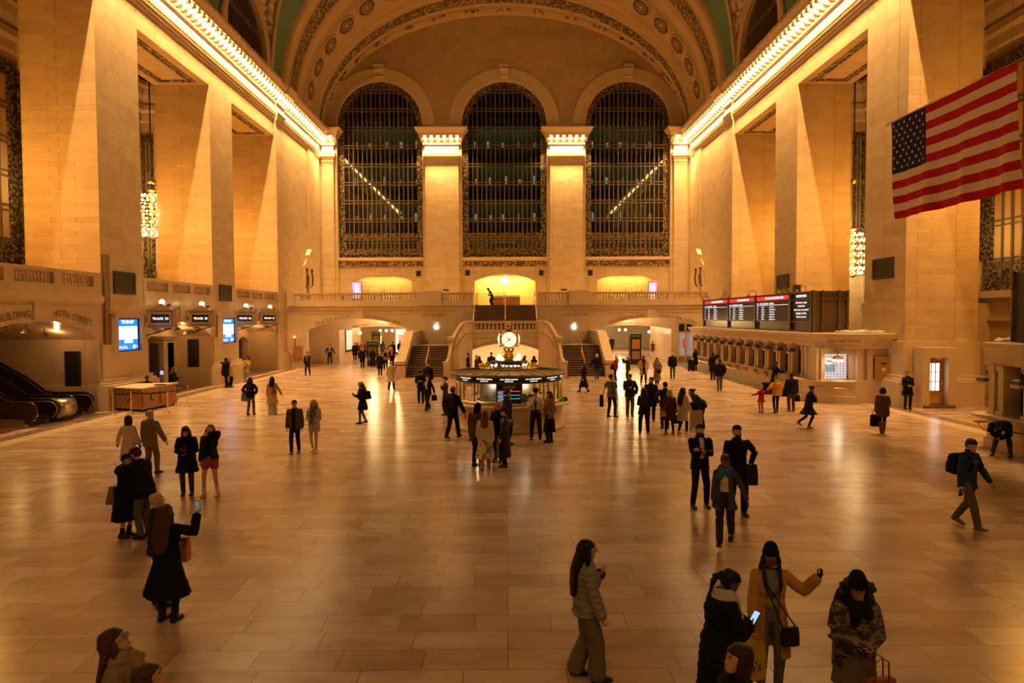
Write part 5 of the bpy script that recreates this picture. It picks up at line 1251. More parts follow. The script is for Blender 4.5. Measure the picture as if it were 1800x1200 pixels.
# departure board
BF = flat('board_frame_bronze', (.16, .11, .055), .45, .4); SLAT = flat('board_slats', (.035, .028, .02), .5)
def board():
    X = 15.82; Y0, Y1, z0, z1 = 35.0, 54.5, 3.36, 5.5
    t = thing('departure_board', 'large black departure board with red headed columns above the ticket windows', 'departure board', (X+.8, 45, z0))
    b = MB(); b.box((X+.05, Y0+.1, z0), (X+1.75, Y1, z1-.05)); b.build('body', BF, t)
    f = MB(); zb = z0+.52; zt = z1-.42
    for z in (zb, zt, z1-.06, z0+.03): f.box((X-.1, Y0, z-.03), (X-.02, Y1, z+.03))
    divs = [35.0, 37.9, 43.2, 48.5, 54.5]
    for y in divs: f.box((X-.1, y-.1, z0), (X+.05, y+.1, z1)); f.box((X-.13, y-.22, z0), (X-.06, y-.16, z1))
    for x in (X-.1, X+.45, X+1.3, X+1.75):
        f.box((x-.05, Y0-.02, z0), (x+.05, Y0+.1, z1))
    for z in (zb, zt, z1-.06, z0+.03): f.box((X-.1, Y0-.02, z-.03), (X+1.8, Y0+.06, z+.03))
    f.build('frame', BF, t)
    s = MB(); s.box((X+.0, Y0+.1, zb), (X+.04, Y1, z1-.1)); n = 22
    for k in range(n): z = zb+(zt-zb)*k/n; s.box((X-.02, Y0+.1, z), (X, Y1, z+.03))
    s.build('slat_panel', SLAT, t)
    lp = MB(); lp.box((X+.0, Y0+.1, z0+.05), (X+.03, Y1, zb-.03)); lp.build('lower_panel', flat('board_lower', (.06, .05, .04), .3, .3), t)
    FB = lambda u, v, w: (X-.03-w, -u, v)      # read from the hall: left is far
    names = ('NEW HAVEN LINE DEPARTURES', 'HARLEM LINE DEPARTURES', 'HUDSON LINE DEPARTURES')
    rows = [('10:42', '19', 'STAMFORD', 'LOCAL STOP'), ('10:47', '23', 'NEW HAVEN', 'STAMFORD STOP'), ('10:53', '17', 'SOUTHEAST', 'WHITE PLAINS'), ('11:02', '36', 'CROTON', 'YONKERS STOP'), ('11:10', '24', 'BREWSTER', 'HARLEM STOP'), ('11:22', '35', 'STAMFORD', 'FORDHAM STOP')]
    for c in range(3):
        ya, yb = divs[c+1]+.25, divs[c+2]-.25
        h = MB(); h.add([FB(-yb, zt+.06, 0), FB(-ya, zt+.06, 0), FB(-ya, z1-.14, 0), FB(-yb, z1-.14, 0)], [(0, 1, 2, 3)]); ho = h.build('header_strip', flat('board_red', (.8, .04, .05), .5, emit=.9, ecol=(.85, .03, .04)), t, fix=False)
        m = MB(); put_text(m, names[c], .2*(yb-ya)/4.9, lambda u, v, w: FB(u, v, .01), u0=-(ya+(yb-ya)*.42), v0=zt+.1, sp=.06); m.build('lettering', flat('board_pink_white', (1, .9, 1), .5, emit=1.9, ecol=(1, .82, .95)), ho, fix=False)
        m = MB(); W = yb-ya; put = lambda s_, f_, z, sz: put_text(m, s_, sz, lambda u, v, w: FB(u, v, .01), u0=-yb+W*f_, v0=z, align=-1, sp=.1)
        for s_, f_ in (('TIME', .01), ('TRK', .11), ('DESTINATION', .19), ('REMARKS', .43)): put(s_, f_, zt-.2, .15)
        for i, r in enumerate(rows):
            z = zt-.40-i*.145; put(r[0], .01, z, .11); put(r[2][:6], .17, z, .11); put(r[3], .43, z, .11)
        m.add([FB(-yb, zt-.25, .01), FB(-ya, zt-.25, .01), FB(-ya, zt-.235, .01), FB(-yb, zt-.235, .01)], [(0, 1, 2, 3)])
        m.build('timetable_text', flat('board_white', (.9, .92, 1), .5, emit=1.9, ecol=(.8, .86, 1)), t, fix=False)
    m = MB(); yc = (divs[0]+divs[1])/2
    for i, (s_, z) in enumerate((('INFORMATION', zt+.1), ("Don't become a target", zt-.22), ('of opportunity.', zt-.40), ('Keep an eye on your personal', zt-.60), ('belongings at all times.', zt-.79), ('Safety is up to you!', zt-.98))):
        put_text(m, s_, .2 if i == 0 else .15, lambda u, v, w: FB(u, v, .01), u0=-yc, v0=z, sp=.04)
    m.build('message_text', MATS['board_white'], t, fix=False)
    return t
board()
# floodlights and cameras along the board top
for k, y in enumerate((36.2, 38.6, 43.4, 48.8, 53.6)):
    t = thing('board_floodlight', ('hooked lamp over the message panel of the departure board', 'hooked lamp over the third red header', 'hooked lamp over the second red header', 'hooked lamp over the first red header', 'hooked lamp at the far end of the departure board')[k], 'lamp', (15.9, y, 5.5))
    b = MB(); b.tube([(15.95, y, 5.45), (15.9, y, 5.75), (15.65, y, 5.82), (15.45, y, 5.62)], .02, 6); b.build('arm', DARKM, t); b = MB(); b.lathe([(.02, .1), (.1, .02), (.13, -.08), (.11, -.08), (.02, .05)], (15.43, y, 5.5), 12); b.build('shade', BELL, t)
b = MB(); b.cbox((16.2, 38.0, 5.72), (.3, .35, .4)); b.tube([(16.2, 38, 5.44), (16.2, 38, 5.55)], .05, 6); tag(b.build('junction_box', DARKM), 'dark box standing on top of the departure board', 'box')
b = MB(); b.cbox((16.1, 40.4, 5.62), (.16, .2, .36)); tag(b.build('signal_lamp', flat('teal_box', (.05, .25, .2), .4)), 'small teal box on top of the departure board', 'box')
# crumpled sheeting on the office roof
def sheeting(x0, x1, y0, y1, z, label):
    m = MB(); nx, ny = 14, 10; g = [[(x0+(x1-x0)*i/nx, y0+(y1-y0)*j/ny, z+.02+(.13*random.random() if 0 < i < nx and 0 < j < ny else 0)) for j in range(ny+1)] for i in range(nx+1)]
    for i in range(nx):
        for j in range(ny): m.add([g[i][j], g[i+1][j], g[i+1][j+1], g[i][j+1]], [(0, 1, 2, 3)], 0, True)
    tag(m.build('plastic_sheeting', flat('grey_sheeting', (.35, .31, .26), .35)), label, 'sheeting')
sheeting(16.5, 18.3, 32.6, 34.6, 3.35, 'crumpled grey plastic sheeting on the ticket office roof beside the board')
sheeting(15.6, 18.0, 21.42, 21.78, 3.35, 'crumpled grey plastic sheeting on the roof of the nearest ticket office')
# brass box and door
def brass_box():
    x, y, z = 17.95, 32.6, 1.12; t = thing('brass_ticket_box', 'upright brass and wood box on the end ledge of the ticket office', 'box', (x, y, z)); 
    b = MB(); b.box((x-.34, y-.3, z), (x+.34, y-.02, z+1.0)); b.loft([[(x-q, y-.3-e, h), (x+q, y-.3-e, h), (x+q, y-.02, h), (x-q, y-.02, h)] for q, e, h in ((.34, 0, z+1.0), (.38, .04, z+1.02), (.38, .04, z+1.06), (.3, 0, z+1.1))], smooth=False); b.build('case', flat('brassy_wood', (.50, .28, .08), .35, .3), t)
    b = MB(); b.box((x-.24, y-.32, z+.14), (x+.24, y-.3, z+.9)); b.build('door', flat('brassy_wood', (.5, .28, .08)), t); b = MB(); b.lathe([(0, 0), (.09, 0), (.09, -.02), (0, -.03)], (x, y-.32, z+.5), 14, axis='y'); b.build('dial', SWHT if False else flat('white_plate', (.8, .75, .65), .4), t); b = MB(); b.cbox((x, y-.325, z+.78), (.26, .01, .1)); b.build('label_plate', DARKM, t)
brass_box()
def side_door():
    y = 30.75; p, q = at(1628, 706, y=y), at(1662, 628, y=y)
    f = MB(); x0, x1, z1 = p.x, q.x, q.z
    f.plate([(x0-.35, 0), (x0, 0), (x0, z1), (x1, z1), (x1, 0), (x1+.35, 0), (x1+.35, z1+.45), (x0-.35, z1+.45)], [], -.25, .4, XZ(y)); d = struct('door_3', f, PLAIN); 
    lf = MB(); a0, a1 = x0+.02, x1-.02; lf.plate([(a0, .12), (a1, .12), (a1, z1), (a0, z1)], [[(a0+.06+(a1-a0-.22)*i/3+.015, .75+(z1-1.0)*j/3+.015), (a0+.06+(a1-a0-.22)*i/3+.015, .75+(z1-1.0)*(j+1)/3-.015), (a0+.06+(a1-a0-.22)*(i+1)/3-.015, .75+(z1-1.0)*(j+1)/3-.015), (a0+.06+(a1-a0-.22)*(i+1)/3-.015, .75+(z1-1.0)*j/3+.015)] for i in range(3) for j in range(3)], .1, .15, XZ(y)); lf.build('door_leaf', WOOD, d)
    MB().box((a0+.06, y+.12, .75), (a1-.15, y+.13, z1-.24)).build('lit_panes', flat('lit_door_glass', (.9, .9, .85), .4, emit=1.7, ecol=(1, .97, .86)), d)
    MB().box((a0+.03, y+.09, .18), (a1-.03, y+.10, .66)).build('kick_plate', BRASS, d); MB().box((x0-.3, y-.3, 0), (x1+.3, y+.4, .12)).build('step', STEPM, d); b = MB(); b.cbox((a1-.08, y+.07, 1.15), (.04, .05, .2)); b.build('door_handle', BRASS, d)
    b = MB(); b.cbox((a1-.25, y+.06, z1-.06), (.3, .08, .06)); b.build('door_closer', flat('white_plate', (.8, .75, .65), .4), d)
side_door()
p = at(1604.5, 615.5, y=30.9); b = MB(); b.cbox((p.x, 31.33, p.z), (.14, .1, .18)); tag(b.build('fire_alarm', flat('red_alarm', (.35, .03, .02), .4)), 'small red fire alarm box on the pier left of the lit door', 'fire alarm')
p = at(1673.5, 658, y=31.1); b = MB(); b.cbox((p.x, 31.24, p.z), (.09, .06, .16)); tag(b.build('card_reader', BLACK), 'small black card reader on the pier right of the lit door', 'card reader')
# nearest ticket office at the picture edge
def near_office():
    t = thing('ticket_office', 'marble ticket office at the right picture edge with slumped person', 'ticket office', (17, 18, 0)); Y1 = 22.0; Xn = 15.35
    b = MB(); b.box((Xn, 12, 0), (18.3, Y1-.4, 1.0)); b.box((Xn-.1, 12, 0), (Xn, Y1-.4, .3)); b.lathe([(.0, .9), (.3, .9), (.55, .98), (.6, 1.02), (.55, 1.08), (0, 1.08)], (Xn+.1, Y1-.5, 0), 24); b.build('base', BOTT, t)
    e = MB(); e.box((Xn, 12, 2.62), (18.6, Y1-.2, 3.34)); entab(e, [(18.6, Y1-.2, 0, 1), (15.9, Y1-.2, -.2, 1), (Xn, Y1-.6, -1, .3), (Xn, 12, -1, 0)]); e.build('entablature', BOTT, t)
    e = MB(); e.sweep([(-.3, 1.0), (.25, 1.0), (.28, 1.05), (.25, 1.09), (-.3, 1.09)], [(Xn, Y1-.5, -1, 0), (Xn, 12, -1, 0)]); e.build('counter_ledge', BOTT, t)
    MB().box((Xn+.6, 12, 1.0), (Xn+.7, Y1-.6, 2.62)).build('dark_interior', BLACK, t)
    for y in (21.35, 20.95, 19.9, 19.5, 18.3, 17.9):
        p = MB(); p.box((Xn-.05, y-.12, 1.09), (Xn+.5, y+.12, 2.5)); p.box((Xn-.1, y-.16, 2.45), (Xn+.5, y+.16, 2.62)); p.box((Xn-.1, y-.16, 1.09), (Xn+.5, y+.16, 1.2)); p.build('pilaster', BOTT, t)
    p = MB(); p.box((Xn+.1, Y1-.9, 1.0), (18.3, Y1-.5, 2.62)); p.build('end_wall', BOTT, t)
    h = MB(); h.tube([(Xn-.32, 21.3, .72), (Xn-.32, 12, .72)], .03, 8)
    for y in (21.2, 20.0, 18.5): h.tube([(Xn-.32, y, .72), (Xn, y, .66)], .02, 6)
    h.build('handrail', BRASS, t); h = MB(); h.box((Xn-.22, 21.75, .72), (Xn+.2, 21.95, .78)); h.tube([(Xn-.1, 21.85, .7), (Xn+.02, 21.8, .5), (Xn+.2, 21.7, .45)], .03, 6); h.build('scroll_bracket', BRASS, t)
    return t
near_office()
p = at(1735, 668, y=22.3); lantern(p.x, 22.35, p.z-.02, 'unlit lantern hanging off the end of the nearest ticket office', None, False, (.6, -.8))
p = at(1794, 673, x=14.95); lantern(p.x, p.y, p.z-.05, 'unlit lantern before the window of the nearest ticket office', None)
t = thing('departure_board', 'dark end of a second departure board at the right picture edge', 'departure board', (16.8, 19, 3.36)); MB().box((15.95, 12, 3.36), (17.7, 21.3, 5.52)).build('body', SLAT, t)
f = MB(); 
for x in (15.9, 16.2, 17.1, 17.7): f.box((x-.04, 21.3, 3.36), (x+.04, 21.36, 5.55))
for z in (3.4, 3.85, 5.1, 5.5): f.box((15.88, 21.3, z-.03), (17.74, 21.38, z+.03))
f.build('frame', BF, t)
for i, (pa, pb) in enumerate((((1713, 638), (1718, 659)), ((1736, 638), (1741, 659)))):
    q0, q1 = at(*pa, y=34.6), at(*pb, y=34.6); b = MB()
    for x in (q0.x-.05, q0.x+.1, q0.x+.25): b.box((x-.02, 34.9, q1.z), (x+.02, 34.95, q0.z))
    for z in (q1.z, (q0.z+q1.z)/2, q0.z): b.box((q0.x-.08, 34.9, z-.02), (q0.x+.28, 34.95, z+.02))
    tag(b.build('wall_grille', DARKM), ('small iron wall grille in the right aisle nearer the door pier', 'small iron wall grille in the right aisle behind the hanging lantern')[i], 'grille')
# ramp wall in the right aisle
box_struct('wall_aisle_base', (21.8, 34.4, 0), (25, 35.0, 4.8), PLAIN)

# =================================================================== FLAG
FR_, FW, FB_ = flat('flag_red', (.47, .008, .03), .8, spec=.2), flat('flag_white', (.80, .66, .58), .8, spec=.2), flat('flag_blue', (.014, .018, .085), .8, spec=.2)
def us_flag():
    # hung from a slanting pole; corners measured in the picture, the flag hangs in the hall before the right pier
    TL, TR, BL, BR_ = at(1567, 216, y=25), at(1787, 107, y=19.5), at(1576, 385, y=25), at(1798, 331, y=19.5)
    t = thing('national_flag', 'huge striped flag with white stars on blue hanging from a slanting pole at the right', 'flag', (TL+TR)/2)
    def pt(u, v, w=0):
        top = TL+(TR-TL)*u; bot = BL+(BR_-BL)*u; p = top+(bot-top)*v
        k = .10*sin(u*19+v*3)*v+.06*sin(u*41+v*2)*v+.03*sin(u*9)
        n = (TR-TL).cross(BL-TL).normalized(); n = n if n.y < 0 else -n
        return p+n*(k+w)
    # real flags: 13 stripes, canton 7 stripes tall, .4 of the fly (here .33 as photographed)
    CU = .325; nx = 60
    for nm, m, idx in (('red_stripes', FR_, 0), ('white_stripes', FW, 1)):
        b = MB()
        for k in range(13):
            if k % 2 != idx: continue
            for i in range(nx):
                u0, u1 = i/nx, (i+1)/nx
                if k < 7 and u1 <= CU+.004: continue
                u0 = max(u0, CU) if k < 7 else u0
                for q in range(2):
                    v0, v1 = (k+q/2)/13, (k+(q+1)/2)/13; b.add([pt(u0, v0), pt(u1, v0), pt(u1, v1), pt(u0, v1)], [(0, 1, 2, 3)], 0, True)
        b.build(nm, m, t)
    b = MB()
    for i in range(20):
        for j in range(14):
            u0, u1, v0, v1 = CU*i/20, CU*(i+1)/20, 7/13*j/14, 7/13*(j+1)/14; b.add([pt(u0, v0), pt(u1, v0), pt(u1, v1), pt(u0, v1)], [(0, 1, 2, 3)], 0, True)
    cn = b.build('canton', FB_, t)
    asp = ((TR-TL).length)/((BL-TL).length)
    for r in range(9):
        for c in range(6 if r % 2 == 0 else 5):
            cu = CU*((c+.5)/6 if r % 2 == 0 else (c+1)/6); cvv = 7/13*(r+1)/10; R = .019
            pts = [pt(cu+(R if k % 2 == 0 else R*.4)/asp*sin(pi*k/5), cvv-(R if k % 2 == 0 else R*.4)*cos(pi*k/5), .012) for k in range(10)]
            b = MB(); b.add(pts+[pt(cu, cvv, .012)], [(k, (k+1) % 10, 10) for k in range(10)]); b.build('star', FW, cn, fix=False)
    b = MB(); d = (TR-TL).normalized(); b.tube([TL-d*.25, TR+d*.5], .035, 8); b.lathe([(0, 0), (.06, .05), (.0, .25)], TR+d*.5, 8) ; b.build('pole', BRASS, t)
    b = MB(); top = 24
    for f in (.07, .97): q = TL+(TR-TL)*f; b.tube([q, (q.x, q.y, top)], .004, 4); 
    b.build('hanging_wire', DARKM, t)
us_flag()

# =================================================================== PASSAGES: kiosks, lamps, shopfronts
def map_kiosk(x, y, h, label, post, cap=flat('green_header', (.03, .12, .07), .4)):
    t = thing('map_kiosk', label, 'kiosk', (x, y, 0)); w, d = .48, .42
    b = MB(); b.box((x-w, y-d, 0), (x+w, y+d, .35)); b.box((x-w, y-d, .35), (x+w, y+d, h-.35)); b.build('body', DARKM, t)
    b = MB(); b.box((x-w-.03, y-d-.03, h-.35), (x+w+.03, y+d+.03, h)); hd = b.build('header', cap, t); m = MB(); put_text(m, 'i Information', .14, lambda u, v, w_: (u, y-d-.04, v), u0=x, v0=h-.25); m.build('lettering', flat('white_plate', (.8, .75, .65), .4), hd, fix=False)
    b = MB(); b.box((x-w+.14, y-d-.02, h*.5), (x+w-.14, y-d, h-.5)); b.build('poster', post, t); b = MB(); b.box((x-w+.14, y-d-.02, .45), (x+w-.14, y-d, h*.5-.2)); b.build('lower_sheet', flat('grey_sheet', (.35, .3, .24), .5), t)
    b = MB(); b.box((x+w, y-d+.08, .6), (x+w+.02, y+d-.08, h-.5)); b.build('side_sheet', flat('white_plate', (.8, .75, .65), .4), t)
p = at(655, 643); map_kiosk(p.x, p.y+.5, 2.15, 'dark information kiosk in the left passage with a picture over yellow', flat('sunset_poster', (.3, .14, .08), .5, noise=.6, nscale=4))
p = at(1118, 640); map_kiosk(p.x, p.y+.5, 2.7, 'dark information kiosk in the right passage with an orange map', flat('orange_map', (.65, .3, .05), .5, noise=.4, nscale=6))
map_kiosk(-15.0, 79, 2.6, 'dark information kiosk deep in the left passage behind the crowd', flat('sunset_poster', (.3, .14, .08)))
def passage_lamp(px, py, y, label, n=1, power=60):
    p = at(px, py, y=y); t = thing('passage_lamp', label, 'lamp', (p.x, y, p.z), group='bare globe lamps in the passages')
    for k in range(n): q = p+Vector(((k-(n-1)/2)*.7, 0, 0)); b = MB(); b.ball(q, .14, 12, 8); b.build('globe', flat('passage_globe', (1, .95, .8), .3, emit=14, ecol=(1, .8, .45)), t)
    b = MB(); b.tube([p, (p.x, y, 4.35)], .02, 6)
    if n > 1: b.tube([p-Vector(((n-1)*.35, 0, -.1)), p+Vector(((n-1)*.35, 0, .1))], .02, 6)
    b.build('stem', DARKM, t); return p
LAMPS = [passage_lamp(633, 585, 64.6, 'single globe lamp just inside the left passage arch'), passage_lamp(679, 581, 80, 'row of three globe lamps deep in the left passage', 3), passage_lamp(1094, 579.5, 76, 'pair of globe lamps deep in the right passage', 2), passage_lamp(1141, 583, 68, 'single globe lamp in the right passage beside the side opening')]
# lit ticket machine room in the right passage
def shopfront(x, y0, y1, s, label):
    t = thing('glazed_shopfront', label, 'shopfront', (x, y0, 0)); f = MB()
    for k in range(4): y = y0+(y1-y0)*k/3; f.box((x-.06, y-.06, 0), (x+.06, y+.06, 3.1))
    for z in (.12, 2.35, 3.05): f.box((x-.05, y0, z-.05), (x+.05, y1, z+.05))
    f.build('frame', flat('cream_frame', (.6, .48, .32), .4), t)
    f = MB(); f.box((x+s*.6, y0, .1), (x+s*.65, y1, 3.0)); f.build('lit_interior', flat('shop_light', (.6, .58, .55), .5, emit=.6, ecol=(.9, .88, .95)), t)
    f = MB(); f.box((x+s*.4, y0+.4, 1.3), (x+s*.5, y0+.8, 2.0)); f.build('red_machine', flat('red_machine', (.6, .06, .02), .4, emit=.4, ecol=(.8, .1, .02)), t)
w = MB(); xs = [(at(1191+k*13.7, 600, y=62.9).x) for k in range(4)]
t = thing('glazed_shopfront', 'tall cream framed glazed shopfront inside the right arch beside the ticket office', 'shopfront', (xs[0], 62.8, 0)); f = MB()
for x in xs: f.box((x-.07, 62.75, 0), (x+.07, 62.95, 3.6))
for z in (.5, 2.75, 3.55): f.box((xs[0], 62.78, z-.06), (xs[-1], 62.92, z+.06))
f.build('frame', flat('cream_frame', (.6, .48, .32), .4), t)
f = MB(); f.box((xs[0], 62.9, .5), (xs[-1], 62.94, 2.7)); f.build('lit_interior', flat('shop_light', (.5, .5, .52), .5, emit=.14, ecol=(.85, .82, .9)), t); f = MB(); f.box((xs[0], 62.9, 2.8), (xs[-1], 62.94, 3.5)); f.build('dark_fanlight', BLACK, t)
f = MB(); f.box((xs[0]+.45, 62.84, 1.3), (xs[1]-.1, 62.9, 2.1)); f.build('red_poster', flat('red_machine', (.6, .08, .02), .4, emit=.3, ecol=(.8, .1, .02)), t)
p0, p1 = at(605, 622, y=66), at(615.5, 582, y=66)
t = thing('lit_showcase', 'lit showcase window with pale panes on the left passage wall', 'showcase', (-15.38, 66.5, .9))
b = MB(); b.box((-15.4, 65.3, .9), (-15.33, 67.9, 3.2)); b.build('frame', DARKM, t); b = MB()
for k in range(3): b.box((-15.33, 65.45+k*.85, 1.1), (-15.31, 66.15+k*.85, 3.0))
b.build('pane', flat('showcase_light', (.7, .72, .7), .4, emit=.4, ecol=(.85, .9, .85)), t)
t = thing('lit_shop_panel', 'bright white and red shop window beyond the left stairs', 'shop window', (-11.75, 76, .0)); b = MB(); b.plate([(-12.45, 0), (-11.05, 0), (-11.05, 3.1), (-12.45, 3.1)], [[(-12.3, .15), (-12.3, 2.9), (-11.2, 2.9), (-11.2, .15)]], -.06, .12, XZ(75.95)); b.build('frame', MATS['cream_frame'], t); b = MB(); b.box((-12.3, 75.95, .15), (-11.2, 76.0, 2.9)); b.build('pane', flat('shop_bright', (.8, .8, .75), .5, emit=.7, ecol=(1, .95, .85)), t); b = MB(); b.box((-12.0, 75.9, 1.1), (-11.45, 75.95, 2.3)); b.build('red_display', flat('red_display', (.7, .2, .15), .5, emit=.9, ecol=(1, .35, .25)), t)
# =================================================================== PEOPLE
from mathutils import noise as mnoise
_work = bpy.data.scenes.new('workbench')      # a small separate scene keeps the voxel remeshing quick; removed at the end
def remesh(mb, vox, smooth=2):
    me = mb.mesh('tmp', []); ob = bpy.data.objects.new('tmp', me); _work.collection.objects.link(ob)
    m = ob.modifiers.new('r', 'REMESH'); m.mode = 'VOXEL'; m.voxel_size = vox; m.use_smooth_shade = True
    if smooth: k = ob.modifiers.new('s', 'SMOOTH'); k.iterations = smooth; k.factor = .5
    vl = _work.view_layers[0]; vl.update(); dg = vl.depsgraph; e = ob.evaluated_get(dg); out = bpy.data.meshes.new_from_object(e)
    vs = [v.co.copy() for v in out.vertices]; ns = [v.normal.copy() for v in out.vertices]; fs = [tuple(p.vertices) for p in out.polygons]
    bpy.data.objects.remove(ob); bpy.data.meshes.remove(me); bpy.data.meshes.remove(out)
    return vs, ns, fs
def ik(a, t, l1, l2, pole):
    d = t-a; L = min(d.length, (l1+l2)*.998); dn = d.normalized(); t2 = a+dn*L
    x = (l1*l1-l2*l2+L*L)/(2*L); hgt = sqrt(max(0, l1*l1-x*x))
    p = (pole-dn*pole.dot(dn)); p = p.normalized() if p.length > 1e-6 else Vector((0, 1, 0))
    return a+dn*x+p*hgt, t2
def ering(c, ex, ey, rx, ry, n=14, pw=1.0, fold=0, ph=0):
    out = []
    for i in range(n):
        a = 2*pi*i/n; k = 1+(fold*sin(a*7+ph) if fold else 0)
        ca, sa = cos(a), sin(a)
        if pw != 1: ca = math.copysign(abs(ca)**pw, ca); sa = math.copysign(abs(sa)**pw, sa)
        out.append(c+ex*ca*rx*k+ey*sa*ry*k)
    return out
def limb(mb, pts, rad, seg=10):
    """round-ended tapering tube through joints, with extra rings at the bends"""
    P_, R_ = [], []
    for i in range(len(pts)-1):
        for k in range(5):
            f = k/5; P_.append(pts[i].lerp(pts[i+1], f)); R_.append(rad[i]+(rad[i+1]-rad[i])*f)
    P_.append(pts[-1]); R_.append(rad[-1])
    d0 = (pts[0]-pts[1]).normalized(); d1 = (pts[-1]-pts[-2]).normalized()
    P_ = [pts[0]+d0*rad[0]*.75, pts[0]+d0*rad[0]*.4]+P_+[pts[-1]+d1*rad[-1]*.4, pts[-1]+d1*rad[-1]*.75]
    R_ = [rad[0]*.35, rad[0]*.85]+R_+[rad[-1]*.85, rad[-1]*.35]
    mb.tube(P_, R_, seg)
HEADP = [(0, .026, .074, .012), (.012, .042, .088, -.005), (.03, .054, .094, -.025), (.055, .060, .095, -.05), (.085, .067, .093, -.082), (.115, .072, .087, -.1), (.145, .0755, .094, -.106), (.175, .074, .09, -.108), (.2, .064, .068, -.1), (.22, .045, .036, -.075), (.231, .02, .0, -.04)]
def skinm(c): return flat('skin_%.2f_%.2f' % (c[0], c[1]), c, .5)
SK = {'fair': (.55, .31, .19), 'tan': (.42, .23, .13), 'brown': (.20, .095, .05), 'dark': (.10, .05, .028)}
HC = {'black': (.012, .009, .008), 'dark': (.035, .018, .01), 'brown': (.06, .031, .016), 'blond': (.42, .27, .12), 'grey': (.38, .34, .28), 'white': (.62, .56, .46), 'auburn': (.13, .05, .02)}
def cloth(c, kind=''):
    nm = 'cloth_%s_%.3f_%.3f_%.3f' % ((kind,)+tuple(c))
    return flat(nm, c, .5 if kind == 'leather' else .9, noise=.12, nscale=30, spec=.3 if kind == 'leather' else .12)
def camo_mat():
    if 'camouflage' in MATS: return MATS['camouflage']
    m, n, l = nt('camouflage'); t = n.new('ShaderNodeTexNoise'); t.inputs['Scale'].default_value = 9; t.inputs['Detail'].default_value = 2; mp = n.new('ShaderNodeMapping'); mp.inputs['Scale'].default_value = (1, 1, 2.2); g = n.new('ShaderNodeTexCoord'); l.new(g.outputs['Object'], mp.inputs[0]); l.new(mp.outputs[0], t.inputs[0])
    l.new(ramp(n, l, t.outputs['Fac'], [(.40, (.03, .022, .015)), (.47, (.10, .085, .035)), (.53, (.22, .17, .10)), (.6, (.085, .055, .03))]), P(m).inputs['Base Color']); P(m).inputs['Roughness'].default_value = .8
    for e in n: 
        if e.type == 'VALTORGB': e.color_ramp.interpolation = 'CONSTANT'
    MATS['camouflage'] = m; return m
def pattern_mat(name, a, b, c, sc=14):
    if name in MATS: return MATS[name]
    m, n, l = nt(name); t = n.new('ShaderNodeTexVoronoi'); t.inputs['Scale'].default_value = sc; g = n.new('ShaderNodeTexCoord'); mp = n.new('ShaderNodeMapping'); mp.inputs['Scale'].default_value = (1, 1, .5); l.new(g.outputs['Object'], mp.inputs[0]); l.new(mp.outputs[0], t.inputs[0])
    sx = n.new('ShaderNodeSeparateColor'); l.new(t.outputs['Color'], sx.inputs[0])
    k = ramp(n, l, sx.outputs[0], [(.0, a), (.55, a), (.56, b), (.8, c)]); l.new(k, P(m).inputs['Base Color']); P(m).inputs['Roughness'].default_value = .8
    for e in n:
        if e.type == 'VALTORGB': e.color_ramp.interpolation = 'CONSTANT'
    MATS[name] = m; return m
# hand targets relative to the shoulder: (outward, forward, up), elbow pole (outward, forward, up)
ARMS = {'down': ((.06, .03, -.55), (.3, -1, 0)), 'downf': ((.07, .14, -.52), (.3, -1, 0)), 'swingf': ((.04, .27, -.46), (.2, -1, 0)), 'swingb': ((.1, -.22, -.48), (.3, -1, 0)),
        'out': ((.24, .04, -.48), (.4, -1, 0)), 'phone': ((-.11, .27, -.23), (.7, -.5, -.8)), 'belly': ((-.13, .2, -.33), (.8, -.5, -.5)), 'hip': ((.08, .02, -.40), (1, -.6, 0)),
        'pocket': ((.05, .1, -.47), (.8, -.8, 0)), 'cross': ((-.27, .16, -.22), (.7, .3, -1)), 'cross2': ((-.25, .21, -.17), (.7, .3, -1)), 'raise': ((.10, .36, .08), (.5, -.2, -1)), 'face': ((-.13, .14, .12), (1, .2, .1)), 'wave': ((.34, .12, .02), (.5, -.1, -1)),
        'fwd': ((.0, .40, -.12), (.4, -.3, -1)), 'wide': ((.42, .0, -.22), (.2, -.5, -.4)), 'hug': ((-.2, .36, .02), (.9, -.1, -.2)), 'chest': ((-.12, .2, -.1), (.6, -.2, -1)), 'lean': ((-.02, .34, -.30), (.6, -.6, -.4))}
LEGS = {'stand': ((.10, .0, 0), (.10, .0, 0)), 'apart': ((.15, .02, 0), (.15, -.02, 0)), 'walk': ((.07, .26, 0), (.07, -.28, .06)), 'walkl': ((.07, -.28, .06), (.07, .26, 0)), 'step': ((.09, .12, 0), (.09, -.12, .02)), 'stepl': ((.09, -.12, .02), (.09, .12, 0)), 'stride': ((.05, .36, .03), (.08, -.34, .08)), 'cross': ((.03, .05, 0), (-.02, .14, 0)), 'sit': ((.16, .42, 0), (.16, .36, 0))}
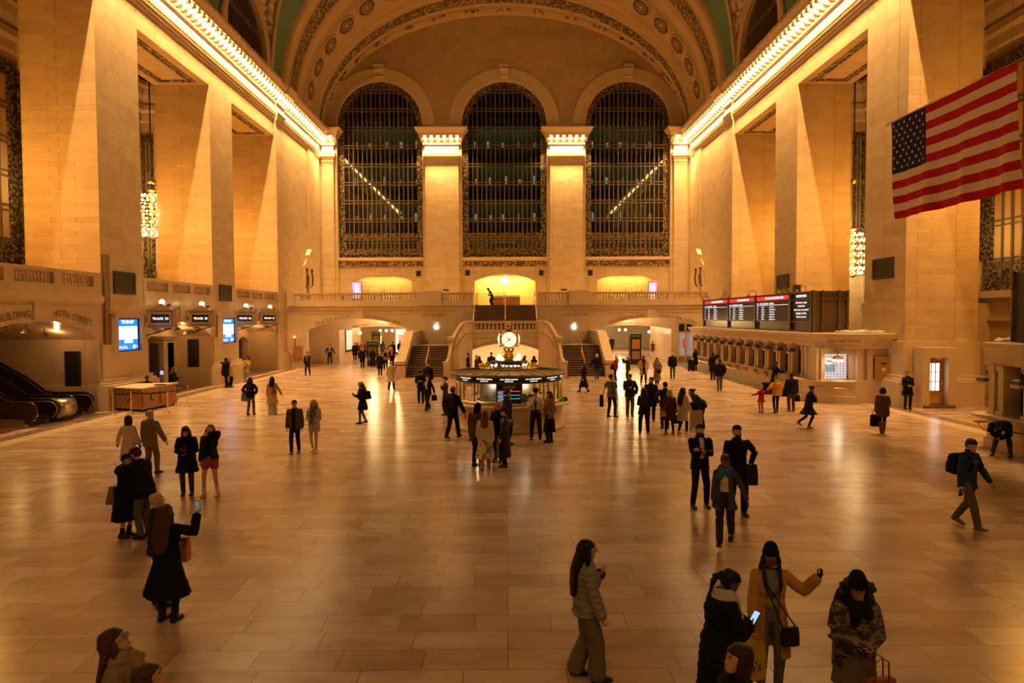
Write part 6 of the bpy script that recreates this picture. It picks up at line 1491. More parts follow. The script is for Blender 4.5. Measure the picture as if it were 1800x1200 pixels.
def person(label, pos, h=1.7, face=180, skin='fair', hair=('short', 'dark'), top=('jacket', (.02, .02, .02)), bottom=('trousers', (.02, .02, .025)), shoe=(.02, .02, .02), R='down', L='down', legs='stand', lean=0, head=(0, 0), hat=None, fem=False, scarf=None, inner=None, boots=0, vox=None, face_detail=None, fat=1.0, drop=0, tie=None, glasses=False, beard=False, gloves=None, socks=None, near=False, hipz=None, group=None, side=0):
    if len(pos) == 2 and isinstance(pos[0], (int, float)) and pos[1] > 100: w = at(pos[0], pos[1], z=0)
    else: w = Vector((pos[0], pos[1], pos[2] if len(pos) > 2 else 0))
    if pos[-1] != w.z and len(pos) == 2: w.z = 0
    s = h/1.75; dist = w.y
    vox = vox or (.0085 if dist < 10 else .012 if dist < 18 else .016 if dist < 32 else .022)
    root = thing('person', label, 'person', (w.x, w.y, w.z), -radians(face), group)
    V = Vector; la = radians(lean); sd = radians(side)
    hz = (hipz if hipz else .925-drop)*s
    def T(x, y, z):       # torso frame -> body
        y2, z2 = y*cos(la)+z*sin(la), -y*sin(la)+z*cos(la)
        return V((x*cos(sd)+z2*sin(sd), y2, hz+z2*cos(sd)-x*sin(sd)))
    sw = (.160 if fem else .185)*s; hw = .085*s
    sh = {1: T(sw, -.01*s, .475*s), -1: T(-sw, -.01*s, .475*s)}
    arms = {}
    for sg, A in ((1, R), (-1, L)):
        tg, pl = ARMS[A] if isinstance(A, str) else A
        t = T((sw+tg[0]*s)*sg, tg[1]*s, .48*s+tg[2]*s)
        pole = V((pl[0]*sg, pl[1], pl[2]))
        el, wr = ik(sh[sg], t, .285*s, .255*s, pole); arms[sg] = (sh[sg], el, wr)
    LG = LEGS[legs] if isinstance(legs, str) else legs
    lg = {}
    for sg, q in ((1, LG[0]), (-1, LG[1])):
        hp = V((hw*sg, 0, hz)); an = V((q[0]*sg*s, q[1]*s, (.085+q[2])*s)); kn, an2 = ik(hp, an, .43*s, .425*s, V((.12*sg, 1, 0))); lg[sg] = (hp, kn, an2)
    # head frame
    hy, hp_ = radians(head[0]), radians(head[1])
    nb = T(0, -.005*s, .545*s); hc = T(0, .02*s, .578*s)
    Rm = Matrix.Rotation(-hy, 3, 'Z') @ Matrix.Rotation(hp_, 3, 'X') @ Matrix.Rotation(-la*.5, 3, 'X')
    hs = s*(1.0 if h > 1.4 else 1.18)
    def HT(x, y, z): return hc+Rm @ V((x, y, z))*hs
    ex, ey = V((cos(sd), 0, -sin(sd))), V((0, cos(la), -sin(la)))
    bust = .022 if fem else 0
    TOR = [(-.08, .10, .085, 0), (-.02, .155 if not fem else .165, .10, -.005), (.05, .155 if not fem else .168, .108, -.008), (.13, .145 if not fem else .14, .098, 0), (.22, .142 if not fem else .128, .092, .004), (.32, .16 if not fem else .142, .105+bust, .006+bust*.6), (.41, .178 if not fem else .152, .108+bust*.5, .004), (.465, .168 if not fem else .143, .092, 0), (.50, .125, .075, -.008), (.525, .085, .062, -.008), (.55, .06, .056, 0)]
    # ---- body: one remeshed surface
    mb = MB()
    mb.loft([ering(T(0, oy*s, z*s), ex, ey, rx*s*fat, ry*s*fat, 16, .9) for z, rx, ry, oy in TOR])
    limb(mb, [T(0, -.01*s, .49*s), HT(0, -.02, .05)], [.058*s, .053*s])
    mb.loft([[HT(cos(2*pi*i/20)*wx, ((f+b)/2+sin(2*pi*i/20)*(f-b)/2), z) for i in range(20)] for z, wx, f, b in HEADP])
    mb.loft([[HT(x*q, y, z) for x in (-1, 1)]+[HT(x*q*.5, y+d, z) for x in (1, -1)] for q, y, d, z in ((.006, .085, .008, .13), (.009, .088, .016, .105), (.017, .085, .026, .078), (.014, .085, .012, .068))], smooth=True)
    for sg in (1, -1):
        mb.ball(HT(sg*.074, -.012, .1), 1, 8, 6, 0, (.012*hs, .02*hs, .032*hs))
        limb(mb, list(arms[sg]), [.054*s*(1 if not fem else .86), .043*s*(1 if not fem else .88), .029*s])
        limb(mb, [lg[sg][0]+V((0, 0, -.02)), lg[sg][1], lg[sg][2]], [.088*s*fat, .055*s, .038*s])
        limb(mb, [lg[sg][2]+V((0, -.02*s, -.03*s)), lg[sg][2]+V((0, .11*s, -.052*s))], [.032*s, .02*s], 8)
    vs, ns, fs = remesh(mb, vox, 2 if vox > .01 else 3)
    if near or vox < .01:   # hollow the eye sockets a little
        for v in vs:
            for sg in (1, -1):
                d = (v-HT(sg*.031, .092, .118)).length
                if d < .022*hs: v -= (Rm @ V((0, 1, 0)))*(.006*hs*(1-d/(.022*hs)))
    bm = MB(); bm.v = [tuple(v) for v in vs]; bm.f = fs; bm.sm = [True]*len(fs); lipc = HT(0, .098, .046)
    sk = SK[skin]; mats = [skinm(sk), flat('lip_'+skin, (sk[0]*.75, sk[1]*.45, sk[2]*.45), .4), flat('eye_white', (.6, .55, .48), .3), flat('eye_dark', (.02, .012, .008), .2), cloth(gloves) if gloves else skinm(sk)]
    bm.m = [0]*len(fs)
    # hands: palm, four fingers, thumb
    for sg, A in ((1, R), (-1, L)):
        s0, e0, w0 = arms[sg]; d = (w0-e0).normalized(); nm_ = A if isinstance(A, str) else 'down'
        inw = V((-sg, 0, 0)) if nm_ not in ('phone', 'belly', 'raise', 'fwd', 'cross', 'chest', 'lean') else V((-.4*sg, -.2, .8))
        pn = (inw-d*inw.dot(d)).normalized(); sdv = d.cross(pn)*(1 if sg > 0 else -1)   # towards thumb
        if sdv.dot(V((0, 1, .3))) < 0 and nm_ in ('down', 'downf', 'swingf', 'swingb', 'out', 'hip', 'pocket'): sdv = -sdv
        curl = .5 if nm_ in ('down', 'downf', 'swingf', 'swingb', 'out', 'wide', 'lean', 'hug') else 1.0
        q = s*(.92 if fem else 1)
        bm.loft([ering(w0+d*z*q, sdv, pn, a*q, b*q, 8) for z, a, b in ((-.02, .026, .021), (.02, .034, .018), (.06, .041, .017), (.09, .039, .014))], 4)
        for k in range(4):
            o = (.028-.019*k); ln = (.072, .08, .074, .058)[k]*q; p0 = w0+d*.088*q+sdv*o*q; a1 = .25*curl+.1*k*curl; 
            d1 = d*cos(a1)+pn*sin(a1); a2 = a1+.9*curl; d2 = d*cos(a2)+pn*sin(a2); a3 = a2+.6*curl; d3 = d*cos(a3)+pn*sin(a3)
            p1 = p0+d1*ln*.45; p2 = p1+d2*ln*.33; p3 = p2+d3*ln*.25; bm.tube([p0, p1, p2, p3], [.0098*q, .009*q, .0082*q, .006*q], 6, 4)
        t0 = w0+d*.03*q+sdv*.03*q; t1 = t0+(d*.5+sdv*.75+pn*.3)*.042*q; t2 = t1+(d*.85+sdv*.25+pn*.4)*.034*q; bm.tube([t0, t1, t2], [.013*q, .0105*q, .0075*q], 6, 4)
    if dist < 34:
        for sg in (1, -1):
            bm.ball(HT(sg*.031, .0785, .117), .0115*hs, 10, 8, 2, (1.15, 1, .72)); bm.ball(HT(sg*.031, .0855, .117), .0062*hs, 8, 6, 3, (1, .9, 1))
            bm.loft([ering(HT(sg*(.014+.036*t), .094-.012*t*t, .137+.006*sin(pi*t)), Rm @ V((0, 1, 0)), Rm @ V((0, 0, 1)), .004*hs, .0035*hs, 6) for t in (0, .35, .7, 1)], 3)
        bm.loft([ering(HT(x, .097-abs(x)*.4, .047), Rm @ V((0, 1, 0)), Rm @ V((0, 0, 1)), .005*hs*k, .008*hs*k, 8) for x, k in ((-.024, .3), (-.01, 1), (0, .9), (.01, 1), (.024, .3))], 1)
    bo = bm.build('body', mats, root, False, False)
    info = {'root': root, 's': s, 'T': T, 'HT': HT, 'arms': arms, 'legs': lg}
    info['W'] = lambda p: Matrix.Translation(root.location) @ root.rotation_euler.to_matrix().to_4x4() @ p
    Wr = lambda sg: info['W'](arms[sg][2]+(arms[sg][2]-arms[sg][1]).normalized()*.08*s)
    info['hR'], info['hL'] = Wr(1), Wr(-1)
    # ---- garment maker
    def garment(name, mb, mat, ridge=0, fold=.006, cut=None, v=None):
        vs, ns, fs = remesh(mb, v or max(vox, .012), 2)
        for i, p in enumerate(vs):
            k = mnoise.noise(p*9+V((hash(label) % 97, 0, 0)))*fold+mnoise.noise(p*24)*fold*.4
            if ridge: k += (abs(sin(p.z*pi/ridge))**.5-.6)*.016
            p += ns[i]*k
        if cut: fs = [f for f in fs if not cut(sum((vs[i] for i in f), V())/len(f))]
        g = MB(); g.v = [tuple(p) for p in vs]; g.f = fs; g.m = [0]*len(fs); g.sm = [True]*len(fs)
        return g.build(name, mat, root, False, False)
    # ---- trousers / skirts
    bk, bc = bottom[0], bottom[1]; bmat = bc if not isinstance(bc, tuple) else cloth(bc)
    if bk in ('trousers', 'jeans', 'leggings', 'wide', 'shorts'):
        mb = MB(); off = {'trousers': .022, 'jeans': .014, 'leggings': .006, 'wide': .045, 'shorts': .03}[bk]
        mb.loft([ering(T(0, oy*s, z*s), ex, ey, (rx+.012)*s*fat, (ry+.014)*s*fat, 16, .9) for z, rx, ry, oy in TOR[:3 if bk == 'shorts' or top[0] == 'tee' else 4]])
        for sg in (1, -1):
            a, k, n_ = lg[sg]
            if bk == 'shorts': k = a.lerp(k, .5); pts = [a+V((0, 0, -.01)), k]; rr = [.1*s*fat, .1*s]
            else: 
                end = k.lerp(n_, 1.0 if bk == 'wide' else .97); pts = [a+V((0, 0, -.01)), k, end]; rr = [(.088+off*.5)*s*fat, (.057+off)*s, (.043+off*(1.6 if bk == 'wide' else 1))*s]
            limb(mb, pts, rr, 12)
        garment('shorts' if bk == 'shorts' else 'trousers' if bk != 'leggings' else 'leggings', mb, bmat)
    if bk in ('skirt', 'midi'):
        hem = bottom[2]*s; mb = MB(); fy = max(abs(LG[0][1]), abs(LG[1][1]))*s*(hz-hem)/hz
        rings = []
        for i in range(9):
            f = i/8; z = hz+.12*s+(hem-hz-.12*s)*f; fl_ = bottom[3] if len(bottom) > 3 else .06
            rings.append(ering(V((0, 0, z)), V((1, 0, 0)), V((0, 1, 0)), (.145+.03*min(1, f*3)+fl_*f)*s*fat, (.11+.025*min(1, f*3)+fl_*f)*s*fat+fy*.8*f, 28, 1, .05*f, 1))
        mb.loft(rings); garment('skirt', mb, bmat, v=.014)
        if len(bottom) > 4 and bottom[4]:
            mb = MB()
            for sg in (1, -1): limb(mb, list(lg[sg]), [.09*s, .057*s, .041*s])
            garment('tights', mb, cloth(bottom[4]), fold=.001)
    # ---- tops
    def topper(name, tk, mat, off, hem, sleeve=1.0, ridge=0, gap=0, open_below=None, sl_r=1.0, collar=0, flare=.0):
        mb = MB(); rr = [t for t in TOR if t[0] > -.03]
        R0 = [ering(T(0, oy*s, z*s), ex, ey, (rx*(1+.0)+off)*s*fat, (ry+off)*s*fat, 18, .9) for z, rx, ry, oy in rr[:-1]]
        zt = rr[-1]; R0.append(ering(T(0, 0, .545*s), ex, ey, (.075+off*.5)*s, (.07+off*.5)*s, 18))
        if collar: R0.append(ering(T(0, .0, (.56+collar)*s), ex, ey, (.068+off*.4)*s, (.075+off*.4)*s, 18))
        low = []; hemz = hem*s
        if hemz < hz-.03*s:
            n_ = 6; fy = max(abs(LG[0][1]), abs(LG[1][1]))*s*max(0, (hz-hemz)/hz)*.75
            for i in range(n_+1):
                f = i/n_; z = hemz+(hz-.04*s-hemz)*f; g = 1-f
                low.append(ering(V((0, -.01*s, z)), V((1, 0, 0)), V((0, 1, 0)), (.168+off+flare*g)*s*fat, (.112+off+flare*g*.8)*s*fat+fy*g, 28 if False else 18, .95, .035*g, 2))
        mb.loft(low+R0)
        if sleeve:
            for sg in (1, -1):
                a, e, w_ = arms[sg]
                pts = [a, e, e.lerp(w_, .97)] if sleeve >= 1 else [a, a.lerp(e, sleeve)]
                ff = .9 if fem else 1; rad = [(.052*ff+off*.72)*s*sl_r, (.046*ff+off*.85)*s*sl_r, (.034+off*.85)*s*sl_r] if sleeve >= 1 else [(.056+off*.8)*s, (.056+off)*s]
                limb(mb, pts, rad, 10)
        cut = None
        if gap:
            z0 = hemz-1; zt_ = T(0, 0, .5*s).z
            def cut(c): 
                return c.y > .0 and abs(c.x) < gap*s*(1 if c.z > hz else 1+.3*(hz-c.z)/hz) and c.z < zt_+.08 or (c.z < hemz+.02 and hemz < hz-.2)
        return garment(name, mb, mat, ridge, .008, cut)
    if inner: topper('shirt', 'shirt', inner if not isinstance(inner, tuple) else cloth(inner), .006, 1.02, 0)
    tk, tc = top[0], top[1]; tm = tc if not isinstance(tc, tuple) else cloth(tc, 'leather' if tk == 'leather' else '')
    op = top[2] if len(top) > 2 else {}
    K = {'shirt': (.012, .86, 1, 0, 0), 'tee': (.024, .82, .55, 0, 0), 'jacket': (.026, .80, 1, 0, .03), 'puffer': (.045, .80, 1, .075, .05), 'sweater': (.03, .80, 1, 0, .02), 'coat': (.032, .5, 1, 0, .04), 'leather': (.03, .45, 1, 0, .03), 'blazer': (.022, .78, 1, 0, .02)}[tk]
    nm = {'shirt': 'shirt', 'tee': 'shirt', 'sweater': 'sweater', 'coat': 'coat', 'leather': 'coat'}.get(tk, 'jacket')
    topper(nm, tk, tm, op.get('off', K[0]), op.get('hem', K[1]*1.0), op.get('sleeve', K[2]), op.get('ridge', K[3]), op.get('gap', 0), None, op.get('sl', 1), op.get('collar', K[4]), op.get('flare', .06 if tk in ('coat', 'leather') else 0))
    if tie:
        t_ = MB(); t_.loft([[T(x*k, y, z) for x in (-1, 1)]+[T(x*k, y+.012, z) for x in (1, -1)] for k, y, z in ((.022*s, .09*s, .53*s), (.02*s, .125*s, .46*s), (.03*s, .14*s, .3*s), (.036*s, .13*s, .16*s), (.004, .125*s, .1*s))], smooth=False); t_.build('tie', cloth(tie), root, False)
    # ---- shoes
    for sg in (1, -1):
        a = lg[sg][2]; lift = a.z-.085*s; m = MB(); rings = []
        dz = V((0, 0, 1))
        tilt = min(.5, max(0, lift/s*4)) if LG[0 if sg == 1 else 1][1] < 0 else -min(.4, max(0, lift/s*6))
        def F(y, z): 
            yy = y-(-.06*s); return V((a.x, a.y+y*cos(tilt)+z*0, a.z-.085*s+z-(y-.14*s)*0 - (y)*sin(tilt)+ (0)))
        for y, w_, z0, z1 in ((-.075, .025, .01, .06), (-.06, .036, 0, .09), (-.02, .04, 0, .1), (.04, .042, 0, .085), (.1, .047, 0, .06), (.15, .046, 0, .048), (.185, .034, .004, .036), (.2, .015, .008, .024)):
            y *= s; rings.append([F(y, z0*s)+V((-w_*s, 0, 0)), F(y, z0*s)+V((w_*s, 0, 0)), F(y, (z0*.3+z1*.7)*s)+V((w_*s, 0, 0)), F(y, z1*s)+V((w_*.55*s, 0, 0)), F(y, z1*s)+V((-w_*.55*s, 0, 0)), F(y, (z0*.3+z1*.7)*s)+V((-w_*s, 0, 0))])
        mz = min(p.z for r in rings for p in r)
        rings = [[p-V((0, 0, min(0, mz))) for p in r] for r in rings]
        m.loft(rings); 
        if boots: limb(m, [a+V((0, -.005, -.02)), a.lerp(lg[sg][1], boots)], [.052*s, (.052+.03*boots)*s], 10)
        elif dist < 30: limb(m, [a+V((0, -.01, -.03)), a+V((0, -.01, .01))], [.044*s, .044*s], 8)
        so = m.build('shoe' if not boots else 'boot', cloth(shoe, 'leather'), root, False)
        if op.get('sole'): sl = MB(); sl.loft([[r[0], r[1], r[1]+V((0, 0, .018)), r[0]+V((0, 0, .018))] for r in [[p+V((.004 if p.x > a.x else -.004, 0, 0)) for p in rr_] for rr_ in rings]], smooth=False); sl.build('sole', cloth(op['sole']), so, False)
        if socks: m = MB(); limb(m, [a+V((0, 0, -.02)), a.lerp(lg[sg][1], .28)], [.045*s, .05*s], 10); m.build('sock', cloth(socks), root, False)
    # ---- hair
    hk, hcol = hair if hair else (None, None)
    if hk and hk != 'bald':
        hm = flat('hair_'+hcol, HC[hcol], .55, noise=.25, nscale=60, spec=.2); m = MB(); off = .012 if hk in ('buzz',) else .02
        rings = []
        for z, wx, f, b in HEADP:
            if z < .05 and hk in ('buzz', 'short', 'bun', 'balding'): continue
            if z < .03: continue
            fr = {0: 0}; front = -.012 if z < .145 else (.06 if z < .165 else f+off*.7)
            if hk in ('balding',): front = -.05 if z < .2 else -.06
            if hk == 'balding' and z > .2: continue
            bk_ = b-off; cyy, ryy = (front+bk_)/2, (front-bk_)/2
            rings.append([HT(cos(2*pi*i/18)*(wx+off*.8), cyy+sin(2*pi*i/18)*ryy, z+(off*.8 if z > .2 else 0)) for i in range(18)])
        m.loft(rings)
        if hk in ('long', 'bob', 'curly', 'mid', 'braids'):
            Ln = {'long': .42, 'bob': .10, 'curly': .2, 'mid': .22, 'braids': .36}[hk]; wd = {'long': .125, 'bob': .095, 'curly': .15, 'mid': .105, 'braids': .1}[hk]
            rg = []; lo_ = hk != 'bob'
            C_ = [HT(0, -.05, .17), HT(0, -.075, .09), T(0, -.115*s, .52*s), T(0, -.15*s, .40*s), T(0, -.165*s, (.56-Ln)*s)] if lo_ else [HT(0, -.045, .17), HT(0, -.05, .1), HT(0, -.05, .05), HT(0, -.045, .0), HT(0, -.04, .12-Ln*1.7)]
            for i in range(13):
                f = i/12*4; k = min(3, int(f)); c = C_[k].lerp(C_[k+1], f-k); f /= 4
                ww = wd*(.78+.34*min(1, f*2.2))*(1 if f < .85 else 1-.5*(f-.85)/.15); dd = .085-.05*f if lo_ else .085
                if hk == 'bob': ww = wd*(.85+.2*f)
                rg.append(ering(c, Rm @ V((1, 0, 0)), Rm @ V((0, 1, 0)), ww*s, dd*s, 16, 1, .05*f, i*.15))
            m.loft(rg)
            for sg in (1, -1):   # locks framing the face
                if hk == 'bob': limb(m, [HT(sg*.07, -.0, .17), HT(sg*.088, .01, .1), HT(sg*.085, .01, .0)], [.028*s, .033*s, .026*s], 8)
                else: limb(m, [HT(sg*.06, .01, .18), HT(sg*.086, .0, .09), T(sg*.1*s, -.01*s, .5*s), T(sg*.1*s, .06*s if hk == 'long' else -.06*s, (.5-Ln*.45)*s)], [.02*s, .03*s, .032*s, .018*s], 8)
            if hk == 'curly':
                random.seed(len(label))
                for i in range(46): a = random.uniform(-.3, pi+.3); m.ball(HT(cos(a)*random.uniform(.09, .15), -sin(a)*.09+.01, random.uniform(-.1, .16)), random.uniform(.022, .036)*s, 7, 5)
            if hk == 'braids':
                for x in (-.1, -.088, -.076, .076, .088, .1): limb(m, [HT(x*.85, .0, .15), HT(x*1.05, .03, .03), T(x*1.0*s, .15*s, .44*s), T(x*.9*s, .175*s, (.26+abs(x))*s)], [.013*s]*4, 6)
        if hk in ('bun', 'tail'):
            b0 = HT(0, -.13, .2 if hk == 'bun' else .15); m.ball(b0, .045*s, 10, 8)
            if hk == 'tail': limb(m, [b0, HT(0, -.19, .1), HT(0, -.17, -.05)], [.03*s, .04*s, .015*s], 8)
        vs, ns, fs = remesh(m, max(.009, vox*.8), 1)
        for i, p in enumerate(vs): p += ns[i]*mnoise.noise(V((p.x*60, p.y*60, p.z*8)))*.006
        g = MB(); g.v = [tuple(p) for p in vs]; g.f = fs; g.m = [0]*len(fs); g.sm = [True]*len(fs); g.build('hair', hm, root, False, False)
    if beard:
        m = MB(); m.loft([[HT(cos(a)*wx, cy_+sin(a)*ry_, z) for a in [2*pi*i/14 for i in range(14)]] for z, wx, cy_, ry_ in ((-.012, .03, .06, .03), (.005, .05, .055, .045), (.03, .062, .05, .052), (.055, .066, .035, .05), (.075, .071, .012, .03))]); m.build('beard', flat('hair_'+hcol if hcol else 'hair_dark', HC[hcol or 'dark'], .5, noise=.25, nscale=60), root, False)
    if glasses:
        m = MB()
        for sg in (1, -1): m.tube([HT(sg*.032+.024*cos(2*pi*i/14), .106, .116+.02*sin(2*pi*i/14)) for i in range(15)], .0025*hs, 5); m.tube([HT(sg*.056, .104, .12), HT(sg*.076, .0, .115)], .0022*hs, 4)
        m.tube([HT(-.008, .108, .12), HT(.008, .108, .12)], .0025*hs, 4); m.build('glasses', DARKM, root, False)
    if hat:
        hk, hcol_ = hat; hm = cloth(hcol_); m = MB()
        def dome(z0, z1, gx, gf, gb, n=6, tip=.2):
            rg = []
            for i in range(n+1):
                f = i/n; k = cos(f*pi/2*(1-tip*.3))**(.8) if f < 1 else .05; z = z0+(z1-z0)*sin(f*pi/2)
                rg.append([HT(cos(2*pi*j/20)*gx*k, (gf+gb)/2*1+sin(2*pi*j/20)*(gf-gb)/2*k, z) for j in range(20)])
            m.loft(rg)
        if hk == 'beanie':
            dome(.15, .295, .09, .108, -.128); m.loft([[HT(cos(2*pi*j/20)*k, -.01+sin(2*pi*j/20)*(k+.03), z) for j in range(20)] for z, k in ((.148, .088), (.152, .097), (.185, .097), (.19, .09))])
        if hk in ('cap', 'peaked'):
            dome(.155, .245 if hk == 'cap' else .225, .086, .104, -.122)
            if hk == 'peaked': m.loft([[HT(cos(2*pi*j/20)*k, -.01+sin(2*pi*j/20)*(k+.025), z) for j in range(20)] for z, k in ((.16, .088), (.2, .09), (.235, .115), (.25, .11), (.255, .02))])
            m.loft([[HT(x, .095+y, .165+d) for x, y in [(-.07+.14*i/6, .07*sin(pi*i/6)*k) for i in range(7)]] for d, k in ((-.006, 1.0), (.004, .96), (.008, 0))], closed=False)
        if hk == 'fedora':
            dome(.15, .27, .083, .1, -.12, 6, 1); m.loft([[HT(cos(2*pi*j/24)*k, -.01+sin(2*pi*j/24)*(k+.02), z+.012*cos(4*pi*j/24)) for j in range(24)] for z, k in ((.158, .08), (.15, .16), (.156, .162), (.168, .08))])
        if hk == 'hood':
            m.loft([[HT(cos(2*pi*j/20)*wx, (f+b)/2+sin(2*pi*j/20)*(f-b)/2, z) for j in range(20)] for z, wx, f, b in ((-.07, .1, .03, -.13), (0, .1, .03, -.14), (.08, .1, .05, -.14), (.16, .097, .09, -.14), (.22, .075, .08, -.12), (.255, .02, -.02, -.05))])
        m.build('hat' if hk != 'hood' else 'hood', hm, root, False)
    if scarf:
        sc_ = scarf[0] if isinstance(scarf[0], tuple) else scarf; ln = scarf[1] if isinstance(scarf[0], tuple) and len(scarf) > 1 else 0
        m = MB(); 
        for q in range(3): m.tube([T(.0, 0, (.545+.02*q)*s)+V((cos(2*pi*i/16)*(.11-.012*q)*s, sin(2*pi*i/16)*(.11-.01*q)*s+.015*s, .012*sin(2*pi*i/16+q)-(.03 if sin(2*pi*i/16) > .5 else 0))) for i in range(17)], .038*s, 8)
        if ln: limb(m, [T(.05*s, .12*s, .5*s), T(.06*s, .16*s, (.5-ln*.5)*s), T(.07*s, .16*s, (.5-ln)*s)], [.05*s, .055*s, .05*s], 8); limb(m, [T(-.06*s, .12*s, .5*s), T(-.07*s, .15*s, (.5-ln*.4)*s)], [.05*s, .05*s], 8)
        garment('scarf', m, cloth(sc_), fold=.012, v=max(vox, .011))
    return info
# ---------------------------------------------------------------- things people carry
def held_phone(p, n, label, screen=None, rz=0):
    m = MB(); m.cbox((0, 0, 0), (.075, .012, .15)); o = m.build('mobile_phone', BLACK); tag(o, label, 'phone'); o.location = p; o.rotation_euler = (n, 0, rz)
    if screen: s_ = MB(); s_.cbox((0, -.0075, 0), (.066, .002, .135)); s_.build('screen', screen, o, False)
    return o
def backpack(info, label, col, z=.28, sz=(.3, .16, .42)):
    s = info['s']; T = info['T']; W = info['W']; t = thing('backpack', label, 'backpack', W(T(0, -.2*s, z*s)), info['root'].rotation_euler.z)
    m = MB(); a, b, c = [k*s for k in sz]
    m.loft([[Vector((cos(2*pi*i/16), 0, sin(2*pi*i/16))).lerp(Vector((math.copysign(abs(cos(2*pi*i/16))**.5, cos(2*pi*i/16)), 0, math.copysign(abs(sin(2*pi*i/16))**.5, sin(2*pi*i/16)))), 1)*k*.5 for i in range(16)] for k in (1,)][:0] or [[(math.copysign(abs(cos(q))**.5, cos(q))*a/2*k, y, math.copysign(abs(sin(q))**.5, sin(q))*c/2*k) for q in [2*pi*i/16 for i in range(16)]] for y, k in ((.08*s, .9), (.04*s, 1), (-b*.5, 1), (-b*.8, .92), (-b, .7))])
    m.build('pack', cloth(col), t, False)
    m = MB(); m.loft([[(x*a*.33, -b*.95+y, z_*c*.5-.06*s) for x, z_ in ((-1, -.6), (1, -.6), (1, .4), (-1, .4))] for y in (0, -.04*s)], smooth=False); m.build('pocket', cloth(col), t, False)
    for sg in (1, -1):
        m = MB(); m.tube([(sg*.1*s, .05*s, c*.45), (sg*.11*s, .16*s, c*.55+.03), (sg*.12*s, .33*s, c*.38), (sg*.125*s, .365*s, c*.1), (sg*.15*s, .30*s, -c*.2), (sg*.16*s, .10*s, -c*.4)], .02*s, 6); m.build('strap', cloth(col), t, False)
    return t
def bag(p, label, col, sz=(.3, .12, .26), rz=0, handle=.14, leather=False, name='handbag', strap_to=None, cat='bag', soft=.9):
    t = thing(name, label, cat, p, rz); a, b, c = sz; mat = col if not isinstance(col, tuple) else cloth(col, 'leather' if leather else '')
    m = MB(); m.loft([[(x*a/2*k, y*b/2*kk, z) for x, y in ((-1, -.7), (-.8, -1), (.8, -1), (1, -.7), (1, .7), (.8, 1), (-.8, 1), (-1, .7))] for z, k, kk in ((-c, .9, .9), (-c*.97, 1, 1), (-c*.4, 1*soft+.08, 1), (-.0, soft, .55), (0.004, soft*.95, .4))], smooth=False); m.build('bag_body', mat, t, False)
    if handle:
        for sy in (-.3, .3): m = MB(); m.tube([(-a*.22, b*sy, -.01), (-a*.2, b*sy, handle*.8), (0, b*sy, handle), (a*.2, b*sy, handle*.8), (a*.22, b*sy, -.01)], .008, 6); m.build('handle', mat, t, False)
    if strap_to is not None:
        q = strap_to-Vector(p); R_ = Matrix.Rotation(-rz, 3, 'Z'); q = R_ @ q; m = MB(); m.tube([(-a*.4, 0, -.02), q*.5+Vector((-.03, 0, 0)), q, q*.5+Vector((.05, .03, 0)), (a*.4, 0, -.02)], .009, 5); m.build('strap', mat, t, False)
    return t
BLK, NAVY, GREY, KH = (.010, .009, .009), (.018, .022, .045), (.09, .085, .08), (.20, .15, .09)
DEN, DDEN, WHT_, CREAM_ = (.05, .06, .085), (.022, .025, .035), (.62, .57, .5), (.55, .46, .33)
PSCR = flat('phone_screen', (.3, .45, .6), .3, emit=1.1, ecol=(.35, .55, .9))
TD = pattern_mat('tie_dye_print', (.34, .28, .11), (.06, .07, .06), (.14, .15, .07), 11)
FLOR = pattern_mat('floral_print', (.62, .54, .44), (.5, .08, .05), (.08, .22, .1), 16)
def X(px, Y): return at(px, 700, y=Y).x
def pose(o, f, u): return ((o, f, u), (.6, -.6, -.6))
# ---- nearest people
i = person('woman in camouflage jacket and black beanie looking up from the phone in her hands', (3.42, 6.6), 1.68, 186, 'tan', ('curly', 'dark'), ('jacket', camo_mat(), {'hem': .76, 'off': .045}), ('skirt', (.13, .11, .09), .6, .05, BLK), BLK, 'belly', 'belly', 'stand', 3, (12, -8), ('beanie', BLK), True, scarf=(BLK, .12), glasses=True, boots=.6)
held_phone((i['hR']+i['hL'])/2+Vector((-.05, -.03, .02)), radians(-65), 'dark phone held at the waist by the woman in the camouflage jacket')
p = i['W'](i['T'](-.13, .26, -.12)); bag(p, 'rust red leather handbag hanging before the woman in the camouflage jacket', (.26, .06, .025), (.34, .14, .28), radians(8), .22, True)
i = person('woman in long camel coat and black beanie raising one gloved hand', (1352, 1211), 1.64, 188, 'dark', ('braids', 'black'), ('coat', (.47, .25, .08), {'hem': .42, 'gap': .085, 'off': .035, 'flare': .05}), ('jeans', (.15, .14, .10)), (.62, .57, .5), 'downf', 'wave', 'stand', 0, (12, 4), ('beanie', BLK), True, inner=TD, gloves=BLK)
p = i['hR']+Vector((-.03, -.02, -.16)); sb = bag(p, 'yellow paper shopping bag with dark lettering held by the woman in the camel coat', (.62, .43, .03), (.34, .16, .40), radians(20), .13, name='shopping_bag', soft=1)
mb = MB(); put_text(mb, "m's", .15, lambda u, v, w: (u, -.084-w, v), v0=-.28); mb.build('lettering', cloth(BLK), sb, False, False)
bag(i['W'](i['T'](-.18, .15, -.08)), 'small black shoulder bag across the body of the woman in the camel coat', BLK, (.2, .08, .2), radians(190), 0, True, name='shoulder_bag', strap_to=i['W'](i['T'](.12, .16, .46)))
i = person('woman in long black padded coat with hair tied up, bent over her phone', (2.12, 6.75), 1.66, 82, 'dark', ('tail', 'black'), ('puffer', BLK, {'hem': .42, 'off': .06, 'ridge': .1, 'flare': .03}), ('trousers', BLK), BLK, 'phone', 'phone', 'stand', 6, (0, -24), None, True, scarf=((.5, .46, .42), .3))
held_phone((i['hR']+i['hL'])/2+Vector((.05, 0, .05)), radians(-45), 'phone with lit blue screen held by the woman in the long black padded coat', PSCR, radians(-60))
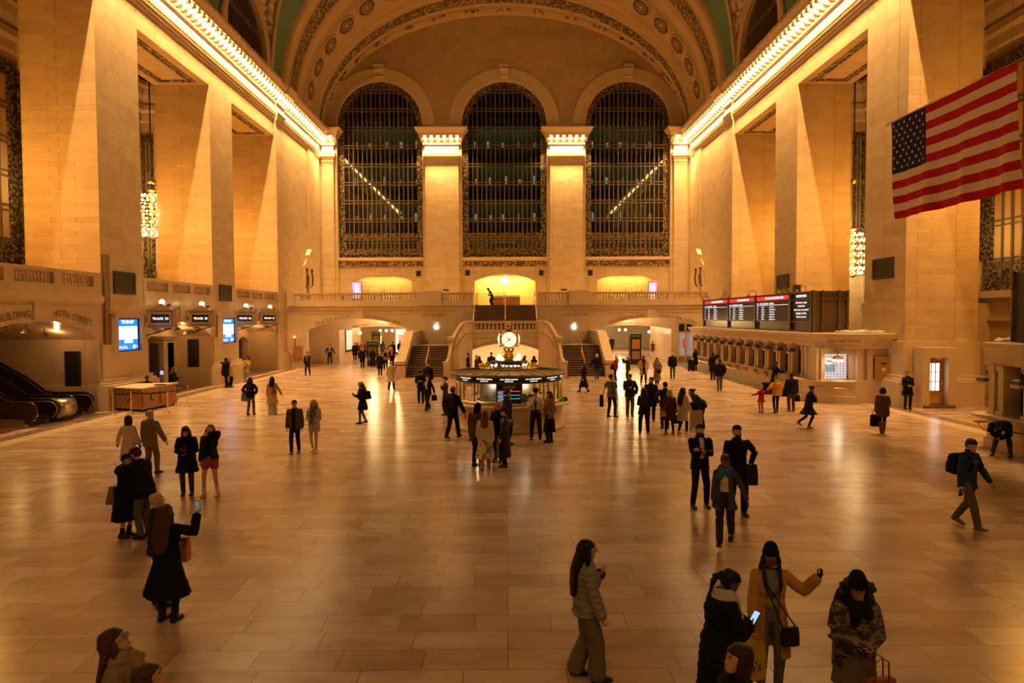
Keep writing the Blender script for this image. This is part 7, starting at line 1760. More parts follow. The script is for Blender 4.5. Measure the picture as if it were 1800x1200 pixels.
i = person('woman in pale grey puffer jacket and wide grey trousers walking to the right', (1030, 1192), 1.63, 84, 'fair', ('long', 'black'), ('puffer', (.235, .225, .185), {'hem': .84, 'gap': .05}), ('wide', (.15, .125, .095)), BLK, 'downf', 'chest', 'step', 0, (0, 0), None, True, inner=BLK, glasses=True)
c = MB(); c.ball((0, 0, 0), .035, 10, 8); o = c.build('orange_peel', flat('orange_fruit', (.8, .3, .03), .5)); o.location = i['hR']+Vector((.02, -.03, 0)); tag(o, 'small orange item in the hand of the woman in the pale puffer jacket', 'fruit')
i = person('dark haired person in black at the bottom edge, head turned left', (1.78, 5.2), 1.66, 262, 'fair', ('bob', 'dark'), ('coat', BLK, {'off': .045}), ('trousers', BLK), BLK, 'down', 'down', 'stand', 0, (0, 12), None, True)
i = person('woman with long wavy brown hair at the bottom left gazing up', (-3.22, 5.65), 1.64, 72, 'fair', ('long', 'brown'), ('jacket', (.26, .19, .11), {'off': .05}), ('jeans', DEN), BLK, 'down', 'down', 'stand', -3, (0, 26), None, True, scarf=((.3, .2, .11), .05), glasses=True)
i = person('light brown haired woman cut off by the bottom edge, gazing up', (-2.68, 5.12), 1.60, 66, 'fair', ('long', 'brown'), ('jacket', (.22, .16, .10)), ('jeans', DEN), BLK, 'down', 'down', 'stand', -2, (0, 20), None, True)
i = person('man in blue pullover with a pale chest band and black backpack striding along', (1700, 927), 1.78, 158, 'fair', ('short', 'dark'), ('sweater', (.018, .04, .125), {'hem': .78, 'collar': .05, 'off': .024}), ('trousers', (.11, .09, .065)), (.11, .11, .12), 'down', 'swingf', 'walk', 2, (16, -10))
m = MB(); T = i['T']; m.loft([[T(x, .136 - .25*x*x*4 + (.004 if z < .45 else -.012), z) for x in (-.15, -.1, -.05, 0, .05, .1, .15)] for z in (.36, .43)], closed=False); m.build('chest_band', cloth((.06, .13, .24)), i['root'], False)
backpack(i, 'black backpack on the back of the man in the blue pullover', BLK); held_phone(i['hR']+Vector((0, 0, -.06)), .3, 'black phone in the lowered hand of the man in the blue pullover')
i = person('woman in grey blazer, white blouse and blue scarf walking by', (1274, 958), 1.68, 205, 'brown', ('bun', 'dark'), ('blazer', (.055, .06, .058), {'gap': .075, 'hem': .72, 'flare': .05}), ('trousers', (.035, .028, .028)), BLK, 'down', 'out', 'stride', 0, (-15, -10), None, True, inner=WHT_, scarf=((.03, .13, .25), .1), glasses=True)
i = person('bearded man in black quilted jacket and cap with arms crossed, looking up', (1230, 891), 1.84, 178, 'fair', ('short', 'brown'), ('puffer', BLK, {'gap': .05, 'ridge': .06, 'off': .03}), ('jeans', (.014, .013, .016)), BLK, 'cross', 'cross2', 'apart', 0, (8, 22), ('cap', BLK), inner=WHT_, beard=True)
i = person('man in plain black sweater and cap standing behind the woman in the grey blazer', (1295, 905), 1.92, 178, 'fair', ('buzz', 'brown'), ('sweater', BLK, {'off': .02}), ('trousers', BLK), BLK, 'down', 'hip', 'apart', 0, (5, 14), ('cap', BLK), beard=True, fat=1.08)
bag(i['hL']+Vector((.02, 0, .05)), 'black jacket folded over the arm of the man in the plain black sweater', (.02, .018, .022), (.26, .2, .42), 0, 0, name='folded_jacket', cat='jacket')
# ---- left foreground
i = person('woman in long black coat with very long brown hair, back turned, raising a phone', (296, 1091), 1.64, 8, 'fair', ('long', 'brown'), ('coat', BLK, {'hem': .40, 'flare': .14, 'off': .04}), ('leggings', BLK), BLK, 'raise', 'belly', 'stand', 0, (0, 6), None, True, boots=.25)
held_phone(i['hR']+Vector((0, 0, .07)), .1, 'phone raised in the hand of the woman in the long black coat', flat('phone_view', (.2, .3, .3), .4, emit=.2, ecol=(.4, .6, .6)))
i = person('bald man half hidden behind the long haired woman in black', (280, 1064), 1.68, 50, 'fair', ('bald', 'brown'), ('jacket', (.02, .02, .03)), ('trousers', (.02, .02, .035)), (.03, .03, .05), 'down', 'downf', 'stand', 0, (0, 8))
op_ = at(325, 944, y=9.78); bag(op_, 'orange padded bag at the side of the bald man', (.48, .2, .06), (.12, .16, .34), 0, 0, name='padded_bag')
cp = at(247, 943)
i = person('man in black bomber jacket and cap hugging a woman', (cp.x+.12, cp.y-.05), 1.76, 285, 'fair', ('short', 'dark'), ('jacket', BLK, {'off': .05}), ('trousers', (.10, .085, .07)), BLK, 'hug', 'hug', 'stand', 12, (0, -18), ('cap', BLK), glasses=True, beard=True, fat=1.05)
i = person('woman in long black skirt and coat being hugged by the man in the bomber jacket', (cp.x-.3, cp.y+.02), 1.62, 100, 'fair', ('short', 'black'), ('coat', BLK, {'hem': .62}), ('midi', BLK, .36, .1), BLK, 'hug', pose(-.1, .36, .1), 'stand', 6, (0, 0), None, True, socks=BLK)
bag(i['W'](i['T'](.1, -.19, .12)), 'brown rounded bag on the back of the hugged woman', (.2, .115, .055), (.22, .17, .34), 0, 0, True, soft=.45)
i = person('woman in cream coat with dark bobbed hair, walking away', (-10.15, 18.3), 1.62, 12, 'fair', ('bob', 'dark'), ('coat', (.60, .47, .33), {'hem': .46, 'flare': .06}), ('leggings', BLK), BLK, 'downf', 'out', 'stepl', 0, (0, 0), None, True, gloves=BLK)
i = person('grey haired man in olive brown suit walking away', (-9.62, 18.4), 1.76, 14, 'fair', ('balding', 'grey'), ('blazer', (.20, .135, .06), {'hem': .76, 'off': .035}), ('trousers', (.19, .13, .06)), BLK, 'out', 'down', 'step', 0, (0, 0))
i = person('woman in black teddy coat and ripped jeans reading her phone', (330, 869), 1.66, 165, 'fair', ('mid', 'dark'), ('coat', BLK, {'hem': .58, 'off': .05}), ('jeans', (.045, .055, .075)), BLK, 'phone', 'belly', 'stand', 2, (10, -22), None, True, boots=.3)
held_phone(i['hR']+Vector((.02, -.04, .04)), -.6, 'phone held by the woman in the black teddy coat')
i = person('woman in rust red shorts with head tipped back and hand at her face', (371, 871), 1.72, 176, 'fair', ('long', 'dark'), ('jacket', (.02, .018, .017), {'gap': .06, 'hem': .88}), ('shorts', (.30, .07, .035)), CREAM_, 'down', 'face', 'apart', 0, (-6, 38), None, True, inner=BLK, socks=(.65, .6, .52))
# ---- left middle distance
i = person('woman in black jacket carrying a blue tote, back turned, nearer the wall', (441, 729), 1.64, 5, 'fair', ('long', 'black'), ('jacket', BLK, {'off': .04}), ('jeans', (.09, .10, .10)), BLK, 'hip', 'hip', 'step', 0, (0, 0), None, True)
bag(i['W'](i['T'](-.25, .0, .1)), 'blue grey tote bag on the shoulder of the woman in the black jacket', (.12, .16, .2), (.3, .14, .36), 0, .22, name='tote_bag')
i = person('woman in camel coat and white trousers, back turned', (479, 728), 1.66, 352, 'fair', ('mid', 'black'), ('coat', (.44, .245, .12), {'hem': .5, 'flare': .07}), ('wide', (.5, .44, .36)), (.2, .1, .05), 'out', 'down', 'step', 0, (0, 0), None, True)
bag(i['W'](i['T'](.12, -.14, .22)), 'small brown bag behind the shoulder of the woman in the camel coat', (.16, .07, .03), (.2, .1, .2), 0, .2, True)
i = person('man in olive brown jacket walking beside the blond woman', (519, 796), 1.66, 178, 'fair', ('short', 'dark'), ('jacket', (.10, .068, .028), {'gap': .06, 'off': .035}), ('jeans', (.018, .018, .024)), (.09, .08, .07), 'down', 'down', 'step', 0, (-20, 0), None, False, inner=BLK, scarf=None)
i = person('blond woman in beige sweater and grey scarf looking at her phone', (553, 794), 1.66, 182, 'fair', ('long', 'blond'), ('sweater', (.42, .36, .27), {'hem': .74}), ('skirt', (.38, .33, .26), .68, .02), (.55, .45, .38), 'belly', 'belly', 'stepl', 0, (0, -18), None, True, scarf=((.13, .125, .09), .42))
held_phone((i['hR']+i['hL'])/2+Vector((0, -.04, .04)), -.7, 'phone in both hands of the blond woman in the beige sweater')
i = person('woman in pale brimmed hat, short black dress and grey scarf holding a phone', (638, 744), 1.66, 262, 'fair', ('mid', 'brown'), ('coat', BLK, {'hem': .66, 'off': .03}), ('skirt', BLK, .58, .05, (.03, .024, .02)), BLK, 'phone', 'phone', 'stepl', 2, (0, -16), ('fedora', (.52, .44, .35)), True, scarf=((.17, .15, .12), .4))
held_phone((i['hR']+i['hL'])/2+Vector((-.03, -.02, .04)), -.6, 'dark phone held by the woman in the pale brimmed hat', None, .9)
backpack(i, 'black backpack on the woman in the pale brimmed hat', BLK, .26, (.28, .13, .36))
i = person('man in beige trench coat walking away with a white tote', (688, 686), 1.70, 10, 'fair', ('balding', 'grey'), ('coat', (.40, .29, .15), {'hem': .52, 'flare': .07}), ('trousers', BLK), BLK, 'down', 'down', 'walk', 0, (0, 0))
bag(i['W'](i['T'](.27, -.05, .08)), 'white tote bag at the side of the man in the trench coat', (.6, .5, .38), (.12, .2, .5), 0, .12, name='tote_bag')
i = person('man in black jacket and cap looking down at a phone left of the booth', (740, 709), 1.66, 178, 'fair', ('short', 'black'), ('jacket', BLK, {'off': .045}), ('trousers', BLK), BLK, 'phone', 'phone', 'stand', 4, (0, -26), ('cap', BLK))
held_phone((i['hR']+i['hL'])/2+Vector((0, -.04, .02)), -.6, 'phone of the man in black jacket and cap left of the booth')
i = person('tall man in black standing at the foot of the left stairs', (X(753, 36.6), 36.6), 1.80, 188, 'fair', ('short', 'black'), ('jacket', BLK), ('trousers', BLK), BLK, 'down', 'down', 'stand', 0, (30, 10), beard=True)
i = person('woman in white shirt and black cardigan walking left of the booth with a dark mask', (752, 722), 1.62, 205, 'fair', ('short', 'dark'), ('blazer', BLK, {'gap': .06}), ('trousers', BLK), BLK, 'chest', 'out', 'walkl', 0, (15, 0), None, True, inner=WHT_)
bag(i['hL']+Vector((-.02, 0, -.06)), 'black bag in the hand of the woman in the white shirt and black cardigan', BLK, (.24, .1, .24), 0, .1)
i = person('person in dark plum top and white face mask beside the booth', (-2.62, 29.2), 1.66, 250, 'tan', ('short', 'black'), ('shirt', (.05, .02, .03)), ('trousers', BLK), BLK, 'chest', 'down', 'stand', 0, (0, 0), None, True)
m = MB(); m.loft([[i['HT'](x, .1-x*x*9, z) for x in (-.06, -.03, 0, .03, .06)] for z in (.0, .03, .075)], closed=False); m.build('face_mask', cloth((.7, .65, .55)), i['root'], False)
i = person('man in red cap and black jacket with backpack walking past the booth', (796, 771), 1.82, 28, 'brown', ('buzz', 'black'), ('jacket', BLK, {'off': .04, 'hem': .74}), ('trousers', BLK), (.03, .03, .03), 'out', 'belly', 'walk', 3, (0, 0), ('cap', (.5, .03, .03)))
backpack(i, 'black backpack on the man in the red cap', (.02, .02, .02), .28, (.34, .18, .46))
m = MB(); m.lathe([(0, 0), (.03, 0), (.03, .13), (.012, .17), (.012, .2), (0, .2)], (0, 0, -.14), 10); o = m.build('drink_bottle', flat('amber_drink', (.35, .2, .03), .2)); o.location = i['hR']+Vector((0, 0, -.02)); tag(o, 'small amber drink bottle in the hand of the man in the red cap', 'bottle')
# ---- at the booth
i = person('person in black hood and brown jacket beside the woman in the cream sweater', (839, 819), 1.80, 22, 'fair', ('short', 'dark'), ('jacket', (.085, .05, .025), {'hem': .7, 'off': .04}), ('jeans', BLK), BLK, 'down', 'downf', 'stand', 3, (0, -10), ('hood', BLK))
held_phone(i['hL']+Vector((-.02, 0, .03)), .5, 'dark phone low in the hand of the person in the black hood')
i = person('woman in cream knitted sweater and floral skirt, back turned to the picture', (853, 825), 1.63, 5, 'fair', ('mid', 'auburn'), ('sweater', (.58, .47, .33), {'off': .05, 'hem': .78}), ('midi', FLOR, .36, .12), (.48, .16, .13), 'down', 'down', 'step', 0, (0, 0), None, True, boots=.5)
bag(i['W'](i['T'](-.2, .0, .08)), 'black shoulder bag of the woman in the cream knitted sweater', BLK, (.2, .1, .22), 0, 0, True, name='shoulder_bag', strap_to=i['W'](i['T'](-.13, -.02, .53)))
i = person('man in navy coat and grey cap close to the booth screen', (.02, 22.4), 1.82, 80, 'fair', ('short', 'dark'), ('coat', NAVY, {'hem': .6}), ('trousers', BLK), BLK, 'down', 'down', 'stand', 0, (0, 0), ('cap', (.14, .12, .10)), fat=1.08)
i = person('person with short curly blond hair in a black coat', (876, 811), 1.76, 205, 'fair', ('bob', 'blond'), ('coat', BLK, {'hem': .62}), ('trousers', BLK), BLK, 'downf', 'down', 'stand', 0, (0, -4), None, True)
i = person('person in dark plum beanie and long black leather coat seen from the side', (888, 820), 1.66, 268, 'fair', ('short', 'black'), ('leather', (.016, .013, .012), {'hem': .3, 'flare': .04}), ('trousers', BLK), (.05, .05, .05), 'downf', 'downf', 'stand', 0, (0, 0), ('beanie', (.05, .02, .025)))
bag(i['W'](i['T'](0, .2, -.12)), 'mustard yellow cloth hanging from the hand of the person in the leather coat', (.35, .25, .04), (.07, .05, .5), 0, 0, name='cloth_bag')
i = person('officer in white shirt, blue tie and black peaked cap in front of the booth', (942, 772), 1.75, 186, 'tan', ('short', 'black'), ('shirt', (.62, .56, .48), {'hem': .92}), ('trousers', (.02, .015, .02)), BLK, 'chest', 'down', 'apart', 0, (-10, -5), ('peaked', BLK), tie=(.015, .06, .11), fat=1.05)
m = MB(); T = i['T']; m.tube([T(.17, .08, .05), T(.14, .16, .2), T(.08, .17, .34)], .009, 5); m.build('radio_cord', cloth(BLK), i['root'], False)
i = person('woman in tan jacket, orange scarf and long black skirt talking with the officer', (966, 777), 1.72, 235, 'tan', ('mid', 'dark'), ('jacket', (.28, .18, .085), {'hem': .84}), ('midi', BLK, .36, .06), BLK, 'pocket', 'pocket', 'stand', 0, (0, 0), None, True, scarf=((.30, .11, .03), .42), boots=.7)
# ---- right of the booth
i = person('woman in black coat with long black hair walking left past the right stairs', (1026, 690), 1.60, 275, 'fair', ('long', 'black'), ('coat', BLK, {'hem': .36, 'flare': .06}), ('leggings', BLK), BLK, 'down', 'down', 'walk', 0, (0, 0), None, True, boots=.3)
i = person('white haired man in black jacket and blue jeans climbing toward the right stairs', (1049, 669), 1.76, 8, 'fair', ('short', 'white'), ('jacket', BLK, {'off': .045}), ('jeans', DEN), (.2, .18, .15), 'down', 'out', 'walk', 0, (0, 0), fat=1.08)
i = person('blond woman in red jacket standing by the right stair barrier', (1083, 668), 1.64, 262, 'fair', ('mid', 'blond'), ('jacket', (.35, .02, .025), {'off': .045}), ('leggings', BLK), BLK, 'phone', 'phone', 'stand', 0, (0, 0), None, True)
bag(i['W'](i['T'](.1, .2, .12)), 'dark bag in front of the blond woman in the red jacket', (.03, .02, .02), (.3, .14, .3), 0, .1)
i = person('man in navy jacket and pale cap holding up a phone', (1104, 672), 1.70, 285, 'fair', ('short', 'grey'), ('jacket', (.018, .028, .075), {'off': .045}), ('trousers', BLK), BLK, pose(-.05, .34, .1), pose(-.08, .34, .1), 'stand', 0, (0, 8), ('cap', (.6, .5, .42)))
i = person('man in grey T-shirt with short sleeves holding a jacket', (1075, 733), 1.80, 40, 'fair', ('short', 'dark'), ('tee', (.085, .075, .058)), ('jeans', BLK), BLK, 'down', 'out', 'apart', 0, (35, 6), fat=1.05)
bag(i['hL']+Vector((-.05, 0, .02)), 'black jacket dangling from the hand of the man in the grey T-shirt', BLK, (.16, .14, .5), 0, 0, name='folded_jacket', cat='jacket')
i = person('man in black sweater and grey trousers holding a phone, facing the hall', (1107, 731), 1.80, 180, 'tan', ('buzz', 'dark'), ('sweater', (.018, .016, .018)), ('trousers', (.075, .075, .068)), BLK, 'phone', 'pocket', 'stand', 0, (10, -18), fat=1.05)
held_phone(i['hR']+Vector((0, -.05, .03)), -.7, 'phone of the man in the black sweater and grey trousers')
i = person('man in beige coat over a red sweater', (1131, 675), 1.78, 178, 'dark', ('buzz', 'black'), ('coat', (.42, .33, .20), {'hem': .56, 'gap': .08}), ('jeans', BLK), (.5, .42, .35), 'pocket', 'pocket', 'apart', 0, (0, 0), inner=(.22, .02, .02), scarf=((.06, .012, .012), .1))
i = person('woman in long brown coat with dark curly hair', (1155, 676), 1.68, 182, 'fair', ('mid', 'dark'), ('coat', (.20, .12, .055), {'hem': .3, 'flare': .06}), ('trousers', BLK), (.5, .45, .4), 'belly', 'pocket', 'step', 0, (-15, 0), None, True)
bag(i['W'](i['T'](-.08, .2, .05)), 'black bag at the waist of the woman in the long brown coat', BLK, (.26, .1, .2), 0, .1)
i = person('older broad man in black jacket and blue jeans facing the hall', (1182, 665), 1.78, 180, 'fair', ('balding', 'white'), ('jacket', BLK, {'off': .05}), ('jeans', (.06, .07, .08)), BLK, 'down', 'down', 'stand', 0, (0, 0), fat=1.12, inner=(.1, .13, .2))
i = person('woman all in black with very long black hair, back turned, among the waiting group', (1132, 762), 1.66, 5, 'fair', ('long', 'black'), ('coat', BLK, {'hem': .74}), ('trousers', BLK), BLK, 'belly', 'belly', 'apart', 0, (0, 0), None, True)
i = person('man in black coat with short dark hair looking left behind the long haired woman', (1144, 740), 1.78, 182, 'tan', ('short', 'black'), ('coat', BLK, {'hem': .6}), ('trousers', BLK), BLK, 'down', 'down', 'stand', 0, (35, 4))
i = person('person in dark padded jacket, back turned, behind the maroon coat', (1169, 753), 1.76, 355, 'fair', ('short', 'black'), ('jacket', (.022, .024, .02), {'off': .045}), ('jeans', NAVY), BLK, 'down', 'hip', 'stand', 0, (0, 0), hat=None)
i = person('blond woman in maroon padded coat, back turned', (1177, 763), 1.60, 2, 'fair', ('bob', 'blond'), ('puffer', (.07, .012, .02), {'hem': .56, 'ridge': .07}), ('leggings', BLK), (.25, .13, .05), 'down', 'down', 'apart', 0, (0, 0), None, True, fat=1.12, boots=.1)
bag(i['W'](i['T'](-.24, -.08, .0)), 'small beige crossbody bag on the hip of the woman in the maroon coat', (.33, .25, .14), (.22, .1, .2), 0, 0, name='crossbody_bag', strap_to=i['W'](i['T'](.1, -.14, .5)))
i = person('woman in cream quilted coat with long black hair', (1200, 762), 1.66, 55, 'fair', ('long', 'black'), ('puffer', (.50, .42, .28), {'hem': .5, 'ridge': .09, 'off': .04}), ('leggings', BLK), (.6, .54, .46), 'downf', 'down', 'step', 0, (0, 0), None, True)
bag(i['hL']+Vector((-.05, -.02, -.1)), 'large black tote bag hanging beside the woman in the cream quilted coat', BLK, (.36, .16, .3), 0, .14, name='tote_bag')
i = person('person in dark green top bending over a suitcase', (1236, 752), 1.72, 278, 'tan', ('bun', 'dark'), ('sweater', (.02, .05, .035)), ('trousers', BLK), (.2, .18, .15), pose(-.05, .40, -.32), pose(-.05, .40, -.36), 'stand', 52, (0, 30), None, True)
def suitcase(x, y):
    t = thing('suitcase', 'silver hard shell suitcase standing before the person in the green top', 'suitcase', (x, y, 0)); SV = flat('silver_shell', (.38, .33, .26), .3, .6)
    m = MB(); m.box((x-.22, y-.13, .06), (x+.22, y+.13, .72)); m.build('shell', SV, t)
    for k in range(6): q = MB(); xx = x-.19+.38*k/5; q.box((xx-.012, y-.14, .09), (xx+.012, y+.14, .7)); q.build('shell_rib', SV, t)
    for sx in (-.18, .18): q = MB(); q.tube([(x+sx, y-.03, .035), (x+sx, y+.03, .035)], .035, 10); q.build('wheel', cloth(BLK), t, True); q = MB(); q.tube([(x+sx*.6, y+.1, .72), (x+sx*.6, y+.1, .98)], .01, 5); q.build('handle_bar', DARKM, t)
    q = MB(); q.tube([(x-.11, y+.1, .98), (x+.11, y+.1, .98)], .016, 6); q.build('grip', cloth(BLK), t)
sp = at(1223, 754); suitcase(sp.x, sp.y); bag((sp.x-.08, sp.y-.02, 1.0), 'black bag resting on top of the silver suitcase', BLK, (.4, .26, .26), 0, .08)
i = person('man in black jacket and grey trousers walking toward the ticket windows, back turned', (1265, 686), 1.78, 10, 'fair', ('short', 'black'), ('jacket', BLK, {'off': .05}), ('trousers', (.13, .12, .10)), BLK, 'pocket', 'pocket', 'step', 0, (0, 0))
i = person('person in black with hand to head standing close to the ticket windows', (1253, 667), 1.80, 40, 'fair', ('short', 'black'), ('coat', BLK), ('trousers', BLK), BLK, 'face', 'down', 'stand', 0, (0, 0))
i = person('person in black with a dark cart at the far end of the ticket windows', (1222, 651), 1.68, 340, 'fair', ('tail', 'black'), ('coat', BLK), ('trousers', BLK), BLK, 'fwd', 'down', 'stand', 0, (0, 0), None, True)
cp2 = at(1218, 652); c = thing('shopping_cart', 'dark shopping cart with a bright green spot at the far ticket windows', 'cart', (cp2.x-.2, cp2.y-.1, 0)); m = MB(); x, y = cp2.x-.2, cp2.y-.1; m.loft([[(x+dx*k, y+dy*k, z) for dx, dy in ((-.2, -.18), (.2, -.18), (.2, .18), (-.2, .18))] for z, k in ((.12, .8), (.9, 1.0))], smooth=False); m.build('basket', cloth(BLK), c)
for sx in (-.15, .15): m = MB(); m.tube([(x+sx, y-.03, .09), (x+sx, y+.03, .09)], .09, 12); m.build('wheel', cloth(BLK), c)
m = MB(); m.tube([(x, y+.18, .85), (x+.05, y+.3, 1.05)], .014, 5); m.build('handle', DARKM, c); m = MB(); m.cbox((x+.08, y-.2, .95), (.14, .06, .18)); m.build('green_tag', flat('bright_green', (.15, .6, .05), .5), c)
# ---- family and others at the right
i = person('child in red coat with arms spread, back turned', (1338, 725), 1.15, 355, 'fair', None, ('coat', (.33, .015, .02), {'hem': .72, 'flare': .08}), ('trousers', (.34, .22, .1)), (.07, .05, .04), pose(.35, .05, .05), 'wide', 'stand', 0, (0, 0), ('beanie', (.3, .27, .22)))
i = person('woman in bright yellow padded jacket and grey beanie, back turned', (1364, 725), 1.58, 5, 'fair', None, ('puffer', (.62, .30, .015), {'hem': .84, 'ridge': .12}), ('leggings', BLK), BLK, 'down', pose(.2, .1, -.3), 'step', 0, (0, 0), ('beanie', (.12, .13, .09)), True)
i = person('person in navy jacket and brown trousers beside the yellow jacket', (1391, 722), 1.68, 5, 'dark', ('buzz', 'black'), ('jacket', (.014, .017, .032), {'off': .055}), ('trousers', (.10, .05, .022)), (.05, .03, .02), 'down', 'downf', 'stand', 0, (0, 0), fat=1.1)
bag(i['hR']+Vector((.02, 0, -.06)), 'dark bag in the hand of the person in the navy jacket', BLK, (.22, .12, .28), 0, .1); bag(i['W'](i['T'](-.3, .05, -.02)), 'dark bag hanging between the yellow jacket and the navy jacket', (.02, .018, .02), (.26, .12, .24), 0, .1)
i = person('person in dark coat leaning on the ticket ledge', (14.55, 36.9), 1.72, 75, 'fair', ('short', 'dark'), ('coat', BLK, {'hem': .55}), ('trousers', BLK), BLK, 'fwd', 'fwd', 'stand', 10, (0, -5), None, True)
c = MB(); x, y = 13.95, 36.4; c.box((x-.2, y-.14, 0), (x+.24, y+.16, .62)); c.tube([(x-.1, y, .62), (x-.1, y, .95), (x+.14, y, .95), (x+.14, y, .62)], .012, 5); tag(c.build('luggage_case', cloth(BLK)), 'black luggage case standing beside the person at the ticket ledge', 'suitcase')
i = person('woman in dark green coat running to the right', (1421, 752), 1.64, 82, 'fair', ('short', 'dark'), ('coat', (.018, .022, .013), {'hem': .56, 'flare': .12}), ('leggings', (.018, .02, .024)), (.34, .26, .16), 'chest', 'down', ((.05, -.02, 0), (.07, -.40, .16)), 12, (0, 0), None, True, drop=.04)
i = person('woman in brown jacket and tall boots with white scarf, back turned', (1551, 763), 1.66, 22, 'tan', ('bob', 'black'), ('jacket', (.10, .05, .022), {'hem': .68, 'off': .045}), ('leggings', BLK), (.11, .045, .02), 'belly', 'down', 'walk', 0, (0, 0), None, True, scarf=((.6, .52, .42), .1), boots=.8, fat=1.08)
bag(i['hL']+Vector((-.03, 0, -.06)), 'black bag hanging low from the hand of the woman in the brown jacket', BLK, (.3, .14, .42), 0, .18, name='tote_bag')
i = person('woman in black coat and teal blouse standing against the pier by the lit door', (18.0, 30.4), 1.72, 192, 'fair', ('short', 'auburn'), ('coat', BLK, {'hem': .6, 'gap': .03}), ('trousers', (.03, .028, .026)), BLK, 'belly', 'belly', 'stand', 0, (0, 0), None, True, inner=(.01, .13, .12))
i = person('person in black bent double on the ledge of the nearest ticket office', (14.95, 20.3), 1.76, 228, 'tan', ('short', 'black'), ('jacket', BLK, {'off': .05}), ('jeans', (.05, .055, .075)), BLK, pose(-.1, .36, -.2), pose(-.16, .36, -.1), ((.2, .34, 0), (.24, .30, 0)), 82, (0, -30), None, hipz=.86, boots=.9)
# ---- along the left wall
i = person('person in dark cap seated behind the oak desk', (DC.x-.75, DC.y+1.5), 1.62, 150, 'brown', ('buzz', 'black'), ('jacket', (.03, .03, .035)), ('trousers', BLK), BLK, 'belly', 'belly', ((.12, .35, 0), (.12, .35, 0)), 0, (-30, -5), ('beanie', (.06, .06, .07)), hipz=.66)
cc_ = thing('desk_chair', 'dark chair under the person seated behind the oak desk', 'chair', (DC.x-.75, DC.y+1.6, 0)); x, y = DC.x-.75, DC.y+1.6
m = MB(); m.box((x-.22, y-.22, .46), (x+.22, y+.22, .52)); m.build('seat', cloth(BLK), cc_); m = MB(); m.box((x-.22, y+.2, .52), (x+.22, y+.25, .95)); m.build('backrest', cloth(BLK), cc_)
for sx in (-.19, .19):
    for sy in (-.19, .19): m = MB(); m.tube([(x+sx, y+sy, 0), (x+sx, y+sy, .47)], .015, 6); m.build('leg', DARKM, cc_)
i = person('person in black reading a phone beside the kiosk and track gate', (-17.2, 35.3), 1.70, 70, 'tan', ('mid', 'auburn'), ('coat', BLK, {'hem': .7}), ('trousers', BLK), BLK, 'phone', 'belly', 'stand', 0, (0, -16), None, True)
held_phone(i['hR']+Vector((.05, 0, .04)), -.5, 'phone of the person in black beside the track gate', None, -1.2)
i = person('man in black suit and cap standing with a woman at the farther left pier', (398, 681), 1.80, 300, 'dark', ('buzz', 'black'), ('blazer', BLK, {'hem': .68, 'off': .04}), ('trousers', BLK), BLK, 'hug', 'down', ((.07, .1, 0), (.07, -.3, .03)), -4, (0, -10), ('cap', BLK))
i = person('woman in tan jacket facing the man in the black suit', (-16.88, 41.75), 1.62, 100, 'tan', ('mid', 'dark'), ('jacket', (.48, .30, .13), {'off': .04, 'hem': .7}), ('leggings', BLK), BLK, 'hug', 'hug', 'stand', -6, (0, 10), None, True)
bag(i['W'](i['T'](.22, .08, .06)), 'cream bag at the side of the woman in the tan jacket by the pier', (.6, .48, .3), (.12, .24, .26), 0, .16)
i = person('person in tan coat leaning on the farther left pier with crossed feet', (433, 671), 1.74, 185, 'tan', ('mid', 'dark'), ('coat', (.46, .28, .08), {'hem': .62, 'gap': .05}), ('trousers', (.2, .17, .12)), (.2, .08, .03), 'belly', 'chest', 'cross', 0, (15, -5), None, True, inner=(.5, .42, .34), side=-14)
i = person('man in dark suit walking out of the left arch', (541, 660), 1.76, 182, 'fair', ('short', 'brown'), ('blazer', (.02, .022, .022), {'gap': .04}), ('trousers', (.015, .015, .017)), BLK, 'down', 'chest', 'walk', 0, (0, 0), inner=(.3, .27, .22))
i = person('man in dark suit and white shirt leaning on the inner wall of the left arch', (X(581, 62.3), 62.3), 1.78, 180, 'fair', ('short', 'brown'), ('blazer', (.02, .022, .025), {'gap': .07}), ('trousers', (.03, .035, .045)), BLK, 'hip', 'out', 'apart', -3, (0, 0), inner=WHT_)
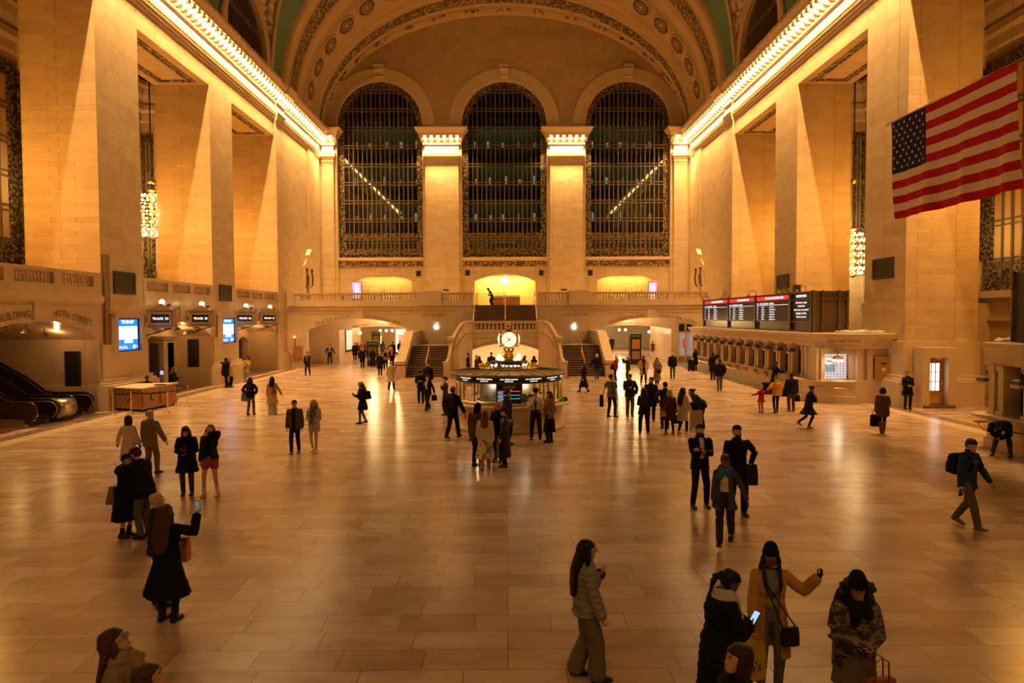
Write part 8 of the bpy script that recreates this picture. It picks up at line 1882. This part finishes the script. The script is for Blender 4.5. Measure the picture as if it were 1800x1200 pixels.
# ---- left passage crowd
PS = [('woman in black coat before the left passage kiosk, left of a fur hooded coat', 637, 646, 1.66, 8, ('short', 'grey'), ('coat', BLK), 'stand'),
      ('person in black coat with fur hood in front of the left passage kiosk', 655, 645, 1.66, 10, ('short', 'brown'), ('coat', (.02, .016, .013)), 'step'),
      ('man in black leaning forward right of the left passage kiosk', 668, 659, 1.66, 12, ('short', 'grey'), ('coat', BLK), 'stand'),
      ('person in mustard jacket with backpack and black cap in the left passage', 678, 650, 1.74, 175, ('short', 'black'), ('jacket', (.28, .17, .05)), 'step'),
      ('man in salmon red shirt and dark jacket with one arm out, left of the stairs', 689, 647, 1.76, 172, ('short', 'grey'), ('jacket', BLK, {'gap': .09}), 'step'),
      ('man in dark jacket standing before the bright shop window', 703, 628, 1.78, 175, ('short', 'black'), ('jacket', BLK), 'stand'),
      ('woman in dark top with long hair deep in the left passage', 628, 630, 1.64, 20, ('mid', 'brown'), ('coat', (.03, .02, .018)), 'step'),
      ('person in red patterned top deep in the left passage', 635, 628.5, 1.68, 170, ('short', 'grey'), ('jacket', (.30, .08, .05)), 'stand'),
      ('woman with dark hair and brown jacket behind the left passage kiosk', 643, 628, 1.62, 185, ('mid', 'dark'), ('jacket', (.12, .07, .04)), 'stand'),
      ('woman in grey green coat right of the left passage kiosk', 673, 626, 1.66, 350, ('mid', 'black'), ('coat', (.06, .06, .05)), 'stand'),
      ('man in black jacket seen over the salmon shirt', 691, 631, 1.78, 5, ('short', 'black'), ('jacket', BLK), 'walk'),
      ('distant dark figure at the left edge of the left passage', 624, 633, 1.76, 180, ('short', 'black'), ('coat', BLK), 'stand'),
      ('distant dark figure walking near the left end of the right passage', 1069, 619, 1.74, 182, ('short', 'grey'), ('jacket', (.03, .03, .03)), 'walk'),
      ('distant dark figure deepest in the right passage', 1076, 616, 1.74, 182, ('short', 'black'), ('coat', BLK), 'walk')]
for lab, px, py, h, fc, hr, tp, lgs in PS:
    kw = dict(inner=(.55, .14, .09), L='wide') if 'salmon' in lab else {}
    i = person(lab, (px, py), h, fc, 'fair', hr, tp, ('trousers', BLK), BLK, 'down', legs=lgs, **({'L': 'down'} | kw))
    if 'backpack' in lab: m = MB(); m.cbox(i['T'](0, .16, .3), (.24, .1, .34)); m.build('front_pack', cloth(BLK), i['root'], False)
i = person('woman in red shorts and dark top, bare legged, in the right passage', (1147, 628), 1.68, 15, 'fair', ('tail', 'dark'), ('tee', (.10, .04, .04), {'sleeve': .3}), ('shorts', (.22, .03, .03)), (.5, .4, .3), 'down', 'down', 'step', 0, (0, 0), None, True)
# ---- in front of the tunnel under the landing
TS = [('man in black jacket and white shirt left of the tunnel mouth', 823, 46.2, 1.76, 265, ('short', 'black'), ('blazer', BLK, {'gap': .06}), (.5, .44, .36), 'fair'), ('person in brown jacket in the tunnel mouth, left of a long haired woman', 838, 46.6, 1.60, 240, ('short', 'brown'), ('jacket', (.07, .04, .02)), None, 'fair'),
      ('long haired woman in dark brown coat in the tunnel mouth', 843, 45.6, 1.60, 20, ('long', 'dark'), ('coat', (.06, .03, .02)), None, 'fair'), ('man in dark green coat in the tunnel mouth just left of the clock', 864, 46.2, 1.82, 190, ('short', 'black'), ('coat', (.015, .025, .015)), None, 'fair'),
      ('person in grey brimmed hat partly behind the clock foot', 881, 46.0, 1.70, 200, ('short', 'grey'), ('coat', (.05, .04, .04)), None, 'fair'), ('woman with head lowered over a phone right of the clock', 922, 46.4, 1.58, 120, ('mid', 'brown'), ('jacket', BLK), None, 'fair'),
      ('woman in black with long hair, back turned, right in the tunnel mouth', 939, 45.8, 1.60, 5, ('long', 'black'), ('coat', BLK), None, 'fair')]
for lab, px, y, h, fc, hr, tp, inn, sk in TS:
    person(lab, (X(px, y), y), h, fc, sk, hr, tp, ('trousers', BLK), BLK, 'down', 'belly' if 'phone' in lab else 'down', 'stand', 0, (0, -20 if 'lowered' in lab else 0), ('fedora', (.2, .16, .14)) if 'brimmed' in lab else None, 'woman' in lab, inner=inn)
# ---- on the balcony
i = person('person in dark patterned clothes stooping on the balcony by the wooden counter', (X(866, 59.3), 59.3, 5.2), 1.62, 250, 'dark', ('short', 'black'), ('coat', pattern_mat('snow_speckle', (.03, .035, .025), (.2, .2, .16), (.05, .06, .04), 14), {'hem': .5}), ('trousers', BLK), BLK, 'belly', 'phone', 'apart', 28, (0, -20), ('beanie', BLK), drop=.05)
bpy.data.scenes.remove(_work)
EXPOSURE = 0.12
SPREAD = radians(112)
K_CORN, K_PIL, K_CHAN, K_WEST, K_CORR = 17000, 1300, 950, 340, 55
# =================================================================== CAMERA, WORLD, LIGHT
cam = bpy.data.objects.new('camera', bpy.data.cameras.new('camera')); COL.objects.link(cam)
cam.data.sensor_width = 36; cam.data.lens = 36*FPX/1800; cam.data.clip_end = 300; cam.data.clip_start = .1
Mc = CAMROT.to_4x4(); Mc.translation = (0, 0, EYE); cam.matrix_world = Mc
SC.camera = cam
wd = bpy.data.worlds.new('night'); SC.world = wd; wd.use_nodes = True
wd.node_tree.nodes['Background'].inputs[0].default_value = (.012, .010, .008, 1); wd.node_tree.nodes['Background'].inputs[1].default_value = 1
vs = SC.view_settings; vs.view_transform = 'Standard'; vs.look = 'None'; vs.gamma = 1; vs.use_curve_mapping = False; vs.exposure = EXPOSURE
cy = SC.cycles; cy.max_bounces = 6; cy.diffuse_bounces = 4; cy.glossy_bounces = 3; cy.transmission_bounces = 4; cy.transparent_max_bounces = 8
cy.sample_clamp_indirect = 4; cy.use_denoising = True; cy.caustics_reflective = False; cy.caustics_refractive = False; cy.blur_glossy = .5

def area(name, loc, size, power, col, rot=(0, 0, 0), spread=pi, shape='RECTANGLE'):
    L = bpy.data.lights.new(name, 'AREA'); L.shape = shape; L.size = size[0]; L.size_y = size[1]; L.energy = power; L.color = col; L.spread = spread
    o = bpy.data.objects.new(name, L); COL.objects.link(o); o.location = loc; o.rotation_euler = rot; return o
def point(name, loc, power, col, r=.15):
    L = bpy.data.lights.new(name, 'POINT'); L.energy = power; L.color = col; L.shadow_soft_size = r
    o = bpy.data.objects.new(name, L); COL.objects.link(o); o.location = loc; return o
WARM, AMBER = (1, .555, .185), (1, .44, .075)
for X, s in ((XL, 1), (XR, -1)):
    area("cornice_light", (X+s*.56, 46, 21.80), (.1, 45), K_CORN, WARM, (0, 0, 0), SPREAD)
for xa, xb in PIL:
    area('pilaster_light', ((xa+xb)/2, YW-1.0, 21.6), (xb-xa, .15), K_PIL*(xb-xa)/3.9, WARM, (0, 0, 0), SPREAD)
for X, s in ((XL, 1), (XR, -1)):
    for yc in (27.2, 39.15, 51.0):
        point('chandelier_light', (X-s*3.3 if yc != 39.15 else X-s*3.0, yc, 10.4), K_CHAN, AMBER, .7)
for x, y, z, k, c in ((-11.8, 60.3, 4.0, 420, (1, .62, .26)), (-11, 69, 4.0, 700, (1, .64, .27)), (-13, 80, 3.9, 1600, (1, .58, .2)), (11.6, 60.3, 4.0, 420, (1, .62, .26)), (11, 69, 4.0, 700, (1, .66, .3)), (13, 80, 3.9, 1200, (1, .75, .4))):
    point('passage_light', (x, y, z), k, c, .3)
area('tunnel_light', (XC, 49.6, 2.55), (6, .6), 280, (1, .70, .34))
area('alcove_light', (WX[1], 70.4, 8.5), (5, .8), 420, (1, .80, .16)); area('alcove_light', (WX[0], 70.4, 8.5), (5, .8), 150, (1, .68, .18)); area('alcove_light', (WX[2], 70.4, 8.5), (5, .8), 190, (1, .66, .15))
for k in range(10): p = onring(BR-.22, pi*2*(k+.5)/10, 1.77); point('booth_light', p, 4.5, (1, .86, .62), .05)
for a in (0, 1.57, 3.14, 4.71): p = onring(1.2, a, 1.97); point('booth_light', p, 20, (1, .84, .58), .1)
for y in (37.0, 41.4, 48.4, 53.4): point('gate_light', (XL-1.1, y, 3.3), 26, WARM, .1)
point('service_light', (15.75, 32.25, 1.95), 16, (1, .8, .5), .08)

for xa, xb in ((-8.3, -4.4), (4.1, 8.0), (-17.5, -16), (16, 17.5)):
    area('west_pilaster_light', ((xa+xb)/2, -12.6, 21.6), (xb-xa, .3), K_WEST, WARM, (radians(25), 0, 0), radians(150))

for wx in WX:
    for z in (12.9, 16.7, 20.5, 24.3): area('corridor_light', (wx, YW+2.4, z-.1), (7, .4), K_CORR, (1, .92, .55))

for y in (25.0, 27.5, 30.0): point('bell_light', (XL-1.2, y, 3.55), 22, WARM, .08)
